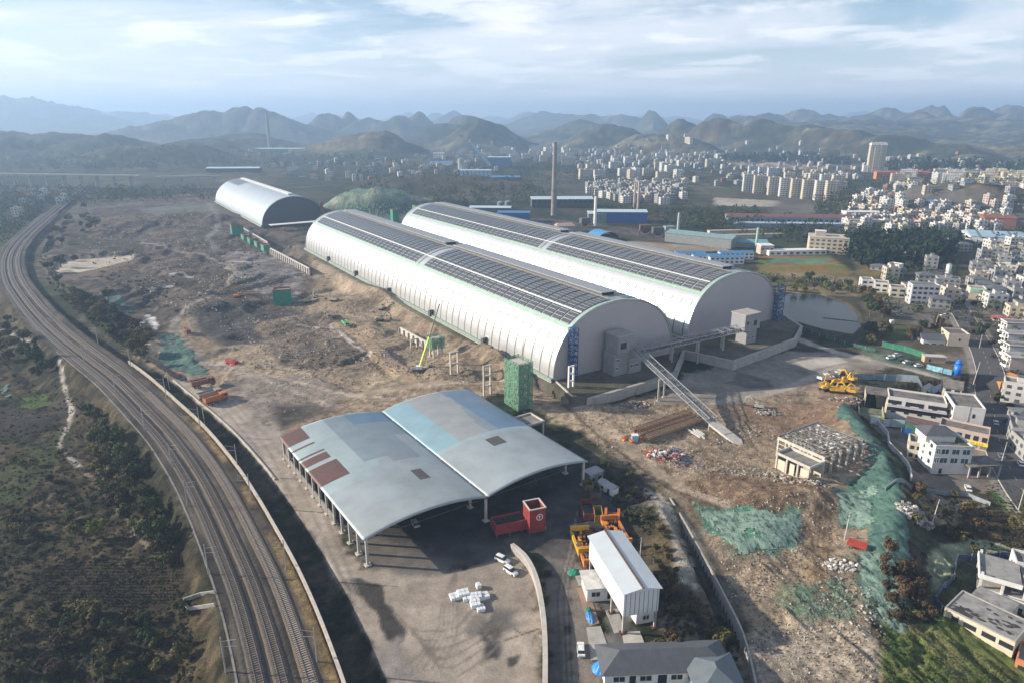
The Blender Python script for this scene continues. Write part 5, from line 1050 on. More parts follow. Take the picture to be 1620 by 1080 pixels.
if rest:
    vs, fs, mi, mats, base = [], [], [], [], 0
    for P, rz, kind, cat, key, zone in rest:
        me = block(kind, *key); n = len(me.vertices); co = np.empty(n * 3, np.float32); me.vertices.foreach_get('co', co); co = co.reshape(-1, 3); c, s = math.cos(rz), math.sin(rz)
        vs += [(P.x + x * c - y * s, P.y + x * s + y * c, P.z + z) for x, y, z in co.tolist()]
        for m in me.materials:
            if m not in mats: mats.append(m)
        for p in me.polygons: fs.append(tuple(v + base for v in p.vertices)); mi.append(mats.index(me.materials[p.material_index]))
        base += n
    me = bpy.data.meshes.new('distant_houses'); me.from_pydata(vs, [], fs); [me.materials.append(m) for m in mats]; me.polygons.foreach_set('material_index', mi); me.update(); o = bpy.data.objects.new('distant_houses', me); COL.objects.link(o); tag(o, 'mass of small pale houses spread through the far town', 'houses', kind='stuff')
# the tower block
p = G(1383, 273); r = thing('tower_block', 'tall pale residential tower standing alone at right below the blue hills', 'tower block', p, R(-12)); b = MB(); H_ = 62
FT = FM['cream']
for x0, x1, y0, y1 in ((-17, -9, -8, 8), (-8, -.5, -9.5, 9), (.5, 8, -9.5, 9), (9, 17, -8, 8)): b.b0(x0, x1, y0, y1, -3, H_, FT)
b.b0(-17.5, 17.5, -7, 7, -3, H_ - 1, FM['beige']); b.build('wall', r)
b = MB()
for x0, x1 in ((-17, -9), (-8, -.5), (.5, 8), (9, 17)): b.b0(x0 - .4, x1 + .4, -10, 9.5, H_, H_ + 3, WHITE); b.b0(x0 + 1, x1 - 1, -4, 4, H_ + 3, H_ + 6, FT)
b.build('roof_parapet', r)
for ci, x in enumerate((-15, -11.4, -6, -2.6, 2.6, 6, 11.4, 15)):
    b = MB(); y = -8.08 if abs(x) > 8.5 else -9.58
    for s in range(19): b.b0(x - .9, x + .9, y, y + .1, s * 3.2 + 1.1, s * 3.2 + 2.7, WIND)
    b.build('window_column', r)
b = MB(); b.b0(-26, -18, -6, 8, -3, 16, FM['white']); b.b0(18, 28, -4, 8, -3, 12, FM['white']); b.build('podium_wing', r)
# large single buildings
def big(name, label, cat, px, py, w, d, h, rz, wm_, rm, kind='gable', rise=2.5, extras=None):
    p = G(px, py); r = thing(name, label, cat, p, rz); b = MB(); b.b0(-w / 2, w / 2, 0, d, -2, h, wm_); b.build('wall', r); b = MB()
    if kind == 'gable': b.add([(-w / 2 - .5, -.5, h), (w / 2 + .5, -.5, h), (w / 2 + .5, d + .5, h), (-w / 2 - .5, d + .5, h), (-w / 2 - .5, d / 2, h + rise), (w / 2 + .5, d / 2, h + rise)], [(0, 1, 5, 4), (2, 3, 4, 5), (0, 4, 3), (1, 2, 5), (3, 2, 1, 0)], rm)
    elif kind == 'arch':
        for k in range(12):
            u0, u1 = k / 12, (k + 1) / 12; f_ = lambda u: h + rise * (1 - (2 * u - 1) ** 2); X = lambda u: -w / 2 + w * u; b.add([(X(u0), -.4, f_(u0)), (X(u1), -.4, f_(u1)), (X(u1), d + .4, f_(u1)), (X(u0), d + .4, f_(u0))], [(0, 1, 2, 3)], rm)
    else: b.b0(-w / 2 - .3, w / 2 + .3, -.3, d + .3, h, h + .6, rm)
    b.build('roof', r)
    return r
WR = mat('white_blue_roof_sheet', (.52, .62, .66), .45, .1, .08, .05); BW = mat('deep_blue_cladding', (.025, .10, .30), .6, .1, .15, .1, stripes=('X', 5, .12)); GD = mat('dark_factory_wall', (.06, .07, .075), .8, 0, .3); BLR = ROOFC['blue']
def band(r, w, z0, z1, n, m=WIND, y=0, wd=.55):
    for k in range(n): b = MB(); x = -w / 2 + w * (k + .5) / n; ww = w / n * wd / 2; b.b0(x - ww, x + ww, y - .1, y + .05, z0, z1, m); b.build('window', r)
r = big('factory_shed', 'long dark factory shed with a pale blue roof behind the tall brick chimney', 'factory shed', 890, 329, 88, 34, 12, R(2), GD, WR); band(r, 88, 7, 10, 12, DARK)
r = big('factory_shed', 'deep blue walled factory shed with white roof right of the thin white stack', 'factory shed', 983, 353, 62, 26, 13, R(-3), BW, WR, rise=2)
r = big('factory_shed', 'grey factory bay joining the blue walled shed on its left', 'factory shed', 945, 353, 22, 26, 11, R(-3), mat('grey_green_cladding', (.16, .20, .20), .7), WR, rise=2)
r = big('factory_shed', 'blue walled workshop at the far end of the rear store ridge', 'factory shed', 812, 352, 40, 20, 11, R(-4), BW, mat('blue_flat_roof', (.05, .17, .36), .6), kind='flat')
r = big('factory_shed', 'low workshop with white stepped roof left of the blue walled workshop', 'factory shed', 775, 340, 55, 22, 9, R(-4), mat('teal_cladding', (.06, .12, .12), .7), WR, rise=1.5)
r = big('arched_blue_shed', 'small bright blue arched roof shed behind the rear store', 'shed', 962, 381, 26, 22, 4, R(25), GD, mat('bright_blue_sheet', (.07, .27, .50), .5, .1), kind='arch', rise=5)
r = big('bus_depot', 'very long red-brown roofed depot with a pale blue front below the nine-storey blocks', 'depot', 1252, 355, 150, 22, 8, R(-5), mat('pale_blue_wall', (.22, .33, .42), .8), mat('red_brown_roof', (.17, .075, .06), .7), rise=3); band(r, 150, 3, 5.5, 24, WIND)
r = big('depot_canopy', 'long pale canopy strip in front of the red-brown depot roof', 'canopy', 1262, 361, 140, 14, 4.5, R(-5), mat('steel_blue_wall', (.20, .26, .32), .8), mat('pale_blue_canopy', (.36, .44, .50), .6), kind='flat')
r = big('institute_building', 'cream four-storey institute with a rooftop stair cabin by the orange field', 'institute', 1309, 402, 34, 26, 14.5, R(-20), FM['cream'], FM['beige'], kind='flat')
for s in range(4): band(r, 34, s * 3.5 + 1, s * 3.5 + 2.7, 7, WIND)
b = MB(); b.b0(-12, -3, 8, 16, 15.1, 19.5, FM['pink']); b.b0(-12.4, -2.6, 7.6, 16.4, 19.5, 19.9, WHITE); b.build('stair_cabin', r)
r = big('covered_walkway', 'low white curved canteen building left of the cream institute', 'canteen', 1262, 404, 56, 10, 4, R(6), WHITE, WHITE, kind='flat'); band(r, 56, 1, 2.8, 9, WIND)
r = big('gate_lodge', 'small pink and white lodge at the left end of the white canteen', 'lodge', 1213, 403, 12, 12, 8, R(0), FM['pink'], WHITE, kind='flat'); band(r, 12, 4.4, 6, 3, WIND)
for i, (px, py, w, l) in enumerate([(1150, 418, 30, 'largest blue-roofed white site cabin behind the rear store'), (1121, 416, 26, 'blue-roofed white site cabin left of the largest one'), (1093, 411, 26, 'leftmost low blue-roofed site cabin behind the rear store'), (1166, 411, 30, 'rearmost blue-roofed site cabin beside the orange field')]):
    r = big('site_cabin', l, 'cabin', px, py, w, 9, 6, R(3), WHITE, BLR, rise=1.4); band(r, w, 1, 2.4, 7, WIND); band(r, w, 4, 5.3, 7, WIND)
r = big('teal_factory_roof', 'long sloping teal-grey roofed works right of the storage yard', 'factory shed', 1102, 388, 70, 24, 9, R(-38), mat('grey_works_wall', (.20, .22, .22), .8), mat('teal_grey_roof', (.20, .30, .31), .6)); r = big('low_teal_shed', 'low teal-roofed shed at the foot of the long works', 'factory shed', 1176, 392, 46, 16, 5, R(-8), mat('grey_wall', (.22, .22, .21), .8), ROOFC['teal'])
r = big('green_roof_plant', 'long pale green roofed plant under the far thin chimney', 'factory shed', 440, 243, 220, 60, 16, R(0), mat('far_green_wall', (.10, .22, .20), .8), mat('far_pale_roof', (.36, .48, .46), .6)); r = big('far_white_shed', 'pale roofed long shed behind the old pale store', 'factory shed', 368, 273, 120, 30, 9, R(4), GD, WR)
r = big('red_brick_block', 'dark red brick warehouse at the right end of the hillside village', 'warehouse', 1580, 362, 32, 20, 12, R(-20), FM['brick'], mat('brick_red_roof', (.22, .08, .05), .8)); r = big('blue_banded_hall', 'wide pale market hall with a blue banded roof at the right edge', 'market hall', 1598, 388, 70, 40, 7, R(-20), WHITE, mat('blue_banded_roof', (.30, .42, .50), .6, 0, .2, .05, stripes=('X', 14, .6)), rise=4)
for i, (px, py, w, c, l) in enumerate([(1410, 283, 60, 'red', 'long orange-red roofed school right of the tower block'), (1457, 284, 34, 'red', 'smaller orange-red roofed school farther right of the tower block')]):
    r = big('school_building', l, 'school', px, py, w, 16, 13, R(-6), mat('orange_facade', (.45, .17, .09), .8), ROOFC['red']); band(r, w, 2, 4.5, 9, WIND); band(r, w, 7, 9.5, 9, WIND)
r = big('clinic_building', 'bright white hall at the foot of the nine-storey blocks, left of the village', 'hall', 1366, 348, 44, 16, 9, R(-3), FM['white'], WHITE, kind='flat'); band(r, 44, 2, 4, 9, WIND); r = big('clinic_building', 'white three-storey hall in front of the bright white hall', 'hall', 1372, 362, 38, 14, 9, R(-8), FM['white'], FM['grey'], kind='flat'); band(r, 38, 2, 4, 8, WIND); band(r, 38, 5.2, 7.2, 8, WIND)
# chimneys and plant
def stack(name, label, px, py, h, r0, r1, m, base=None, bands=(), n=20):
    p = G(px, py); h = (height_at(p.x, p.y, h[0]) - p.z) if isinstance(h, tuple) else h; r = thing(name, label, 'chimney', p, 0); b = MB(); b.tube((0, 0, -2), (0, 0, h), r0, r1, m, n); b.build('shaft', r, smooth=False)
    for z in bands: b = MB(); rr_ = r0 + (r1 - r0) * z / h; b.tube((0, 0, z), (0, 0, z + 1.6), rr_ + .5, rr_ + .45, m, n); b.build('collar', r)
    return r
BRK = mat('weathered_brick_shaft', (.21, .195, .18), .9, 0, .2, .15, dirt=((.12, .095, .08), .55)); stack('brick_chimney', 'tall tapering brick chimney rising among the factory sheds', 876, 341, (226,), 4.0, 2.3, BRK, bands=(84, 91)); stack('far_chimney', 'thin tall chimney far away on the left horizon', 427, 234, (179,), 7, 4.2, BRK, bands=(100,))
stack('white_stack', 'thin white steel stack left of the deep blue shed', 941, 357, 34, 2, 1.5, WHITE, n=12); stack('twin_stack', 'left one of the pinkish twin stacks before the grey estate', 1003, 330, 36, 1.8, 1.4, FM['pink'], n=10); stack('twin_stack', 'right one of the pinkish twin stacks before the grey estate', 1009, 331, 38, 1.8, 1.4, FM['pink'], n=10); stack('steel_stack', 'grey steel stack right of the blue walled shed', 1072, 372, 24, 1.6, 1.3, mat('pale_steel_stack', (.34, .42, .44), .5, .2), n=10); stack('steel_stack', 'pale green stack above the low teal shed', 1196, 393, 20, 1.4, 1.2, mat('pale_green_stack', (.34, .46, .40), .6), n=10)
p = G(895, 368); r = thing('kiln_house', 'low pink brick kiln house at the foot of the brick chimney', 'kiln', p, R(10)); b = MB(); b.b0(-9, 9, 0, 12, -1, 7, FM['pink']); b.build('wall', r); b = MB(); b.add([(-11, -1, 7), (11, -1, 7), (11, 13, 7), (-11, 13, 7), (-8, 6, 10), (8, 6, 10)], [(0, 1, 5, 4), (2, 3, 4, 5), (0, 4, 3), (1, 2, 5), (3, 2, 1, 0)], mat('salmon_roof', (.40, .27, .22), .8)); b.build('roof', r); windows_on(r, [(2, 5, .5, 4)], DARK, name='door')
for px, py, l in ((752 + 40, 330, 'left dark round tank behind the stepped white roof'), (804, 329, 'right dark round tank behind the stepped white roof')):
    p = G(px, py); b = MB(); b.tube((0, 0, -1), (0, 0, 9), 5, 5, mat('dark_tank', (.14, .17, .17), .6), 20); b.tube((0, 0, 9), (0, 0, 10.5), 5, 1, mat('tank_lid', (.22, .26, .26), .6), 20); tag(b.build('storage_tank', None, p), l, 'tank')
# blue inclined plant and silos left of the chimney
p = G(772, 268); r = thing('inclined_conveyor', 'pale blue inclined conveyor tower of the far cement plant', 'conveyor', p, R(0)); b = MB(); b.bar((-42, 0, 62), (6, 0, 8), 8, mat('pale_blue_gallery', (.30, .42, .50), .6), 7); b.build('gallery', r)
for x in (-34, -18, 0): b = MB(); b.b0(x - 1.5, x + 1.5, -2, 2, -1, 50 - (x + 34) * 1.1, mat('plant_steel', (.10, .20, .28), .7)); b.build('leg', r)
r = big('cement_plant', 'blue clad plant building beside the inclined conveyor', 'factory', 790, 266, 60, 40, 26, R(0), mat('plant_blue_wall', (.08, .20, .30), .7), WR, kind='flat'); r = big('cement_plant', 'lower blue and white works left of the inclined conveyor', 'factory', 752, 282, 70, 30, 16, R(0), mat('works_blue_white', (.30, .42, .52), .7, 0, .1, .1, stripes=('X', 9, .5)), WR, kind='flat'); r = big('works_hall', 'low blue roofed works hall below the cement plant', 'factory shed', 800, 287, 60, 30, 8, R(2), GD, BLR); r = big('works_hall', 'low blue roofed hall left of the cement silo', 'factory shed', 698, 262, 60, 30, 8, R(2), WHITE, BLR); r = big('white_office_block', 'white office block on the slope left of the cement silo', 'office', 694, 250, 36, 20, 16, R(0), WHITE, WHITE, kind='flat'); band(r, 36, 3, 6, 6, WIND); band(r, 36, 9, 12, 6, WIND)
for px, py, l in ((729, 271, 'round grey cement silo with white base'), (1498, 440, 'white upright silo beside the dark cypress')):
    p = G(px, py); h = 28 if px < 1000 else 11; rr_ = 7 if px < 1000 else 1.9; r = thing('silo', l, 'silo', p); b = MB(); b.tube((0, 0, 1), (0, 0, h), rr_, rr_, WHITE if px > 1000 else CONC, 16); b.build('drum', r); b = MB(); b.tube((0, 0, h), (0, 0, h + rr_ * .5), rr_, rr_ * .2, STEEL, 16); b.build('cap', r); b = MB(); b.tube((0, 0, -1), (0, 0, 1), rr_ * .9, rr_ * .9, STEEL_D, 12); b.build('base_ring', r)
# factory pipework and machinery between the sheds and the store (one thing each)
for i, (px, py, l) in enumerate([(1020, 372, 'leftmost rusty filter unit in the plant yard behind the rear store'), (1040, 376, 'middle dark filter unit in the plant yard'), (1058, 374, 'rightmost grey ribbed filter unit in the plant yard'), (925, 360, 'dark hopper frame near the thin white stack')]):
    p = G(px, py); r = thing('filter_unit', l, 'machine', p, R(8 * i)); m_ = (mat('rusty_machine', (.14, .09, .07), .8), STEEL_D, mat('grey_machine', (.25, .30, .31), .7), STEEL_D)[i]
    b = MB(); b.b0(-6, 6, -3, 3, 5, 11, m_); b.build('casing', r); b = MB(); b.box((0, 0, 3.5), (4, 3, 3), m_, 0, 2.2); b.build('hopper', r); b = MB(); b.tube((6, 0, 9), (12, 0, 2), .8, .8, STEEL, 10); b.build('pipe', r)
    for x in (-5.5, 5.5):
        for y in (-2.5, 2.5): b = MB(); b.b0(x - .3, x + .3, y - .3, y + .3, -1, 5, STEEL_D); b.build('leg', r)
for i, (px, py, Lx) in enumerate([(1165, 370, 62), (1192, 377, 68)]): p = G(px, py); b = MB(); b.b0(-Lx / 2, Lx / 2, 0, 7, -1, 3.4, CONC_L); b.b0(-Lx / 2 - .4, Lx / 2 + .4, -.4, 7.4, 3.4, 3.8, mat('tan_flat_roof', (.40, .33, .25), .8)); tag(b.build('long_barrack', None, p, R(8)), ['upper', 'lower'][i] + ' long tan-roofed barrack on the terrace above the teal works', 'barrack')
# ---------------------------------------------------------------- buildings at the right
def frame2(pl, pr, z=None):
    a, c = G(*pl), G(*pr)
    zz = min(a.z, c.z) if z is None else z; a, c = at(pl[0], pl[1], zz), at(pr[0], pr[1], zz); return a, rot_of(a, c), (c - a).length
def para(b, x0, x1, y0, y1, z, h, m, t=.35):
    for q in ((x0, x1, y0, y0 + t), (x0, x1, y1 - t, y1), (x0, x0 + t, y0 + t, y1 - t), (x1 - t, x1, y0 + t, y1 - t)): b.b0(*q, z, z + h, m)
ROOFD = mat('weathered_roof_deck', (.16, .145, .13), .95, 0, .35, .5, dirt=((.075, .07, .062), .5), bump=.3); ROOFL = mat('pale_roof_deck', (.27, .26, .25), .95, 0, .25, .4, dirt=((.15, .145, .135), .52), bump=.3)
WHT = mat('white_render', (.60, .58, .56), .85, 0, .08, .4, dirt=((.42, .40, .37), .6)); CRM = mat('cream_render', (.55, .50, .40), .85, 0, .1, .4, dirt=((.40, .36, .28), .56)); PNK = mat('pinkish_render', (.47, .38, .33), .85, 0, .1, .4)
def house(name, label, pl, pr, d, st, wm_, rm=None, roof='flat', sh=3.3, nb=3, side=2, wf=1, z=None, cat='house', rise=2.4, left=True):
    a, rz, w = frame2(pl, pr, z); r = thing(name, label, cat, a, rz); h = st * sh; b = MB(); b.b0(0, w, 0, d, -3, h, wm_); b.build('wall', r); b = MB()
    if roof == 'flat': b.b0(.35, w - .35, .35, d - .35, h, h + .06, rm or ROOFD); para(b, 0, w, 0, d, h, .8, wm_)
    elif roof == 'hip': hip(b, 0, w, 0, d, h, rise, rm or SLATE)
    elif roof == 'gable': b.add([(-.5, -.5, h), (w + .5, -.5, h), (w + .5, d + .5, h), (-.5, d + .5, h), (-.5, d / 2, h + rise), (w + .5, d / 2, h + rise)], [(0, 1, 5, 4), (2, 3, 4, 5), (0, 4, 3), (1, 2, 5), (3, 2, 1, 0)], rm or SLATE)
    b.build('roof', r)
    for s in range(st):
        if wf: windows_on(r, [(w * (k + .5) / nb - w / nb * .3, w * (k + .5) / nb + w / nb * .3, s * sh + 1.0, s * sh + 2.5) for k in range(nb)], GLASS, WHITE if wf > 1 else None, y=0)
        if left and side: windows_on(r, [(d * (k + .5) / side - .8, d * (k + .5) / side + .8, s * sh + 1.0, s * sh + 2.4) for k in range(side)], GLASS, None, y=0, face='x-')
    return r, w, h
# abandoned school round a courtyard
r, w, h = house('school_wing', 'long two-storey white school wing with rows of dark openings and a muddy flat roof', (1402, 650), (1494, 664), 11, 2, WHT, ROOFD, nb=1, side=0, wf=0, z=-3, cat='school')
for s in range(2):
    for k in range(13):
        if k in (3, 8) and s: continue
        x = w * (k + .5) / 13; windows_on(r, [(x - .9, x + .9, s * 3.3 + (.1 if k % 3 == 1 else .9), s * 3.3 + 2.5)], DARK, None, y=0)
b = MB(); b.b0(-.2, w + .2, -1.3, 0, 3.1, 3.3, WHT); b.b0(-.2, w + .2, -1.3, -1.1, 3.3, 4.1, mat('lilac_parapet', (.45, .43, .50), .8)); b.build('gallery', r)
b = MB(); b.b0(-9, 0, 2, 11.4, 6.2, 6.7, ROOFD); b.b0(-9, -8.6, 2, 11, -3, 6.2, CRM); b.b0(-.4, 0, 2, 11, -3, 6.2, CRM); b.b0(-8.6, -.4, 10.7, 11.2, -3, 6.2, CRM); b.build('end_bay', r)
windows_on(r, [(4, 6, 1, 3), (7.5, 9, 1, 3)], DARK, y=-9, face='x-')
b = MB(); x0, x1, y0, y1 = -11.5, -1.5, -13, -.2
for q in ((x0, x1, y0, y0 + .4), (x0, x0 + .4, y0 + .4, y1), (x1 - .4, x1, y0 + .4, y1)): b.b0(*q, -3, 2.2, mat('mossy_wall', (.33, .33, .22), .9, 0, .3, .6))
b.b0(x0 + .4, x1 - .4, y0 + .4, y1, -3, .6, mat('mossy_floor', (.13, .14, .09), .95, 0, .4, .6)); tag(b.build('roofless_annex', None, r.location, r.rotation_euler.z), 'roofless mossy walled annex at the left end of the school', 'ruin')
r, w, h = house('corner_block', 'three-storey white corner block with blank end wall and one small dark window by the road', (1503, 676), (1552, 682), 17, 3, WHT, ROOFD, nb=1, side=4, wf=0, z=-5, cat='block', sh=3.2)
windows_on(r, [(w * .62, w * .70, 5.6, 7.4)], DARK, y=0); b = MB(); b.b0(w * .5 - .08, w * .5 + .08, -.15, 0, -1, 12, STEEL); b.build('drain_pipe', r)
r2, w2, h2 = house('gabled_ruin', 'two-storey cream gabled ruin behind the white corner block', (1488, 640), (1516, 645), 11, 3, CRM, ROOFD, roof='gable', nb=2, side=2, wf=1, z=-4, cat='ruin', rise=2.5, sh=2.9); b = MB()
# long shop row with the yellow sign
r, w, h = house('shop_row', 'long low shop row with brown roof and a bright yellow sign band by the road', (1481, 694), (1560, 712), 9, 1, PNK, mat('brown_shop_roof', (.17, .14, .12), .9, 0, .3, .5, dirt=((.10, .09, .08), .5)), roof='flat', nb=1, side=0, wf=0, z=-5.5, cat='shop', sh=6)
windows_on(r, [(w * (k + .25) / 6, w * (k + .85) / 6, 3.2, 5.2) for k in range(1, 6)], DARK, y=0); windows_on(r, [(w * (k + .2) / 6, w * (k + .9) / 6, .2, 2.0) for k in range(2, 6)], mat('shop_shutter', (.20, .20, .20), .6, .2), name='shutter', y=0)
b = MB(); b.b0(w * .42, w + .2, -.5, -.1, 1.6, 2.9, mat('yellow_sign_board', (.75, .66, .05), .6)); sg = b.build('sign_board', r)
b = MB(); rs = random.Random(5)
for k in range(9):
    x = w * .46 + k * w * .055
    for q in range(4): b.b0(x + rs.uniform(-.3, .1), x + rs.uniform(.2, .5), -.56, -.5, 1.9 + q * .2, 1.98 + q * .2, mat('red_lettering', (.45, .03, .02), .6))
b.build('sign_writing', sg)
b = MB(); b.b0(-12, 0, 2, 8, -1, 4, mat('green_lean_to', (.05, .14, .10), .8)); b.b0(-12.3, .3, 1.6, 8.4, 4, 4.3, mat('maroon_roof', (.14, .08, .07), .8)); tag(b.build('lean_to', None, r.location, r.rotation_euler.z), 'green lean-to with maroon roof at the left end of the shop row', 'lean-to')
# white house with grey hip roof
r, w, h = house('white_house', 'large white three-storey house with two rows of big windows and a grey hipped roof part', (1472, 748), (1531, 750), 12.5, 3, WHT, ROOFD, nb=1, side=0, wf=0, z=-6, sh=3.6)
windows_on(r, [(w * q0, w * q1, z0, z0 + 2.0) for z0 in (4.6, 8.2) for q0, q1 in ((.05, .13), (.18, .36), (.46, .64), (.74, .92))], mat('teal_window', (.035, .09, .10), .2), WHITE, y=0)
windows_on(r, [(2, 3.6, 3 + k * 3.2, 4.6 + k * 3.2) for k in range(3)] + [(7, 8, 2 + k * 2.6, 3.2 + k * 2.6) for k in range(4)], GLASS, None, y=0, face='x-'); windows_on(r, [(w * .2, w * .28, .1, 2.2)], DARK, y=0, name='door')
b = MB(); b.b0(-1.6, 9, 4.5, 12.5, 10.8, 13.6, WHT); b.build('penthouse', r); b = MB(); hip(b, -1.6, 9, 4.5, 12.5, 13.6, 2.4, SLATE, .9); b.build('hipped_roof', r); b = MB(); b.b0(.6, 7, .6, 4, 10.9, 11.1, SLATE2); b.b0(9.5, w - .8, 1, 11.5, 10.9, 11.3, mat('roof_garden', (.07, .09, .04), .95, 0, .5, 1.2, bump=.8)); b.b0(w - .6, w + .6, 0, 12.5, 10.6, 11.4, WHITE); b.build('roof_terrace', r)
r, w, h = house('beige_annex', 'small beige two-storey house squeezed behind the left side of the white house', (1434, 724), (1455, 728), 8, 2, CRM, CONC_D, nb=2, side=1, z=-6); 
p = G(1552, 741); r = thing('carport', 'dark flat-roofed carport right of the white house', 'carport', at(1531, 756, -6), R(6)); b = MB(); b.b0(0, 13, 0, 8, 4.2, 4.7, ROOFD); b.build('roof', r)
for x in (.4, 4.4, 8.4, 12.4): b = MB(); b.b0(x - .3, x + .3, .1, .6, -1, 4.2, CONC); b.build('post', r)
b = MB(); b.b0(0, 13, 7.4, 7.8, -1, 4.2, CONC_D); b.build('rear_wall', r)
# gutted building with open steel and concrete frame
a, rz, w = frame2((1229, 719), (1300, 752), 0.2); d = 24.0; r = thing('gutted_building', 'gutted single-storey hall of bare columns and a broken lattice roof', 'ruin', a, rz); h = 6.6; m = CONC_L
OLD = mat('weathered_roof_beams', (.22, .21, .19), .9, 0, .35, .8)
rs = random.Random(3)
for i in range(5):
    for j in range(6):
        if i in (1, 2, 3) and j in (1, 2, 3, 4) and rs.random() < .5: continue
        x, y = w * i / 4, d * j / 5; b = MB(); b.b0(x - .3, x + .3, y - .3, y + .3, -1.5, h, m); b.b0(x - .45, x + .45, y - .45, y + .45, h - .5, h, WHITE if i == 4 else m); b.build('column', r)
for j in range(6): b = MB(); y = d * j / 5; b.b0(-.4, w + .4, y - .2, y + .2, h, h + .7, m if j == 0 else OLD); b.build('main_beam', r)
b = MB()
for k in range(int(w / 1.0)):
    x = k * 1.0 + .5
    if rs.random() < .88: b.b0(x - .1, x + .1, .2, d * rs.uniform(.5, 1.0) if rs.random() < .3 else d, h + .7, h + .9, OLD)
for k in range(int(d / 1.6)):
    y = k * 1.6 + .6
    if rs.random() < .8: b.b0(rs.uniform(0, w * .2), w - rs.uniform(0, w * .2), y - .07, y + .07, h + .9, h + 1.02, CONC)
for k in range(180):
    x, y = rs.uniform(.4, w - 2), rs.uniform(.4, d - 2); b.box((x, y, h + .98), (rs.uniform(.3, 1.3), rs.uniform(.3, 1.3), .1), rs.choice([CONC, OLD, CONC_D, WHITE, mat('moss_panel', (.16, .18, .12), .95)]), rs.uniform(0, 3))
b.build('broken_lattice_roof', r)
for z in (2.4, 4.2): b = MB(); b.b0(0, w, -.25, .05, h - z + .6, h - z + .85, m); b.build('rail_beam', r)
b = MB(); b.b0(-.3, w + .3, -.45, -.2, h - .1, h + 1.0, CONC_L); b.build('front_fascia', r)
b = MB(); b.b0(w - .2, w + .1, d - 1, d, h, h + 1, STEEL_B); b.b0(-.4, -.1, 0, d, h + .7, h + 1.0, STEEL_B); b.build('blue_edge_beam', r)
M_ = local(a, rz); q0 = M_ @ Vector((w * .30, -8.5, 0)); r = thing('entrance_porch', 'lower gutted porch with open bays in front of the bare hall', 'ruin', q0, rz); ww = w * .72; b = MB(); b.b0(0, ww, 0, 7.5, 5.0, 5.3, CONC_D); para(b, -.2, ww + .2, -.2, 7.7, 5.3, .9, CONC_L); b.build('roof', r)
for x in (.3, ww * .33, ww * .66, ww - .3): b = MB(); b.b0(x - .3, x + .3, -.1, .5, -1.2, 5.0, CONC_L); b.build('column', r)
b = MB(); b.b0(.6, ww * .28, .2, .5, -1, 3.6, CRM); b.b0(ww * .42, ww * .56, .2, .5, -1, 4, CRM); b.b0(ww * .74, ww - .6, .2, .5, -1, 4.2, CRM); b.b0(0, .3, .6, 7.2, -1, 5, CRM); b.b0(0, ww, 7.2, 7.5, -1, 5.0, CRM); b.build('infill_wall', r)
# ruins at lower right
a, rz, w = frame2((1487, 993), (1597, 1050), -6); r = thing('ruined_house', 'long cream two-storey derelict house with dark window holes and a peeling grey roof', 'ruin', a, rz); h = 6.4; b = MB(); b.b0(0, w, 0, 11, -3, h, CRM); b.build('wall', r)
b = MB(); b.b0(.3, w - .3, .3, 10.7, h, h + .1, ROOFL); b.b0(2, w * .72, 10.7, 17, h - .2, h + .1, ROOFL); para(b, 0, w, 0, 11, h, .35, CONC); b.build('roof_deck', r); b = MB(); b.b0(2, w * .72, 11, 17, -3, h - .2, CRM); b.build('rear_wing', r)
windows_on(r, [(w * q, w * q + 1.6 + e, 3.9, 5.3) for q, e in ((.12, 0), (.30, 1.2), (.56, 1.4), (.80, 1.4))] + [(w * .31, w * .31 + 1.4, .9, 2.4), (w * .55, w * .55 + 1.6, .6, 2.2)], DARK, y=0); windows_on(r, [(w * .13, w * .13 + 1.2, .2, 2.2)], DARK, y=0, name='door')
PEEL = mat('peeling_tar', (.045, .042, .040), .95, 0, .4, 1.2); b = MB(); rs = random.Random(8)
for k in range(46):
    cx_, cy_3 = (rs.uniform(1, w * .4), rs.uniform(.8, 4)) if k < 26 else (rs.uniform(w * .4, w - 2), rs.uniform(1, 9)); n = 7; rr_ = rs.uniform(.3, 1.1); pts = [(cx_ + math.cos(t) * rr_ * rs.uniform(.5, 1.3), cy_3 + math.sin(t) * rr_ * .6 * rs.uniform(.5, 1.3), h + .12 + .002 * k) for t in np.linspace(0, 6.28, n + 1)[:-1]]; b.add(pts, [tuple(range(n))], PEEL)
b.build('peeling_patches', r)
a = at(1545, 945, -6); r = thing('demolished_house', 'half-demolished white house with open frames and broken roof slabs', 'ruin', a, R(-32)); b = MB(); 
for x in (0, 5, 10, 15, 20):
    for y in (0, 6, 12): b.b0(x - .3, x + .3, y - .3, y + .3, -2, 7 if (x + y) % 4 else 8.5, WHT)
b.build('columns', r); b = MB(); b.b0(-.6, 20.6, -.5, 6.4, 3.3, 3.6, CONC); b.b0(3, 20.6, 6.4, 12.5, 3.3, 3.6, CONC); b.build('floor_slab', r); b = MB(); b.b0(-.6, 9, -.5, 12.4, 6.9, 7.25, ROOFL); b.b0(9.4, 20.6, 4, 12.4, 6.2, 6.5, CONC_D); b.build('roof_slab', r)
b = MB(); b.b0(-.6, 20, -.7, -.4, 2.6, 3.9, WHITE); b.b0(-.6, 9, -.7, -.4, 6.7, 8, WHITE); b.b0(-.8, -.5, -.5, 12, 6.7, 7.9, WHITE); b.b0(9, 13, -.3, 0, 0, 3.3, WHT); b.b0(4.6, 5.2, 6, 12, 0, 6.9, CRM); b.build('broken_wall', r)
r, w, h = house('demolished_annex', 'grey roofless block with pale walls right of the half-demolished house', (1578, 962), (1640, 985), 9, 1, WHT, CONC_D, nb=3, side=1, z=-6, sh=3.6, cat='ruin'); r, w, h = house('rooftop_room', 'small broken white room standing above the demolished house at the right edge', (1598, 925), (1640, 935), 7, 2, WHT, CONC_D, nb=2, side=1, z=-6, sh=3.6, cat='ruin')
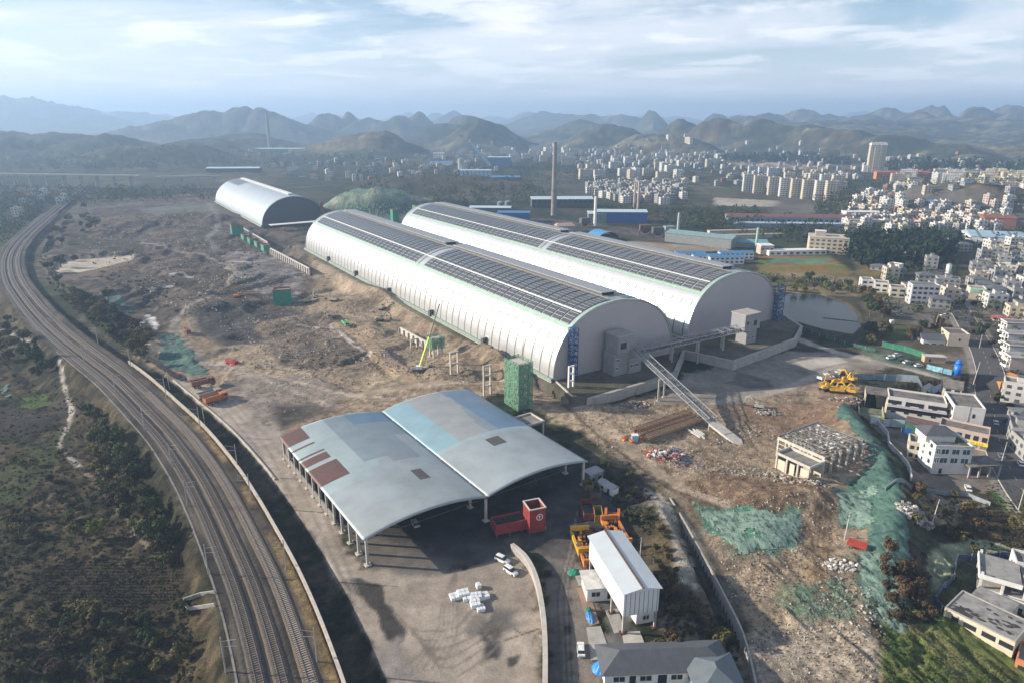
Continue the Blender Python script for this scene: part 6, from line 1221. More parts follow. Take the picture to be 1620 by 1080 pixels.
r, w, h = house('orange_shack', 'low orange-walled shack at the bottom right corner', (1602, 1062), (1650, 1082), 8, 1, mat('orange_wall', (.50, .20, .09), .85), CONC_D, nb=2, side=0, z=-6)
# roadside houses further up
for args in [('framed_house', 'leftmost of three white framed houses on the bank above the pond', (1362, 457), (1381, 458), 9, 2, WHT, 2), ('framed_house', 'middle one of three white framed houses above the pond', (1382, 462), (1404, 464), 10, 2, WHT, 2), ('framed_house', 'rightmost cream one of three framed houses above the pond', (1407, 470), (1432, 472), 10, 2, CRM, 2), ('tall_house', 'four-storey pale grey house with a white side wall above the pond', (1439, 482), (1482, 484), 10, 4, mat('pale_grey_render', (.42, .42, .44), .8), 5), ('framed_house', 'small white frame house with a rooftop veranda behind the bank', (1401, 437), (1419, 440), 8, 3, WHT, 2)]:
    n_, l_, pl, pr, d_, st_, wm_, nb_ = args; house(n_, l_, pl, pr, d_, st_, wm_, ROOFD, nb=nb_, side=1, wf=1, z=0)
r, w, h = house('beige_house', 'beige two-storey house with a dark flat roof where the road bends', (1497, 552), (1530, 554), 12, 2, mat('beige_render', (.48, .42, .34), .85, 0, .1), mat('dark_brown_roof', (.12, .095, .09), .9), nb=1, side=1, wf=0, z=-2, sh=4.2); windows_on(r, [(w * .5, w * .58, 5, 6.4)], DARK, y=0)
r, w, h = house('gabled_house', 'low white house with a grey gabled roof left of the beige house', (1459, 549), (1494, 551), 10, 1, WHT, SLATE, roof='gable', nb=3, side=1, z=-2, sh=4.5)
r, w, h = house('green_sign_house', 'beige house with a pale green fascia beside the upper road', (1532, 473), (1558, 475), 10, 2, CRM, ROOFL, nb=1, side=0, wf=0, z=0, sh=3.6); b = MB(); b.b0(.3, w - .3, -.3, 0, 5.2, 7.4, mat('pale_green_fascia', (.30, .60, .46), .6)); b.build('sign_fascia', r)
for i, (px, py, l) in enumerate([(1588, 538, 'rearmost of the stepped white flat blocks at the right edge'), (1590, 556, 'second from the back of the stepped white flat blocks at the right edge'), (1592, 574, 'third from the back of the stepped white flat blocks at the right edge'), (1594, 592, 'nearest of the stepped white flat blocks at the right edge, with a pink end wall')]):
    a = at(px, py, -3); r = thing('terrace_block', l, 'block', a, R(-10)); b = MB(); b.b0(0, 26, 0, 7, -3, 10 - i * .4, PNK if i == 3 else WHT); b.build('wall', r); b = MB(); b.b0(-.6, 26, -.5, 7.3, 10 - i * .4, 10.5 - i * .4, ROOFL if i % 2 else ROOFD); para(b, -.6, 26, -.5, 7.3, 10.5 - i * .4, .6, WHT); b.build('roof', r)
    for s in range(3): b = MB(); b.b0(-1.4, 0, .3, 6.5, s * 3.3 + .1, s * 3.3 + 1.2, WHITE); b.build('balcony', r); windows_on(r, [(1, 3, s * 3.3 + 1.2, s * 3.3 + 2.6), (4, 5.6, s * 3.3 + 1.2, s * 3.3 + 2.6)], GLASS, None, y=0, face='x-')
a = at(1566, 512, -2); r = thing('red_roof_market', 'low shed with a torn red roof beside the road at right', 'shed', a, R(-38)); b = MB(); b.b0(0, 20, 0, 6, -1, 4, CRM); b.build('wall', r); b = MB(); b.b0(-.5, 20.5, -.8, 6.5, 4, 4.4, mat('red_market_roof', (.42, .10, .09), .7, 0, .3, .7, dirt=((.45, .40, .38), .6))); b.build('roof', r)
a = at(1582, 612, -4); b = MB(); b.add([(0, 0, -1), (13, 0, -1), (13, 7, -1), (0, 7, -1), (0, 0, 2.4), (13, 0, 4.2), (13, 7, 4.2), (0, 7, 2.4)], [(3, 2, 1, 0), (4, 5, 6, 7), (0, 1, 5, 4), (1, 2, 6, 5), (2, 3, 7, 6), (3, 0, 4, 7)], mat('orange_tarp', (.50, .22, .05), .8, 0, .15)); b.b0(6, 7, -.05, 0, 0, 2, DARK); tag(b.build('orange_tarp_shed', None, a, R(14)), 'shed draped in bright orange tarpaulin at the right edge of the road', 'shed')
b = MB(); b.b0(-1, 1, 0, 2, 1.6, 4, WHITE); b.b0(-.25, .25, -.05, 0, 2.5, 3.1, DARK); b.b0(-.15, .15, .9, 1.1, -1, 1.6, STEEL); tag(b.build('sign_cube', None, at(1411, 517, -1)), 'small white box sign on a post in the grass by the pond', 'sign')
# hoardings and fences
def fence(name, label, pts, h, m, zoff=0.0, post=None, z=None, step=5, cat='fence', th=.15):
    W_ = [G(*q) for q in pts] if z is None else [at(q[0], q[1], z) for q in pts]; r = thing(name, label, cat, W_[0]); o = W_[0]; b = MB()
    for a, c in zip(W_[:-1], W_[1:]):
        n = max(1, int((c - a).length / 3))
        for k in range(n):
            p, q = a.lerp(c, k / n), a.lerp(c, (k + 1) / n)
            if z is None: p.z = zt(p.x, p.y); q.z = zt(q.x, q.y)
            s = Vector((-(q - p).y, (q - p).x, 0)).normalized() * th / 2
            V = [p - s, q - s, q + s, p + s]; V = [v - o for v in V]; b.add([v - Vector((0, 0, .8)) for v in V] + [v + Vector((0, 0, h)) for v in V], [(3, 2, 1, 0), (4, 5, 6, 7), (0, 1, 5, 4), (1, 2, 6, 5), (2, 3, 7, 6), (3, 0, 4, 7)], m)
    b.build('panels', r)
    for a, c in zip(W_[:-1], W_[1:]):
        n = max(1, int((c - a).length / step))
        for k in range(n): p = a.lerp(c, k / n); b = MB(); b.b0(p.x - o.x - .12, p.x - o.x + .12, p.y - o.y - .3, p.y - o.y - .1, p.z - o.z - .8, p.z - o.z + h + .15, post or STEEL); b.build('post', r)
    return r
fence('site_hoarding', 'blue-grey hoarding in shade along the dirt road above the school', [(1337, 602), (1380, 600), (1418, 602)], 3.2, mat('grey_blue_hoarding', (.16, .24, .30), .6)); fence('site_hoarding', 'white-panelled hoarding continuing right along the dirt road', [(1418, 602), (1460, 610), (1487, 618)], 3.4, mat('white_blue_hoarding', (.44, .52, .58), .6, 0, .15, .6)); fence('site_hoarding', 'pale blue-white hoarding between the school yard and the white house', [(1376, 668), (1408, 674), (1430, 676)], 3.6, mat('pale_hoarding', (.46, .53, .58), .6, 0, .1, .4)); fence('blue_hoarding', 'short bright blue hoarding panel beside the green lean-to', [(1425, 684), (1442, 686)], 2.4, mat('bright_blue_panel', (.03, .16, .45), .6))
fence('rim_wall', 'crooked white wall following the rim beside the green net slope', [(1381, 664), (1404, 690), (1406, 706), (1424, 724), (1438, 745), (1441, 760)], 2.2, WHT, cat='wall', th=.4, post=CONC_L)
fence('yard_fence', 'long low grey fence below the parked car yard', [(1400, 776), (1470, 778), (1530, 785), (1566, 800)], 1.6, mat('blue_grey_fence', (.24, .28, .32), .7)); fence('ruin_fence', 'dark blue fence round the demolition plot at lower right', [(1488, 966), (1478, 950), (1508, 915), (1513, 885), (1580, 880), (1630, 886)], 1.8, mat('navy_fence', (.05, .08, .18), .7)); fence('road_guardrail', 'white kerb wall on the left side of the main road bend', [(1534, 545), (1535, 590)], 1.6, WHITE, z=-3)
fence('bus_stop_hoarding', 'colourful blue and white advert hoarding along the lane by the parked cars', [(1465, 583), (1490, 589), (1505, 593)], 2.6, mat('blue_white_print', (.20, .42, .52), .6, 0, .5, .8)); fence('yard_mesh', 'green netted fence behind the parked cars', [(1395, 548), (1430, 556), (1462, 566)], 3.2, mat('green_mesh_fence', (.02, .16, .09), .8, 0, .3, .6)); fence('pond_fence', 'long low dark green fence along the pond side of the dirt lane', [(1225, 500), (1262, 520), (1320, 540), (1385, 556)], 1.8, mat('dark_green_fence', (.03, .09, .07), .8, 0, .3))
p = at(1512, 598, -2); r = thing('inflatable_pillar', 'tall bright blue inflatable pillar standing beside the road', 'pillar', p); b = MB(); BLU = mat('blue_inflatable', (.01, .16, .62), .4, 0, .1)
for z0_, z1_, r0_, r1_ in ((0, 1.5, 1.5, 1.7), (1.5, 7.5, 1.7, 1.7), (7.5, 9, 1.7, 1.2), (9, 9.8, 1.2, .3)): b.tube((0, 0, z0_), (0, 0, z1_), r0_, r1_, BLU, 16, cap=True)
b.build('pillar_body', r, smooth=True); b = MB(); b.b0(-1.8, 1.8, -1.8, 1.8, -.5, .4, WHITE); b.build('base', r)
# weigh-yard hut etc.
a = G(1476, 572); b = MB(); b.b0(-5, 5, -2, 2, -1, 3.2, mat('tan_box', (.42, .32, .22), .8)); b.b0(-5.3, 5.3, -2.3, 2.3, 3.2, 3.5, CONC_L); b.b0(-3, -2, -2.06, -2, .5, 2.2, DARK); tag(b.build('site_hut', None, a, R(-10)), 'tan box hut behind the colourful advert hoarding', 'hut')
# pond water, boom
m, N, L, B = new_mat('pond_water'); B.inputs['Base Color'].default_value = (.022, .028, .031, 1); B.inputs['Specular IOR Level'].default_value = .14; B.inputs['Roughness'].default_value = .22; nz = N.new('ShaderNodeTexNoise'); nz.inputs['Scale'].default_value = .35; nz.inputs['Detail'].default_value = 4; geo = N.new('ShaderNodeNewGeometry'); L.new(geo.outputs['Position'], nz.inputs['Vector']); bp = N.new('ShaderNodeBump'); bp.inputs['Strength'].default_value = .25; bp.inputs['Distance'].default_value = .3; L.new(nz.outputs['Fac'], bp.inputs['Height']); L.new(bp.outputs[0], B.inputs['Normal'])
P = np.array(POND); c = P.mean(0); P = c + (P - c) * 1.06; b = MB(); b.add([(x, y, -.9) for x, y in P], [tuple(range(len(P)))[::-1]], m); o = b.build('pond_water'); tag(o, kind='structure')
fence('pond_boom', 'thin floating boom across the pond', [(1302, 503), (1330, 506), (1360, 509)], .3, STEEL_D, z=-.9, cat='boom')
# road kerbs and markings as strips on the road
def ribbon(name, P, w, dz, m, off=0.0, zf=None):
    A = offset_line(P, off + w / 2); B_ = offset_line(P, off - w / 2); vs = []
    for k in range(len(P)): z = max(zt(*A[k]), zt(*B_[k]), zt(*P[k])) + dz; vs += [(*A[k], z), (*B_[k], z), (*B_[k], z - .3), (*A[k], z - .3)]
    fs = []
    for k in range(len(P) - 1): q = 4 * k; fs += [(q, q + 1, q + 5, q + 4), (q + 1, q + 2, q + 6, q + 5), (q + 3, q, q + 4, q + 7)]
    b = MB(); b.add(vs, fs, m); o = b.build(name); tag(o, kind='structure'); return o
RP = resample([tuple(q) for q in ROAD], 3); RP = RP[np.array([math.hypot(*q) < 660 for q in RP])]
ribbon('main_road', RP, 11.6, .10, mat('asphalt', (.068, .066, .068), .9, 0, .2, .25, dirt=((.10, .095, .09), .55))); ribbon('road_kerb', RP, .35, .22, CONC_L, 6.0); ribbon('road_kerb', RP, .35, .22, CONC_L, -6.0)
RQ = resample(RP, 1.0)
vs, fs = [], []
for k in range(0, len(RQ) - 4, 9):
    A = RQ[k]; C_ = RQ[k + 3]; u = (C_ - A) / np.hypot(*(C_ - A)); s = np.array((u[1], -u[0])) * .08; z = max(zt(*A), zt(*C_)) + .13 + .1; i0 = len(vs); vs += [(*(A + s), z), (*(A - s), z), (*(C_ - s), z), (*(C_ + s), z)]; fs.append((i0, i0 + 1, i0 + 2, i0 + 3))
b = MB(); b.add(vs, fs, mat('yellow_road_line', (.55, .45, .15), .8)); tag(b.build('road_marking'), kind='structure')
# ---------------------------------------------------------------- vehicles and plant
TYRE = mat('tyre_rubber', (.02, .02, .02), .9, 0, .2); RIM = mat('wheel_rim', (.35, .35, .36), .4, .5, .1)
def paint_mat(n, c, r=.35): return mat(n, c, r, .05, .12, 1.5)
CAR_P = {}
def wheel(r, x, y, rad, wd, name='wheel'): b = MB(); b.tube((x, y - wd / 2, rad), (x, y + wd / 2, rad), rad, rad, TYRE, 12); b.tube((x, y - wd / 2 - .01, rad), (x, y + wd / 2 + .01, rad), rad * .55, rad * .55, RIM, 8); return b.build(name, r)
def loft(b, secs, m):
    """cross-sections (x, half width low, half width high, z low, z high) joined along x"""
    vs = []
    for x, w0, w1, z0, z1 in secs: vs += [(x, -w0, z0), (x, w0, z0), (x, w1, z1), (x, -w1, z1)]
    fs = [(0, 1, 2, 3), (len(vs) - 1, len(vs) - 2, len(vs) - 3, len(vs) - 4)]
    for k in range(len(secs) - 1): q = 4 * k; fs += [(q, q + 3, q + 7, q + 4), (q + 1, q + 5, q + 6, q + 2), (q + 3, q + 2, q + 6, q + 7), (q, q + 4, q + 5, q + 1)]
    b.add(vs, fs, m)
def car(name, label, p, rz, m, suv=False, group=None, cat='car'):
    key = (m.name, suv)
    if key in CAR_P: r0, kd = CAR_P[key]; return dup(r0, kd, p, rz, label, cat, group)
    r = thing(name, label, cat, p, rz, group); hb = 1.0 if suv else .88; ht = 1.78 if suv else 1.46; b = MB(); loft(b, [(-2.35, .80, .74, .35, hb - .15), (-2.2, .9, .86, .25, hb), (-.9, .93, .88, .22, hb + .04), (.9, .93, .88, .22, hb + .02), (2.1, .88, .80, .25, hb - .1), (2.38, .72, .66, .35, hb - .28)], m)
    loft(b, [(-1.95 if suv else -1.4, .66, .62, ht - .06, ht), (-1.2, .70, .66, ht - .05, ht + .02), (.1, .70, .66, ht - .05, ht), (.45, .68, .64, ht - .1, ht - .06)], m); b.build('body', r)
    b = MB(); loft(b, [(-2.15 if suv else -1.9, .84, .80, hb - .05, hb), (-1.9 if suv else -1.35, .86, .68, hb, ht - .06), (.4, .86, .68, hb, ht - .08), (1.15, .84, .80, hb - .06, hb)], GLASS); b.build('windows', r)
    for x in (-1.45, 1.45):
        for y in (-.85, .85): wheel(r, x, y, .36, .24)
    for y in (-.6, .6): b = MB(); b.b0(2.3, 2.42, y - .16, y + .16, .58, .74, RIM); b.build('headlight', r)
    CAR_P[key] = (r, kids_of(r)); return r
CW, CK, CS, CR = paint_mat('white_car_paint', (.75, .75, .74)), paint_mat('dark_car_paint', (.03, .032, .04)), paint_mat('silver_car_paint', (.38, .39, .40)), paint_mat('blue_grey_car_paint', (.13, .16, .22))
def ang(a, c): return rot_of(at(*a), at(*c))
car('white_car', 'upper white SUV parked by the end of the curved wall', G(795, 887), ang((786, 882), (806, 891)), CW, True); car('white_car', 'lower white SUV parked by the curved wall, just below the other', G(808, 905), ang((797, 897), (820, 912)), CW, True); car('white_car', 'white saloon standing on the dark access road near the office', G(919, 1029), ang((921, 1040), (919, 1015)), CW)
for px, py, d, m, l, sv in [(1575, 670, (1571, 660), CW, 'white car driving down the main road past the corner block', False), (1614, 735, (1608, 724), CW, 'white car farthest down the main road at the right edge', False), (1583, 722, (1578, 712), CR, 'blue-grey car turning into the junction by the carport', False), (1531, 773, (1527, 764), CW, 'white car parked alone on the dirt yard below the white house', False), (1409, 567, (1419, 566), CW, 'leftmost white car in the row parked by the green netted fence', True), (1419, 563, (1428, 562), CW, 'white van just behind the leftmost parked white car', True), (1427, 571, (1437, 570), CK, 'first dark car in the row by the green netted fence', False), (1435, 574, (1444, 573), CW, 'third car, white, in the row by the green netted fence', False), (1444, 576, (1452, 575), CK, 'second dark car in the row by the green netted fence', False), (1453, 579, (1463, 578), CW, 'white car near the advert hoarding end of the row', False), (1493, 500, (1483, 500), CW, 'white car parked below the four-storey pale grey house', False), (1521, 467, (1512, 466), CW, 'white car stopped beside the upper main road', False), (1511, 480, (1502, 479), CK, 'black car crossing the upper main road', False), (1424, 500, (1414, 499), CS, 'silver car on the lane between the framed houses and the lower trees', False), (657, 829, (652, 820), CS, 'pale car parked in the shade of the left vault', False), (1506, 432, (1508, 440), CK, 'dark car near the conifers on the upper main road', False)]:
    p = G(px, py); 
    if px > 1540 and py > 500 and py < 760: p.z += .2
    car('parked_car', l, p, ang((px, py), d), m, sv)
TRK_P = {}
def dump_truck(label, px, py, rz, m, load=None, s=1.0):
    if m.name in TRK_P: r0, kd = TRK_P[m.name]; return dup(r0, kd, G(px, py) + Vector((0, 0, .3)), rz, label, 'dump truck', None, s)
    r = thing('dump_truck', label, 'dump truck', G(px, py) + Vector((0, 0, .3)), rz); r.scale = (s, s, s); b = MB(); loft(b, [(2.0, 1.2, 1.2, .9, 3.0), (3.2, 1.22, 1.2, .7, 3.05), (3.9, 1.2, 1.12, .6, 2.9), (4.1, 1.18, 1.0, .6, 1.7)], m); b.build('cab', r); b = MB(); b.add([(4.08, -1.0, 1.8), (4.08, 1.0, 1.8), (3.95, .95, 2.75), (3.95, -.95, 2.75)], [(0, 1, 2, 3)], GLASS); b.b0(2.6, 3.6, -1.24, 1.24, 1.9, 2.6, GLASS); b.build('windscreen', r)
    b = MB(); b.b0(-4.2, 3.6, -.5, .5, .8, 1.15, STEEL_D); b.build('chassis', r)
    b = MB(); x0, x1 = -4.4, 1.7
    b.b0(x0, x1, -1.25, 1.25, 1.2, 1.4, m); b.b0(x0, x1, -1.25, -1.13, 1.4, 2.9, m); b.b0(x0, x1, 1.13, 1.25, 1.4, 2.9, m); b.b0(x1 - .12, x1, -1.13, 1.13, 1.4, 3.2, m); b.b0(x0, x0 + .12, -1.13, 1.13, 1.4, 2.7, m); body = b.build('tipper_body', r)
    b = MB(); b.b0(x0 + .12, x1 - .12, -1.13, 1.13, 1.4, 2.5, load or CONC_D); b.build('load', body)
    for x in (3.0, -1.9, -3.3):
        for y in (-1.05, 1.05): wheel(r, x, y, .55, .5)
    TRK_P[m.name] = (r, kids_of(r)); return r
REDT = paint_mat('red_truck_paint', (.38, .03, .03), .5); BRT = paint_mat('brown_truck_paint', (.20, .075, .05), .6); GRT = paint_mat('green_truck_paint', (.12, .36, .16), .5); ORT = paint_mat('orange_truck_paint', (.45, .15, .04), .6); GYT = paint_mat('grey_truck_paint', (.30, .27, .24), .6)
EARTH = mat('loose_earth', (.19, .145, .10), .95, 0, .3, 1)
dump_truck('bright red dump truck driving along the dirt track', 368, 578, ang((362, 575), (378, 580)), REDT, EARTH); dump_truck('brown dump truck behind the red one on the bending track', 297, 528, ang((288, 518), (300, 530)), BRT, EARTH); dump_truck('grey-brown dump truck farther back on the bending track', 331, 465, ang((338, 458), (326, 469)), GYT, EARTH); dump_truck('pale green dump truck in the middle of the site', 547, 516, ang((541, 510), (552, 520)), GRT, EARTH)
dump_truck('grey truck just behind the pale green dump truck', 521, 503, ang((519, 494), (522, 506)), GYT, EARTH)
for i, (px, py, m, l) in enumerate([(323, 611, BRT, 'smallest rusty truck in the parked group by the railway wall'), (334, 630, GYT, 'middle truck with a tan box in the group by the railway wall'), (343, 636, ORT, 'front orange-nosed truck in the group by the railway wall')]): dump_truck(l, px, py, ang((330, 634), (355, 628)) + .1 * i, m, mat('tan_load', (.30, .20, .11), .9, 0, .3, .5), 1.25)
def truck_box(label, px, py, rz, m, L_=7, W_=2.6, H_=2.4, cat='container', name='steel_container', z=0):
    r = thing(name, label, cat, G(px, py) + Vector((0, 0, z)), rz); b = MB(); b.b0(-L_ / 2, L_ / 2, -W_ / 2, -W_ / 2 + .12, 0, H_, m); b.b0(-L_ / 2, L_ / 2, W_ / 2 - .12, W_ / 2, 0, H_, m); b.b0(-L_ / 2, -L_ / 2 + .12, -W_ / 2 + .12, W_ / 2 - .12, 0, H_, m); b.b0(L_ / 2 - .12, L_ / 2, -W_ / 2 + .12, W_ / 2 - .12, 0, H_, m); b.b0(-L_ / 2 + .12, L_ / 2 - .12, -W_ / 2 + .12, W_ / 2 - .12, 0, .2, STEEL_D); b.build('walls', r)
    for k in range(int(L_ / 1.2)): x = -L_ / 2 + .6 + k * 1.2; b = MB(); b.b0(x - .07, x + .07, -W_ / 2 - .1, -W_ / 2, .05, H_ - .05, m); b.build('rib', r)
    return r
YEL = paint_mat('excavator_yellow', (.62, .36, .03), .5); ORG = paint_mat('rusty_orange', (.55, .19, .03), .7)
EX = {}
def excavator(label, px, py, rz, m=YEL, s=1.0, reach=1.0, name='excavator'):
    if (m.name, reach) in EX: r0, kd = EX[(m.name, reach)]; return dup(r0, kd, G(px, py) + Vector((0, 0, .2)), rz, label, 'excavator', None, s)
    r = thing(name, label, 'excavator', G(px, py), rz); r.scale = (s,) * 3
    for y in (-1.15, 1.15): b = MB(); loft(b, [(-2.1, .3, .3, .3, .7), (-1.7, .3, .3, 0, 1.0), (1.7, .3, .3, 0, 1.0), (2.1, .3, .3, .3, .7)], TYRE); o = b.build('track', r); o.location = (0, y, 0)
    b = MB(); loft(b, [(-2.6, 1.3, 1.2, 1.1, 2.1), (-1.8, 1.4, 1.3, 1.05, 2.3), (1.0, 1.4, 1.3, 1.05, 2.0), (1.6, 1.3, 1.2, 1.1, 1.6)], m); b.b0(-.9, .9, -.9, .9, .9, 1.1, STEEL_D); b.build('upper_body', r); b = MB(); b.box((.7, .85, 2.35), (1.7, 1.0, 1.7), m, 0, .85); b.b0(.95, 1.58, .4, 1.3, 1.9, 2.9, GLASS); b.build('cab', r)
    k = reach; b = MB(); b.bar((1.2, 0, 1.6), (3.6 * k, 0, 4.9), .45, m, .6); b.bar((3.6 * k, 0, 4.9), (5.6 * k, 0, 4.0), .4, m, .55); b.build('boom', r); b = MB(); b.bar((5.5 * k, 0, 4.1), (6.1 * k, 0, 1.6), .32, m, .45); b.build('stick', r); b = MB(); b.bar((1.6, .3, 1.6), (3.0 * k, .3, 3.6), .18, STEEL); b.build('ram', r)
    b = MB(); x = 6.1 * k; b.add([(x - .2, -.55, 1.7), (x + .4, -.55, 1.5), (x + .3, -.55, .5), (x - .7, -.55, .3), (x - .8, -.55, .9), (x - .2, .55, 1.7), (x + .4, .55, 1.5), (x + .3, .55, .5), (x - .7, .55, .3), (x - .8, .55, .9)], [(0, 1, 2, 3, 4), (9, 8, 7, 6, 5), (0, 5, 6, 1), (1, 6, 7, 2), (2, 7, 8, 3), (3, 8, 9, 4), (4, 9, 5, 0)], STEEL_D); b.build('bucket', r)
    EX[(m.name, reach)] = (r, kids_of(r)); return r
for i, (px, py, rz, l) in enumerate([(1307, 616, .2, 'leftmost yellow excavator of the crowd beside the school'), (1318, 620, 2.9, 'yellow excavator second from the left in the front row beside the school'), (1330, 621, -.3, 'yellow excavator third from the left in the front row beside the school'), (1344, 622, 2.6, 'rightmost front yellow excavator beside the school'), (1334, 607, .4, 'middle yellow excavator in the back row beside the school'), (1346, 603, 2.2, 'rearmost yellow excavator beside the school'), (1322, 607, 3.3, 'back row yellow excavator next to the white trucks')]): excavator(l, px, py, rz)
for px, py, rz, l in [(1318, 596, .3, 'upper white truck behind the yellow excavators'), (1309, 603, .1, 'middle white truck left of the yellow excavators'), (1301, 600, .6, 'leftmost white truck at the edge of the paved yard'), (1326, 594, 1.0, 'rear white truck next to the dark scrap heap')]: dump_truck(l, px, py, rz, paint_mat('white_truck_paint', (.60, .60, .58)), CONC_D, .8)
for px, py, rz, l in [(1199, 645, 2.7, 'lone pale excavator with raised arm left of the broken concrete'), ]: excavator(l, px, py, rz, paint_mat('pale_excavator', (.42, .38, .30), .6))
for px, py, rz, l in [(487, 479, .4, 'small pale excavator right of the green-sheeted shaft'), (499, 471, 2.0, 'small excavator on the slope above the pale one'), (529, 477, 2.8, 'small excavator by the dark puddle below the front store'), (601, 508, .3, 'yellowish excavator near the middle of the front store'), (605, 490, 1.2, 'small excavator with raised arm near the store kerb')]: excavator(l, px, py, rz, paint_mat('dusty_excavator', (.36, .33, .22), .7), 1.15)
excavator('orange machine working among the debris below the old store', 376, 471, .4, ORG, 1.0)
# mobile crane with lattice-free telescopic boom
p = G(668, 588); r = thing('mobile_crane', 'mobile crane with a lime green telescopic boom leaning over the green platform', 'crane', p, R(5)); b = MB(); b.b0(-5, 5, -1.3, 1.3, .8, 1.8, STEEL_D); b.b0(3.4, 5.4, -1.3, 1.3, 1.8, 3.2, mat('crane_black', (.05, .05, .06), .5)); b.build('carrier', r); b = MB(); b.b0(-3, 0, -1.2, 1.2, 1.9, 3.4, WHITE); b.build('superstructure', r)
b = MB(); LIME = paint_mat('lime_green_boom', (.52, .68, .10), .5); b.bar((-1, 0, 3), (4.0, 3, 17), .7, LIME, .9); b.build('boom_base', r); b = MB(); b.bar((4.0, 3, 17), (9.6, 6.4, 33), .35, STEEL_D, .45); b.build('boom_jib', r); b = MB(); b.bar((1.0, .8, 3.2), (2.6, 2.0, 10), .35, STEEL); b.build('lift_ram', r)
for x in (-3.8, -2, 2, 3.9):
    for y in (-1.2, 1.2): wheel(r, x, y, .6, .45)
# ---------------------------------------------------------------- scrap, stacks, clutter
def clutter(name, label, cat, p, rx, ry, n, mats_, smin, smax, seed, h=1.0, rz=0.0, kind='stuff', lng=1.0, z=0.0):
    rs = random.Random(seed); b = MB(); cs, sn = math.cos(rz), math.sin(rz)
    for k in range(n):
        a = rs.uniform(0, 6.28); q = math.sqrt(rs.random()); x, y = math.cos(a) * q * rx, math.sin(a) * q * ry; s = smin + (smax - smin) * rs.random() ** 2.2; gx_, gy_ = p.x + x * cs - y * sn, p.y + x * sn + y * cs
        zz = zt(gx_, gy_) - p.z + (1 - q) * h * rs.uniform(.3, 1); b.box((x, y, zz + s * .12), (s * rs.uniform(.6, 1.4) * lng, s * rs.uniform(.3, .8), s * rs.uniform(.2, .6)), rs.choice(mats_), rs.uniform(0, 3.14) if lng == 1 else rs.gauss(0, .25), rs.uniform(.5, 1))
    o = b.build(name, None, p, rz); tag(o, label, cat, None, kind); return o
RUST = mat('rust', (.20, .075, .035), .9, 0, .4, 1); RUST2 = mat('brown_scrap', (.12, .07, .05), .9, 0, .4, 1); ORP = mat('orange_primer', (.50, .15, .03), .7, 0, .3, 1); REDP = mat('red_primer', (.34, .05, .035), .8, 0, .3, 1)
def truss_stack(name, label, pxa, pxb, w, n, layers, mats_, seed, cat='steel stack'):
    a, c = G(*pxa), G(*pxb); rz = rot_of(a, c); Ln = (c - a).length; r = thing(name, label, cat, a, rz); rs = random.Random(seed)
    for k in range(n):
        for l in range(layers):
            y = -w / 2 + w * (k + .5) / n; z = l * .9 + .25; b = MB(); m = rs.choice(mats_); x0, x1 = rs.uniform(-1.5, 1.5), Ln + rs.uniform(-3, 1.5)
            for zz in (0, .6): b.b0(x0, x1, y - .12, y + .12, z + zz, z + zz + .14, m)
            q = x0
            while q + 1 < x1: b.bar((q, y, z + .1), (q + .6, y, z + .65), .09, m); b.bar((q + .6, y, z + .65), (q + 1.2, y, z + .1), .09, m); q += 1.2
            b.build('truss', r)
    return r
TAN = mat('tan_steel', (.26, .18, .115), .8, 0, .4, 1); truss_stack('truss_stack', 'long stack of rusty brown steel trusses left of the sloping conveyor', (1012, 690), (1102, 662), 11, 10, 2, [TAN, RUST2, TAN], 1)
for k, (px, py, l) in enumerate([(1001, 694, 'orange scrap heap at the left end of the brown truss stack'), (1019, 682, 'orange-red machine parts behind the small blue box')]): clutter('scrap_heap', l, 'scrap', G(px, py), 4 if k == 0 else 4.5, 3, 46, [ORP, RUST, ORP, REDP], .6, 2, 20 + k, 1.8)
b = MB(); b.b0(-1.2, 1.2, -1, 1, 0, 2.6, paint_mat('sky_blue_box', (.20, .45, .65))); b.b0(-1.3, 1.3, -1.1, 1.1, 2.6, 2.8, WHITE); tag(b.build('blue_cabin', None, G(1004, 697)), 'small sky-blue box cabin by the orange scrap', 'cabin')
truss_stack('pipe_stack', 'short stack of pale steel beams below the brown truss stack', (1096, 682), (1116, 694), 4, 4, 1, [WHITE], 2); truss_stack('blue_beam_stack', 'pair of dark blue beams beside the red scrap', (1062, 716), (1085, 708), 2.4, 2, 1, [STEEL_B], 3)
r = truss_stack('red_frame_stack', 'stack of red-painted arched steel frames lying on the ground', (1028, 714), (1058, 728), 7, 6, 1, [REDP, REDP, RUST], 4); clutter('scrap_heap', 'red and white scrap spilling behind the red frames', 'scrap', G(1048, 720), 7, 5, 120, [REDP, RUST, WHITE, CONC, STEEL], .5, 2, 31, 1.6); clutter('scrap_heap', 'dark purple-grey scrap right of the red frames', 'scrap', G(1076, 724), 5, 5, 60, [STEEL_D, STEEL_B, RUST2], .4, 1.6, 32, .8)
RB = [CONC_L, CONC, CONC_D, EARTH, EARTH, mat('brick_rubble', (.35, .17, .12), .9)]
clutter('rubble_heap', 'mixed rubble and white sheeting heap beneath the conveyor leg', 'rubble', G(1003, 640), 7, 4, 220, RB, .4, 1.8, 40, 2.2); clutter('rubble_heap', 'broken concrete pile right of the lone pale excavator', 'rubble', G(1213, 652), 6, 4, 150, RB[:4], .4, 1.6, 41, 1.4); clutter('rubble_heap', 'rubble strewn in front of the gutted porch', 'rubble', G(1262, 760), 11, 4, 420, RB, .2, 1.3, 42, 1.2, rz=R(-28)); clutter('rubble_heap', 'grey stone heap with a dark shadow right of the rim', 'rubble', G(1447, 812), 6, 3.4, 200, [CONC, CONC_L, CONC_D], .5, 1.8, 43, 2.5)
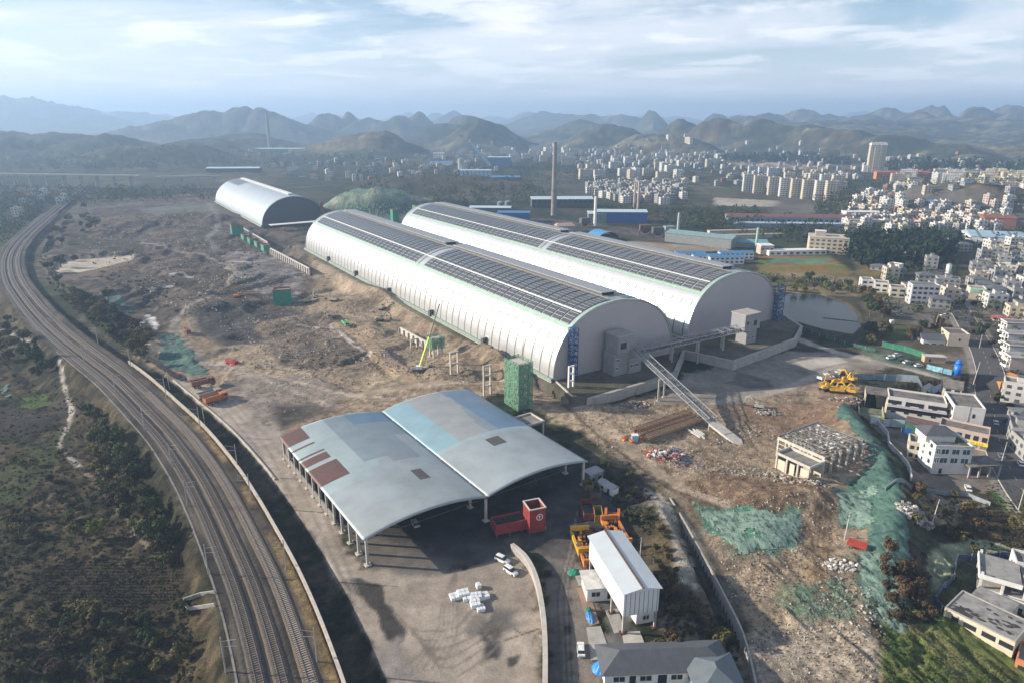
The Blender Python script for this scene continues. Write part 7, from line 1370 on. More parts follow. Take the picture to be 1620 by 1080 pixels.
clutter('rubble_heap', 'white plastic and rubble patch on the net slope', 'rubble', G(1331, 893), 5, 3, 110, [WHITE, CONC_L, CONC], .3, 1.2, 44, .6); clutter('rubble_heap', 'pink-grey rubble along the foot of the excavators', 'rubble', G(1340, 632), 9, 3, 150, RB, .4, 1.4, 45, 1); clutter('rubble_heap', 'white rubble heap in the school courtyard', 'rubble', G(1484, 655), 8, 5, 200, [WHITE, CONC_L, WHT], .5, 1.8, 46, 1.2); clutter('rubble_heap', 'dark scrap heap behind the white trucks', 'scrap', G(1326, 590), 5, 3, 90, [STEEL_D, DARK, CONC_D], .5, 1.6, 47, 1.6)
for i, (px, py, rx, ry, n) in enumerate([(1170, 690, 16, 3, 120), (1150, 740, 12, 6, 90), (1190, 745, 9, 4, 70), (620, 560, 14, 8, 240), (600, 575, 12, 8, 160), (480, 560, 16, 8, 120), (500, 590, 9, 2.5, 60), (660, 590, 10, 5, 120), (730, 595, 12, 6, 110), (540, 520, 18, 6, 90), (1240, 690, 8, 6, 60), (1345, 960, 9, 12, 200), (560, 480, 16, 12, 90), (390, 440, 30, 16, 160), (460, 610, 14, 4, 50)]): clutter('loose_rubble', ['stones scattered under the pointed ramp', 'timber and stones scattered below the ramp', 'small timber piles left of the gutted hall', 'grey broken stone field left of the mobile crane', 'stone and scrap strewn below the stone field', 'debris strewn across the middle of the site', 'low reddish brick scatter in the middle of the site', 'debris around the mobile crane', 'debris between the bare frames', 'debris behind the pale green truck', 'debris behind the gutted hall', 'stones down the lower net slope', 'debris under the long store kerb', 'pale rubble sheet below the ribbed wall', 'small debris near the dirt track'][i], 'rubble', G(px, py), rx, ry, n * 2, RB[:5] if i != 6 else [RB[5], CONC_L], .15, .85 if i != 13 else 1.6, 60 + i, .3, rz=R(-20 if i else 30))
# machine yard behind the white shed
def frame_scrap(label, px, py, rz, L_, W_, m, n, seed, ends=True):
    r = thing('machine_frame', label, 'machine', G(px, py), rz); rs = random.Random(seed)
    for y in (-W_ / 2, W_ / 2): b = MB(); b.b0(-L_ / 2, L_ / 2, y - .35, y + .35, .6, 1.7, m); b.build('side_beam', r)
    if ends:
        for x in (-L_ / 2 + .5, L_ / 2 - .5): b = MB(); b.b0(x - .4, x + .4, -W_ / 2 - .4, W_ / 2 + .4, 1.7, 3.1, m); b.build('end_head', r)
    b = MB()
    for k in range(n): x, y = rs.uniform(-L_ / 2, L_ / 2), rs.uniform(-W_ / 2, W_ / 2); b.box((x, y, rs.uniform(.4, 1.9)), (rs.uniform(.5, 2.2), rs.uniform(.2, .9), rs.uniform(.2, .7)), rs.choice([RUST2, RUST, m, STEEL_D, RUST]), rs.uniform(-.4, .4))
    b.build('internals', r); return r
frame_scrap('dismantled machine frame with yellow side plates at the left of the machine yard', 923, 862, ang((930, 885), (914, 842)), 12, 5, YEL, 60, 1); frame_scrap('orange dismantled machine frame right behind the white shed', 974, 846, ang((985, 875), (958, 822)), 14, 5, ORG, 80, 2); frame_scrap('small bright orange frame at the top of the machine yard', 968, 822, ang((980, 824), (958, 822)), 5, 3.5, ORP, 14, 3); frame_scrap('dark rusty frame between the yellow and the orange ones', 947, 856, ang((960, 870), (940, 850)), 8, 4, RUST2, 60, 4, False); frame_scrap('orange chassis in front of the yellow-sided frame', 934, 888, ang((938, 905), (930, 880)), 7, 4.4, ORG, 30, 5)
truck_box('red-sided open steel box in the machine yard', 929, 810, ang((934, 825), (925, 792)), mat('dull_red_box', (.20, .06, .05), .8, 0, .3), 9, 3.6, 2.4); truck_box('brown open steel box at the upper end of the machine yard', 940, 780, ang((944, 792), (937, 772)), mat('dull_brown_box', (.13, .085, .07), .8, 0, .3), 7, 3.6, 2.2); truck_box('yellow-green machine housing right of the red box', 946, 818, ang((948, 830), (944, 806)), mat('dull_yellow_box', (.24, .19, .04), .8, 0, .3), 6, 2.6, 2.6); truck_box('small yellowish housing by the shed corner', 930, 772, ang((934, 780), (926, 764)), mat('olive_box', (.18, .14, .03), .8, 0, .3), 4, 3, 2.4)
a = G(962, 776); r = thing('white_cabin', 'small white gabled cabin in the scrub right of the shed', 'cabin', a, ang((955, 772), (975, 784))); b = MB(); b.b0(-3.5, 3.5, -1.4, 1.4, -.3, 2.6, WHITE); b.build('wall', r); b = MB(); b.add([(-3.7, -1.7, 2.6), (3.7, -1.7, 2.6), (3.7, 1.7, 2.6), (-3.7, 1.7, 2.6), (-3.7, 0, 3.4), (3.7, 0, 3.4)], [(0, 1, 5, 4), (2, 3, 4, 5), (0, 4, 3), (1, 2, 5), (3, 2, 1, 0)], STEEL); b.build('roof', r); windows_on(r, [(-2, -1, .8, 1.8), (1, 2, .1, 2)], DARK, y=-1.4)
a = G(938, 758); r = thing('grey_cabin', 'grey hut in the shade at the right corner of the big shed', 'cabin', a, SRZ); b = MB(); b.b0(-3, 3, -2, 2, -.3, 3.4, mat('dull_grey_hut', (.20, .21, .22), .8)); b.b0(-3.2, 3.2, -2.2, 2.2, 3.4, 3.7, STEEL); b.build('wall', r); windows_on(r, [(-2, -1, 1, 2.2), (.6, 2, 1, 2.2)], GLASS, y=-2)
# white sacks, tarps
SACK = mat('white_sack', (.66, .68, .70), .7, 0, .12, 1.2); rs = random.Random(4)
for k, (px, py, w_, d_) in enumerate([(722, 944, 3.4, 2.6), (733, 941, 3.2, 2.6), (741, 946, 3, 2.4), (753, 946, 3, 2.4), (765, 944, 3, 2.4), (752, 957, 2.6, 3.0), (760, 963, 2.2, 2.4), (757, 929, 1.2, 1.6)]):
    b = MB(); 
    for l in range(2 + (k % 2)):
        for i in range(3):
            for j in range(2): b.box(((i - 1) * w_ / 3 + rs.uniform(-.08, .08), (j - .5) * d_ / 2, .25 + l * .42), (w_ / 3 * .95, d_ / 2 * .95, .42), SACK, rs.uniform(-.08, .08), .9)
    tag(b.build('sack_stack', None, G(px, py), R(12 + rs.uniform(-14, 14))), ['leftmost pile of white bulk sacks in the yard', 'second pile from the left of white bulk sacks', 'third pile of white bulk sacks, slightly bluish', 'fourth pile of white bulk sacks, in the middle', 'rightmost pile of white bulk sacks', 'lower pile of white bulk sacks', 'lowest pile of white bulk sacks', 'single small white sack pile behind the others'][k], 'sacks', 'white sack piles lying in the yard')
def tarp(label, px, py, w, d, h, m, rz=0.0, name='tarpaulin', seed=1): o = heap(name, label, 'tarpaulin', G(px, py), w, d, h, m, seed, rz, 12, .25); return o
tarp('crumpled bright green netting bale on the pad left of the white shed', 909, 905, 2.6, 2, 1.2, NETS, 0, 'netting_bale', 3); tarp('blue tarpaulin over goods beside the weighbridge ramp', 934, 976, 1.4, 3.4, 1.1, paint_mat('blue_tarp', (.04, .17, .42), .5), .1, seed=5); tarp('small green sheet on top of the weighbridge goods', 931, 965, 1.2, 1, 1.4, NETS, 0, seed=6); tarp('bright blue tarpaulin roof at the left end of the office', 952, 1057, 2.6, 2.4, 2.4, paint_mat('vivid_blue_tarp', (.02, .20, .60), .5), .1, seed=7)
r = thing('small_red_cart', 'small faded red trailer tipped on the net slope', 'trailer', G(1355, 866), R(-35)); b = MB(); b.b0(-2.6, 2.6, -1.1, -1.0, .8, 2.0, REDP); b.b0(-2.6, 2.6, 1.0, 1.1, .8, 2.0, REDP); b.b0(-2.6, 2.6, -1, 1, .7, .9, REDP); b.b0(2.5, 2.6, -1, 1, .9, 2, REDP); b.build('tray', r)
for x in (-1.4, 1.4):
    for y in (-1, 1): wheel(r, x, y, .45, .3)
for i, (px, py, l) in enumerate([(1556, 444, 'nearer round red tank by the white tarp beside the upper road'), (1564, 437, 'farther round red tank beside the upper road')]): b = MB(); b.tube((-4, 0, 2), (4, 0, 2), 1.8, 1.8, paint_mat('dull_red_tank', (.30, .05, .05), .6), 14); b.b0(-3, -2, -1, 1, -.5, .6, STEEL_D); b.b0(2, 3, -1, 1, -.5, .6, STEEL_D); tag(b.build('red_tank', None, G(px - 20, py), R(20)), l, 'tank')
# poles
def pole(label, px, py, h, tilt=0.0, cat='utility pole', name='utility_pole', arms=2, z=None):
    p = G(px, py) if z is None else at(px, py, z); r = thing(name, label, cat, p, R(20)); b = MB(); b.tube((0, 0, -.5), (tilt * h, 0, h), .2, .12, CONC_L, 8); b.build('shaft', r)
    for k in range(arms): b = MB(); b.bar((tilt * h - 1, 0, h - .5 - k * 1.1), (tilt * h + 1, 0, h - .5 - k * 1.1), .12, STEEL_D); b.build('crossarm', r)
pole('plain pole standing on the net slope', 1336, 852, 9, .05); pole('plain pole by the grey stone heap', 1473, 832, 9.5, .12); pole('leaning concrete pole at the road bridge', 1540, 606, 11, .12, z=-2); pole('pole with wires at the road junction', 1611, 806, 10, .05, z=-6); pole('pole on the far side of the road junction', 1585, 728, 8, .05, z=-6); pole('thin pole beside the beige house', 1548, 556, 10, 0, z=-2); pole('pole by the rubble beside the framed houses', 1478, 522, 10, .1, z=-1); pole('pole rising beside the right edge of the white shed', 1031, 922, 8, 0); pole('pole at the machine yard fence', 1013, 878, 6, 0)
for px, py, h, l in [(262, 615, 9, 'lighting pole on the ditch wall nearest the tunnel end of the yard'), (318, 672, 9, 'lighting pole on the ditch wall beside the parked trucks'), (1440, 700, 7, 'pole on the rim wall near the beige annex'), (1030, 640, 4, 'short post beside the conveyor leg')]: pole(l, px + 6, py, h, 0, 'lamp pole', 'lamp_pole', 1)
r = thing('lightning_mast', 'thin white mast standing behind the right end of the rear store', 'mast', at(1228, 508, 0)); b = MB(); b.tube((0, 0, -.5), (.6, 0, 21), .3, .12, WHITE, 8); b.build('shaft', r); b = MB(); b.b0(-.6, .6, -.6, .6, -.5, .4, CONC); b.build('base', r)
# ---------------------------------------------------------------- trees, scrub, woods, nets
def leaf_mat(name, c, v=.45):
    m, N, L, B = new_mat(name); oi = N.new('ShaderNodeObjectInfo'); n = N.new('ShaderNodeTexNoise'); n.inputs['Scale'].default_value = .7; n.inputs['Detail'].default_value = 3; geo = N.new('ShaderNodeNewGeometry'); L.new(geo.outputs['Position'], n.inputs['Vector'])
    ad = N.new('ShaderNodeMath'); ad.operation = 'MULTIPLY_ADD'; L.new(oi.outputs['Random'], ad.inputs[0]); ad.inputs[1].default_value = .35; L.new(n.outputs['Fac'], ad.inputs[2])
    r = N.new('ShaderNodeMapRange'); r.inputs['From Min'].default_value = .3; r.inputs['From Max'].default_value = 1.0; r.inputs['To Min'].default_value = 1 - v; r.inputs['To Max'].default_value = 1 + v * 1.3; L.new(ad.outputs[0], r.inputs['Value']); s = N.new('ShaderNodeVectorMath'); s.operation = 'SCALE'; s.inputs[0].default_value = c; L.new(r.outputs[0], s.inputs['Scale']); L.new(s.outputs[0], B.inputs['Base Color']); B.inputs['Roughness'].default_value = .85; B.inputs['Specular IOR Level'].default_value = .15
    return m
LBD = leaf_mat('shade_dark_bramble', (.048, .039, .026)); LGD = leaf_mat('shade_dark_weeds', (.040, .050, .022))  # bramble and weed tones lowered, the left side's shade put into leaf colour
LG = leaf_mat('green_leaves', (.046, .060, .024)); LD = leaf_mat('dark_conifer_needles', (.022, .040, .020)); LO = leaf_mat('olive_autumn_leaves', (.095, .085, .033)); LB = leaf_mat('brown_bramble', (.062, .047, .028)); LY = leaf_mat('yellow_green_leaves', (.12, .13, .03)); LR = leaf_mat('russet_leaves', (.080, .054, .030)); BARK = mat('bark', (.10, .08, .06), .9, 0, .3)
nr = np.random.RandomState(5)
def leaves(centres, radii, per, size, squash=.75, seed=0):
    """many small tilted leaf-clump faces scattered on and in lobes"""
    rs = np.random.RandomState(seed); V = []; 
    for c, r_ in zip(centres, radii):
        d = rs.normal(size=(per, 3)); d /= np.linalg.norm(d, axis=1)[:, None]; q = r_ * rs.uniform(.55, 1.05, per)[:, None]; p = np.array(c) + d * q * np.array([1, 1, squash]); t = rs.normal(size=(per, 3)); t = t - (t * d).sum(1)[:, None] * d * .6; t /= np.linalg.norm(t, axis=1)[:, None]; b_ = np.cross(d, t); b_ /= np.linalg.norm(b_, axis=1)[:, None] + 1e-9; s = size * rs.uniform(.6, 1.4, per)[:, None]
        V.append(np.stack([p - t * s - b_ * s * .7, p + t * s * .9 - b_ * s * .5, p + t * s * .2 + b_ * s], 1))
    return np.concatenate(V)
def tri_mesh(name, T, m):
    me = bpy.data.meshes.new(name); n = len(T); me.vertices.add(n * 3); me.vertices.foreach_set('co', T.reshape(-1).astype(np.float32)); me.loops.add(n * 3); me.loops.foreach_set('vertex_index', np.arange(n * 3, dtype=np.int32)); me.polygons.add(n); me.polygons.foreach_set('loop_start', np.arange(0, n * 3, 3, dtype=np.int32)); me.update(calc_edges=True); me.materials.append(m); return me
def crown(kind, h, w, seed):
    rs = np.random.RandomState(seed); C_, R_ = [], []
    if kind == 'cone':
        for k in range(9): t = k / 8; C_.append((rs.uniform(-.2, .2), rs.uniform(-.2, .2), h * (.12 + .85 * t))); R_.append(max(.25, w / 2 * (1 - t) ** .8))
        return leaves(C_, R_, 60, .34, .9, seed)
    if kind == 'column':
        for k in range(8): t = k / 7; C_.append((rs.uniform(-.2, .2), rs.uniform(-.2, .2), h * (.1 + .85 * t))); R_.append(w / 2 * (1 - .5 * t))
        return leaves(C_, R_, 60, .3, 1.0, seed)
    n = 10
    for k in range(n): a = rs.uniform(0, 6.28); q = w * .34 * math.sqrt(rs.rand()); C_.append((math.cos(a) * q, math.sin(a) * q, h * rs.uniform(.42, .85))); R_.append(w * rs.uniform(.16, .27))
    return leaves(C_, R_, 62, .34, .8, seed)
def trunk(h, w, kind, seed):
    b = MB(); rs = random.Random(seed); b.tube((0, 0, -.6), (.1, 0, h * .5), w * .045 + .06, w * .03 + .04, BARK, 7)
    for k in range(5): a = rs.uniform(0, 6.28); b.tube((.05, 0, h * rs.uniform(.25, .5)), (math.cos(a) * w * .28, math.sin(a) * w * .28, h * rs.uniform(.55, .8)), w * .02 + .03, .03, BARK, 5)
    return b
TP = []
for i, (kind, h, w, m, nm, l) in enumerate([('round', 6, 6, LG, 'broadleaf_tree', 'mid green bushy tree'), ('round', 4.6, 5.6, LO, 'autumn_tree', 'olive autumn tree'), ('round', 3.4, 4.6, LB, 'bramble_bush', 'brown leafy bush'), ('cone', 9, 3.8, LD, 'conifer', 'dark conifer'), ('round', 5, 5, LY, 'yellow_tree', 'yellow-green tree'), ('round', 5.4, 5.4, LR, 'russet_tree', 'russet tree'), ('round', 7.5, 8, LG, 'broadleaf_tree', 'large green tree'), ('column', 11, 3.4, LD, 'cypress', 'tall dark cypress')]):
    cm = tri_mesh('crown', crown(kind, h, w, 50 + i), m); tb = trunk(h, w, kind, i).build('trunk'); tm = tb.data; bpy.data.objects.remove(tb); TP.append((nm, l, cm, tm))
NTREE = 0
def tree(k, p, s=1.0, where='', label=None, group=None):
    global NTREE; NTREE += 1
    nm, l, cm, tm = TP[k]; r = thing(nm, label or (l + ' ' + where), 'tree', p - Vector((0, 0, .1)), rnd.uniform(0, 6.28), group or ('plants ' + where)); s *= rnd.uniform(.85, 1.15); r.scale = (s, s, s * rnd.uniform(.85, 1.2))
    for n_, me in (('trunk', tm), ('crown', cm)): o = bpy.data.objects.new(n_, me); COL.objects.link(o); o.parent = r
def grove(poly, n, menu, where, smin=.8, smax=1.4, mind=3.0):
    xs = [p[0] for p in poly]; ys = [p[1] for p in poly]; done = []; t = 0
    while len(done) < n and t < n * 40:
        t += 1; px, py = rnd.uniform(min(xs), max(xs)), rnd.uniform(min(ys), max(ys))
        if not pin(px, py, poly): continue
        P = G(px, py)
        if onbed(P): continue
        if any((P.x - q.x) ** 2 + (P.y - q.y) ** 2 < mind ** 2 for q in done): continue
        done.append(P); tree(rnd.choice(menu), P, rnd.uniform(smin, smax), where)
grove([(120, 690), (205, 680), (290, 790), (325, 905), (290, 900), (230, 850), (170, 800)], 34, [0, 1, 2, 2, 6], 'in the scrub belt left of the railway', .8, 1.3, 3.6)
grove([(240, 770), (300, 800), (328, 905), (240, 890)], 10, [2, 6, 1], 'beside the railway above the fallow field', 1, 1.3, 4)
grove([(0, 720), (110, 720), (150, 850), (20, 860), (-60, 800)], 14, [2, 2, 1], 'among the dark brambles at the left edge', .5, 1.0, 4); grove([(0, 980), (120, 960), (330, 950), (345, 1080), (0, 1080)], 30, [2, 1, 0, 2], 'in the bottom left corner thicket', .6, 1.1, 3.2)
grove([(150, 560), (170, 590), (240, 700), (200, 720), (130, 650)], 16, [0, 1, 2], 'between the scrub path and the tracks', .7, 1.1, 3.5); grove([(0, 450), (60, 520), (120, 580), (60, 600), (0, 560)], 16, [2, 0, 1], 'on the upper slope left of the railway', .9, 1.4, 5)
grove([(60, 440), (170, 470), (240, 525), (225, 580), (140, 510)], 42, [0, 1, 1, 2, 5], 'on the bushy knoll between tracks and site', .9, 1.4, 4.5); grove([(105, 345), (150, 318), (200, 316), (110, 430), (60, 430), (55, 395)], 24, [0, 2, 6], 'along the bend of the railway', 1, 1.6, 7)
grove([(1050, 935), (1160, 990), (1165, 1070), (1060, 1050)], 14, [2, 5, 1], 'in the shaded scrub right of the white shed', .5, .9, 3); grove([(940, 735), (990, 750), (1035, 800), (1010, 850), (975, 800)], 14, [2, 1, 0], 'in the scrub behind the machine yard', .5, .8, 2.8); grove([(1030, 830), (1066, 860), (1070, 925), (1035, 925)], 10, [5, 1, 2], 'on the ochre strip beside the gravel ridge', .4, .7, 2.6)
grove([(1440, 770), (1620, 800), (1640, 900), (1540, 880), (1500, 850), (1440, 840)], 20, [2, 5, 1], 'on the rough ground below the parked white car', .5, .9, 3.5); grove([(1400, 870), (1440, 900), (1480, 985), (1400, 980)], 16, [2, 2, 5], 'in the hollow left of the derelict house', .6, .9, 3)
grove([(1360, 440), (1380, 440), (1410, 540), (1380, 550), (1355, 528), (1368, 505)], 14, [5, 1, 4, 0], 'on the right bank of the pond', 1, 1.7, 5); grove([(1200, 448), (1340, 450), (1360, 470), (1300, 466), (1200, 462)], 16, [4, 1, 0], 'on the far bank of the pond', .8, 1.3, 7); grove([(1430, 520), (1470, 515), (1500, 520), (1495, 545), (1440, 540)], 9, [0, 2, 5], 'round the gabled house', .9, 1.4, 6)
grove([(1500, 490), (1540, 480), (1580, 560), (1560, 580), (1545, 540)], 10, [2, 0], 'on the verge of the main road', .7, 1.1, 6); grove([(1570, 620), (1620, 620), (1620, 720), (1590, 680)], 8, [2, 0, 5], 'between the main road and the right edge', .7, 1.1, 5)
for q in [(1497, 540, 0, 1.0, 'large green bush behind the gabled house'), (1430, 632 + 20, 4, 1.3, 'lone bright green tree in the school courtyard'), (1509, 447, 7, 1.6, 'tall dark cypress by the white silo'), (240, 1020, 3, 1.1, 'lone dark conifer near the bottom of the scrub'), (152, 850, 4, 1.5, 'pale yellow-green tree standing alone above the fallow field'), (208, 835, 4, .6, 'small bright yellow bush right of the pale tree'), (63, 575, 3, 1.5, 'dark conifer clump beside the left footpath'), (1040, 1025, 1, .8, 'green bush just behind the office roof')]: tree(q[2], G(q[0], q[1]), q[3], label=q[4])
# merged masses: undergrowth, far woods
def scatter(name, label, specs, m, cat='undergrowth'):
    T = []
    for poly, n, smin, smax, sq, seed in specs:
        rs = np.random.RandomState(seed); xs = [p[0] for p in poly]; ys = [p[1] for p in poly]; P = np.c_[rs.uniform(min(xs), max(xs), n * 3), rs.uniform(min(ys), max(ys), n * 3)]; P = P[inside(P[:, 0], P[:, 1], poly)][:n]
        for px, py in P:
            c = G(px, py)
            if onbed(c): continue
            s = rs.uniform(smin, smax); per = 16; d = rs.normal(size=(per, 3)); d /= np.linalg.norm(d, axis=1)[:, None]; d[:, 2] = abs(d[:, 2]) * sq; q = np.array((c.x, c.y, c.z)) + d * s * rs.uniform(.5, 1, per)[:, None]; t = rs.normal(size=(per, 3)); t /= np.linalg.norm(t, axis=1)[:, None]; u = np.cross(d, t); e = s * .38
            T.append(np.stack([q - t * e - u * e * .6, q + t * e - u * e * .6, q + u * e], 1))
    o = bpy.data.objects.new(name, tri_mesh(name, np.concatenate(T), m)); COL.objects.link(o); tag(o, label, cat, None, 'stuff')
scatter('undergrowth', 'dense brown bramble and weeds over the left slope', [([(-10, 560), (60, 600), (180, 640), (290, 780), (340, 960), (345, 1085), (-10, 1085)], 2000, .25, .8, .7, 1), ([(60, 430), (240, 520), (230, 590), (150, 530), (70, 470)], 700, .5, 1.5, .8, 2), ([(1050, 900), (1170, 1000), (1160, 1085), (1045, 1050)], 380, .3, .8, .7, 3), ([(1400, 880), (1480, 985), (1400, 985)], 260, .3, .9, .7, 4), ([(1430, 830), (1510, 850), (1640, 900), (1640, 790), (1440, 790)], 420, .3, .9, .7, 5)], LBD)
scatter('weeds', 'low green weeds mixed through the left scrub and along the drains', [([(-10, 600), (180, 640), (290, 780), (340, 960), (345, 1085), (-10, 1085)], 2000, .25, .75, .7, 6), ([(930, 730), (1050, 790), (1030, 850), (960, 790)], 260, .3, .8, .7, 7), ([(1555, 765), (1600, 762), (1640, 790), (1640, 825), (1580, 800)], 260, .2, .5, .5, 9), ([(40, 330), (100, 330), (60, 440), (0, 420)], 500, .8, 2.2, .7, 10)], LGD)
def fallow(): pass
CORN = leaf_mat('dry_stalks', (.080, .060, .036)); T = []; rs = np.random.RandomState(9)
for py in np.arange(884, 962, 5.0):
    for px in np.arange(66, 292, 1.6):
        if not pin(px, py, [(60, 900), (95, 882), (285, 884), (290, 920), (270, 955), (200, 962), (62, 950)]): continue
        c = G(px + rs.uniform(-.4, .4), py + rs.uniform(-1, 1)); h = rs.uniform(.5, 1.1); a = rs.uniform(0, 3.14); u = np.array((math.cos(a), math.sin(a), 0)) * .14; b0_ = np.array((c.x, c.y, c.z - .05)); T.append(np.stack([b0_ - u, b0_ + u, b0_ + np.array((rs.uniform(-.3, .3), rs.uniform(-.3, .3), h))])[None])
o = bpy.data.objects.new('dry_corn_stalks', tri_mesh('dry_corn_stalks', np.concatenate(T), CORN)); COL.objects.link(o); tag(o, 'rows of dry corn stalks on the fallow field at lower left', 'crop', None, 'stuff')
def wood(name, label, specs, m):
    T = []
    for poly, n, hmin, hmax, con, seed in specs:
        rs = np.random.RandomState(seed); xs = [p[0] for p in poly]; ys = [p[1] for p in poly]; P = np.c_[rs.uniform(min(xs), max(xs), n * 4), rs.uniform(min(ys), max(ys), n * 4)]; P = P[inside(P[:, 0], P[:, 1], poly)][:n]
        for px, py in P:
            c = G(px, py)
            if onbed(c): continue
            h = rs.uniform(hmin, hmax); per = 26; z = rs.uniform(.05, 1, per); rad = h * (.24 * (1 - z) + .03 if con else .42 * np.sqrt(np.clip(1 - (2 * z - .9) ** 2, .05, 1))); a = rs.uniform(0, 6.28, per); q = np.c_[c.x + np.cos(a) * rad, c.y + np.sin(a) * rad, c.z + z * h]; t = rs.normal(size=(per, 3)); t /= np.linalg.norm(t, axis=1)[:, None]; u = rs.normal(size=(per, 3)); u /= np.linalg.norm(u, axis=1)[:, None]; e = h * .13
            T.append(np.stack([q - t * e - u * e * .6, q + t * e - u * e * .6, q + u * e], 1))
    o = bpy.data.objects.new(name, tri_mesh(name, np.concatenate(T), m)); COL.objects.link(o); tag(o, label, 'wood', None, 'stuff')
wood('conifer_wood', 'dark conifer plantation behind the pond fields', [([(1330, 385), (1480, 380), (1520, 392), (1490, 418), (1380, 425), (1335, 410)], 420, 10, 17, True, 1), ([(1360, 258), (1640, 262), (1640, 275), (1500, 272), (1370, 272)], 260, 12, 20, True, 2), ([(1130, 248), (1340, 252), (1350, 262), (1140, 258)], 300, 12, 20, True, 3)], LD)
wood('mixed_wood', 'mixed leafy woods and hedges spread through the middle distance', [([(1040, 330), (1200, 335), (1180, 372), (1060, 360)], 160, 6, 11, False, 4), ([(1320, 300), (1360, 310), (1350, 345), (1300, 345), (1280, 325)], 90, 8, 14, False, 5), ([(940, 330), (1040, 330), (1040, 345), (940, 345)], 60, 5, 9, False, 6), ([(640, 300), (860, 292), (900, 320), (700, 330)], 150, 6, 12, False, 7), ([(0, 300), (340, 300), (340, 318), (120, 322), (60, 380), (0, 400)], 420, 6, 12, False, 8), ([(0, 400), (30, 400), (30, 440), (0, 445)], 60, 5, 8, False, 9), ([(560, 262), (1160, 262), (1160, 280), (900, 292), (560, 300)], 330, 7, 13, False, 10), ([(1100, 272), (1640, 284), (1640, 330), (1330, 300)], 300, 7, 13, False, 11), ([(1180, 335), (1640, 372), (1640, 392), (1330, 392), (1200, 380)], 260, 6, 12, False, 12), ([(0, 250), (640, 245), (640, 262), (0, 272)], 420, 9, 16, False, 13), ([(1380, 392), (1640, 392), (1640, 560), (1560, 520), (1400, 500)], 130, 4, 8, False, 14), ([(1345, 315), (1440, 322), (1590, 335), (1590, 368), (1345, 362)], 170, 5, 10, False, 16), ([(900, 240), (1150, 244), (1150, 266), (900, 266)], 150, 6, 11, False, 17), ([(1560, 400), (1640, 400), (1640, 620), (1590, 620), (1560, 500)], 60, 4, 7, False, 18), ([(1195, 445), (1360, 465), (1340, 448), (1200, 440)], 60, 3, 6, False, 15)], LG)
# draped dust nets
def drape(label, px, m, z=0.0, lift=.28, amp=.38, seed=1, edge=7):
    P = GL(px, z); a = np.array(P); x0, y0 = a.min(0); x1, y1 = a.max(0); st = .8; nx, ny = int((x1 - x0) / st) + 1, int((y1 - y0) / st) + 1; X, Y = np.meshgrid(np.linspace(x0, x1, nx), np.linspace(y0, y1, ny)); d = abs(line_dist(X, Y, list(P) + [P[0]])) * np.where(inside(X, Y, P), 1, -1) + (fbm(X / 5, Y / 5, 3, seed) - .5) * edge
    hole = fbm(X / 7, Y / 7, 4, seed + 9) > .74; Z = np.array([[zt(x, y) for x, y in zip(r1, r2)] for r1, r2 in zip(X, Y)]) + lift + amp * (abs(fbm(X / 3.2, Y / 5.0, 3, seed + 3) - .5) * 3 - .4) ; ok = (d > 0) & ~hole; Z = np.where(d < 1.2, np.minimum(Z, Z - .2 + d * .1), Z)
    vs = np.stack([X, Y, Z], -1).reshape(-1, 3).tolist(); fs = []
    for j in range(ny - 1):
        for i in range(nx - 1):
            if ok[j, i] and ok[j, i + 1] and ok[j + 1, i + 1] and ok[j + 1, i]: q = j * nx + i; fs.append((q, q + 1, q + nx + 1, q + nx))
    if not fs: return
    b = MB(); b.add(vs, fs, m); o = b.build('dust_net', smooth=True); tag(o, label, 'dust net'); 
def dnet(n, c, hole=.3):
    m, N, L, B = new_mat(n); geo = N.new('ShaderNodeNewGeometry'); nz = N.new('ShaderNodeTexNoise'); nz.inputs['Scale'].default_value = .55; nz.inputs['Detail'].default_value = 8; nz.inputs['Roughness'].default_value = .75; mp = N.new('ShaderNodeMapping'); mp.inputs['Scale'].default_value = (1.6, .6, 1); L.new(geo.outputs['Position'], mp.inputs[0]); L.new(mp.outputs[0], nz.inputs['Vector'])
    r = N.new('ShaderNodeValToRGB'); e = r.color_ramp.elements; e[0].position = .34; e[0].color = (*[v * .6 for v in c], 1); e[1].position = .66; e[1].color = (*[min(1, v * 1.25 + .05) for v in c], 1); x = r.color_ramp.elements.new(.5); x.color = (*c, 1); L.new(nz.outputs['Fac'], r.inputs['Fac']); L.new(r.outputs[0], B.inputs['Base Color']); B.inputs['Roughness'].default_value = .8
    a = N.new('ShaderNodeMapRange'); a.inputs['From Min'].default_value = hole; a.inputs['From Max'].default_value = hole + .12; L.new(nz.outputs['Fac'], a.inputs['Value']); L.new(a.outputs[0], B.inputs['Alpha']); bp = N.new('ShaderNodeBump'); bp.inputs['Strength'].default_value = .5; bp.inputs['Distance'].default_value = .4; L.new(nz.outputs['Fac'], bp.inputs['Height']); L.new(bp.outputs[0], B.inputs['Normal']); return m
DN = dnet('sea_green_dust_net', (.165, .25, .20), .36); DN2 = dnet('dark_sea_green_dust_net', (.050, .115, .090), .30); DN3 = dnet('thin_green_dust_net', (.15, .21, .15), .46)
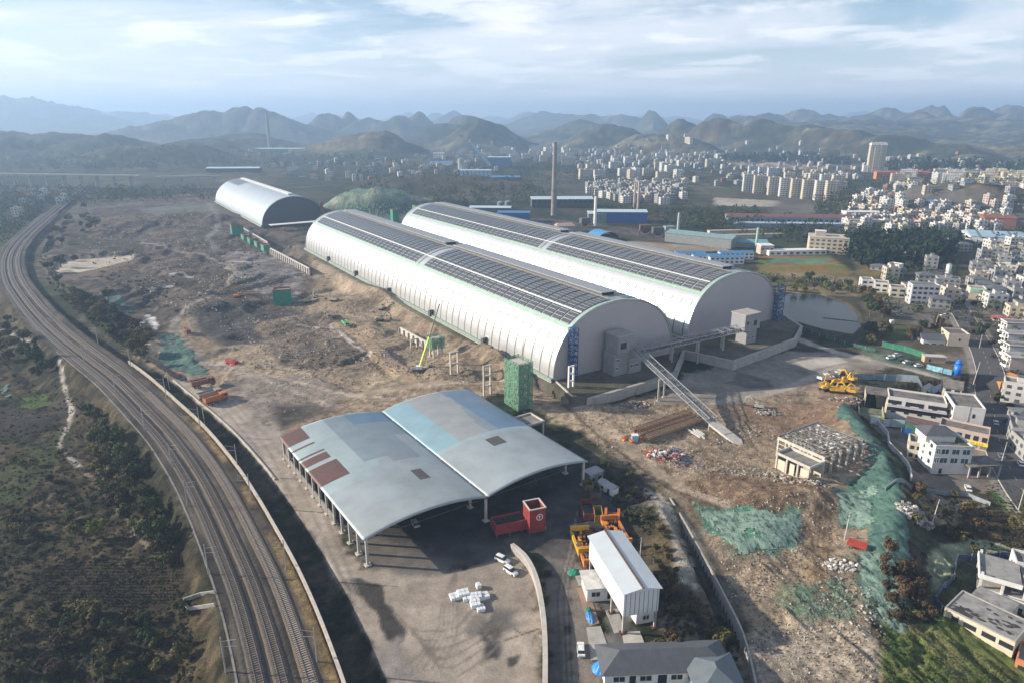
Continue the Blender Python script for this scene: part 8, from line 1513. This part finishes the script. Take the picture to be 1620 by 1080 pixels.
drape('pale green dust net crumpled over the spoil right of the drain', [(1105, 800), (1180, 805), (1268, 815), (1270, 862), (1175, 882), (1140, 850)], DN, 1, seed=2); drape('green net strip running up beside the drain wall', [(1086, 782), (1105, 785), (1150, 820), (1135, 845)], DN3, 1, seed=4, edge=2); drape('dark green dust net over the rim slope behind the gutted hall', [(1335, 640), (1365, 680), (1395, 720), (1420, 770), (1425, 830), (1385, 815), (1330, 780), (1380, 730), (1345, 690), (1318, 665)], DN2, 0, seed=6); drape('pale crumpled net on the slope below the gutted hall', [(1325, 770), (1385, 775), (1392, 830), (1330, 835)], DN, 1, seed=8); drape('thin torn green net crossed by track marks low on the spoil', [(1240, 922), (1330, 918), (1362, 985), (1300, 990), (1235, 955)], DN3, 0, seed=10); drape('grey-green net ridge running down to the green field', [(1345, 880), (1400, 880), (1440, 960), (1425, 1010), (1385, 990), (1350, 940)], DN, -2, seed=12)
drape('green net by the bend of the dirt track', [(255, 525), (280, 522), (325, 570), (325, 580), (290, 582), (245, 560)], DN2, 0, seed=14); drape('dark teal net on the slope left of the white debris', [(157, 468), (190, 468), (212, 490), (165, 488)], DN2, 1, seed=16); drape('green net scrap at the far left edge', [(0, 590), (12, 590), (10, 608), (0, 610)], DN2, 0, seed=18); drape('green net patch in the school courtyard', [(1425, 640), (1460, 642), (1480, 655), (1430, 658)], DN2, -3, seed=20, amp=.2); drape('green net draped over the near hillside behind the stores', [(528, 306), (560, 290), (610, 287), (645, 300), (660, 322), (600, 330), (535, 326)], dnet('hillside_green_net', (.13, .25, .19), .46), 22, seed=22, lift=.9, amp=1.5)

# loose stones and clods over the bare ground (nobody could count them)
def stones(name, label, polys, m, seed):
    rs = np.random.RandomState(seed); V = []; 
    for poly, n, s0, s1 in polys:
        xs = [p[0] for p in poly]; ys = [p[1] for p in poly]; P = np.c_[rs.uniform(min(xs), max(xs), n * 3), rs.uniform(min(ys), max(ys), n * 3)]; P = P[inside(P[:, 0], P[:, 1], poly)][:n]
        for px, py in P:
            c = G(px, py)
            if onbed(c): continue
            w = float(vnoise(np.array([c.x / 9]), np.array([c.y / 9]), seed)[0])
            if w < .42: continue
            s = s0 + (s1 - s0) * rs.rand() ** 2.5; a = rs.uniform(0, 6.28, 3); B0 = [np.array((c.x + math.cos(t) * s, c.y + math.sin(t) * s * .8, c.z - .1)) for t in np.sort(rs.uniform(0, 2, 3) + np.array([0, 2.1, 4.2]))]; top = np.array((c.x + rs.uniform(-.2, .2) * s, c.y, c.z + s * rs.uniform(.5, .9)))
            V += [np.stack([B0[0], B0[1], top]), np.stack([B0[1], B0[2], top]), np.stack([B0[2], B0[0], top])]
    o = bpy.data.objects.new(name, tri_mesh(name, np.array(V), m)); COL.objects.link(o); tag(o, label, 'stones', None, 'stuff')
SITEP = [([(330, 600), (470, 560), (640, 600), (520, 640), (400, 660)], 500, .2, .7), ([(300, 430), (480, 400), (640, 520), (760, 590), (560, 610), (380, 580)], 2600, .25, 1.1), ([(880, 640), (1100, 640), (1330, 640), (1330, 760), (1080, 760), (960, 720)], 2600, .15, .7), ([(1080, 765), (1320, 770), (1360, 960), (1390, 1080), (1210, 1080), (1140, 900)], 3600, .12, .6), ([(110, 350), (330, 330), (440, 400), (300, 500), (170, 460)], 1200, .4, 1.5), ([(1035, 790), (1085, 830), (1095, 940), (1050, 900)], 700, .1, .4)]
stones('loose_stones', 'pale stones and broken concrete bits scattered over the bare site', SITEP, mat('pale_stone', (.36, .32, .27), .9, 0, .3, .8), 21)
stones('earth_clods', 'dark earth clods scattered over the bare site', SITEP, mat('dark_clod', (.12, .088, .062), .95, 0, .3, .8), 22)
scatter('site_weeds', 'low dry weeds growing in patches on the site', [([(110, 350), (330, 330), (440, 400), (300, 500), (170, 460)], 380, .5, 1.5, .5, 31), ([(430, 500), (600, 560), (500, 600), (420, 560)], 160, .3, .9, .5, 32), ([(940, 690), (1060, 780), (1090, 800), (980, 730)], 160, .3, .8, .6, 33), ([(240, 620), (300, 660), (470, 880), (500, 960), (450, 880)], 260, .3, .8, .5, 34)], LB)
scatter('field_grass', 'bright grass and weeds over the plot below the derelict house', [([(1398, 1000), (1480, 1000), (1620, 1070), (1640, 1085), (1395, 1085)], 1500, .18, .42, .4, 38)], leaf_mat('field_grass_blades', (.105, .115, .048)))
drape('dark net lying in the fold below the small red trailer', [(1378, 812), (1428, 826), (1442, 900), (1404, 910), (1362, 880)], DN2, -2, seed=26, edge=3)
# ---------------------------------------------------------------- labels of look-alikes: order them from the camera where there are few
by = {}
for o in bpy.data.objects:
    if o.parent is None and o.get('label') and o.get('group'): by.setdefault(o['label'], []).append(o)
ORDW = ['nearest', 'second nearest', 'third nearest', 'fourth nearest', 'fifth nearest', 'sixth nearest', 'seventh nearest', 'eighth nearest', 'ninth nearest', 'tenth nearest', 'eleventh nearest', 'twelfth nearest']
for l, os_ in by.items():
    if len(l.split()) > 14: continue
    if 1 < len(os_) <= 12:
        os_.sort(key=lambda o: (o.location.x ** 2 + o.location.y ** 2))
        for k, o in enumerate(os_): o['label'] = (('farthest' if k == len(os_) - 1 and k > 0 else ORDW[k]) + ' ' + l)

for o in bpy.data.objects:
    if o.parent is None and o.get('label') and len(o['label'].split()) > 16: print('LONG', o.name, o['label'])
# ---------------------------------------------------------------- the hazy air
hz = MB(); m, N, L, B = new_mat('haze_air'); N.remove(B)
pv = N.new('ShaderNodeVolumePrincipled'); pv.inputs['Color'].default_value = (.42, .61, .88, 1); pv.inputs['Density'].default_value = HAZE; pv.inputs['Anisotropy'].default_value = .25
L.new(pv.outputs[0], N['Material Output'].inputs['Volume'])
hz.b0(-15500, 15500, -60, 17500, -60, 440, m); tag(hz.build('haze'), 'thin pale blue haze hanging over the whole valley', 'haze', kind='stuff')
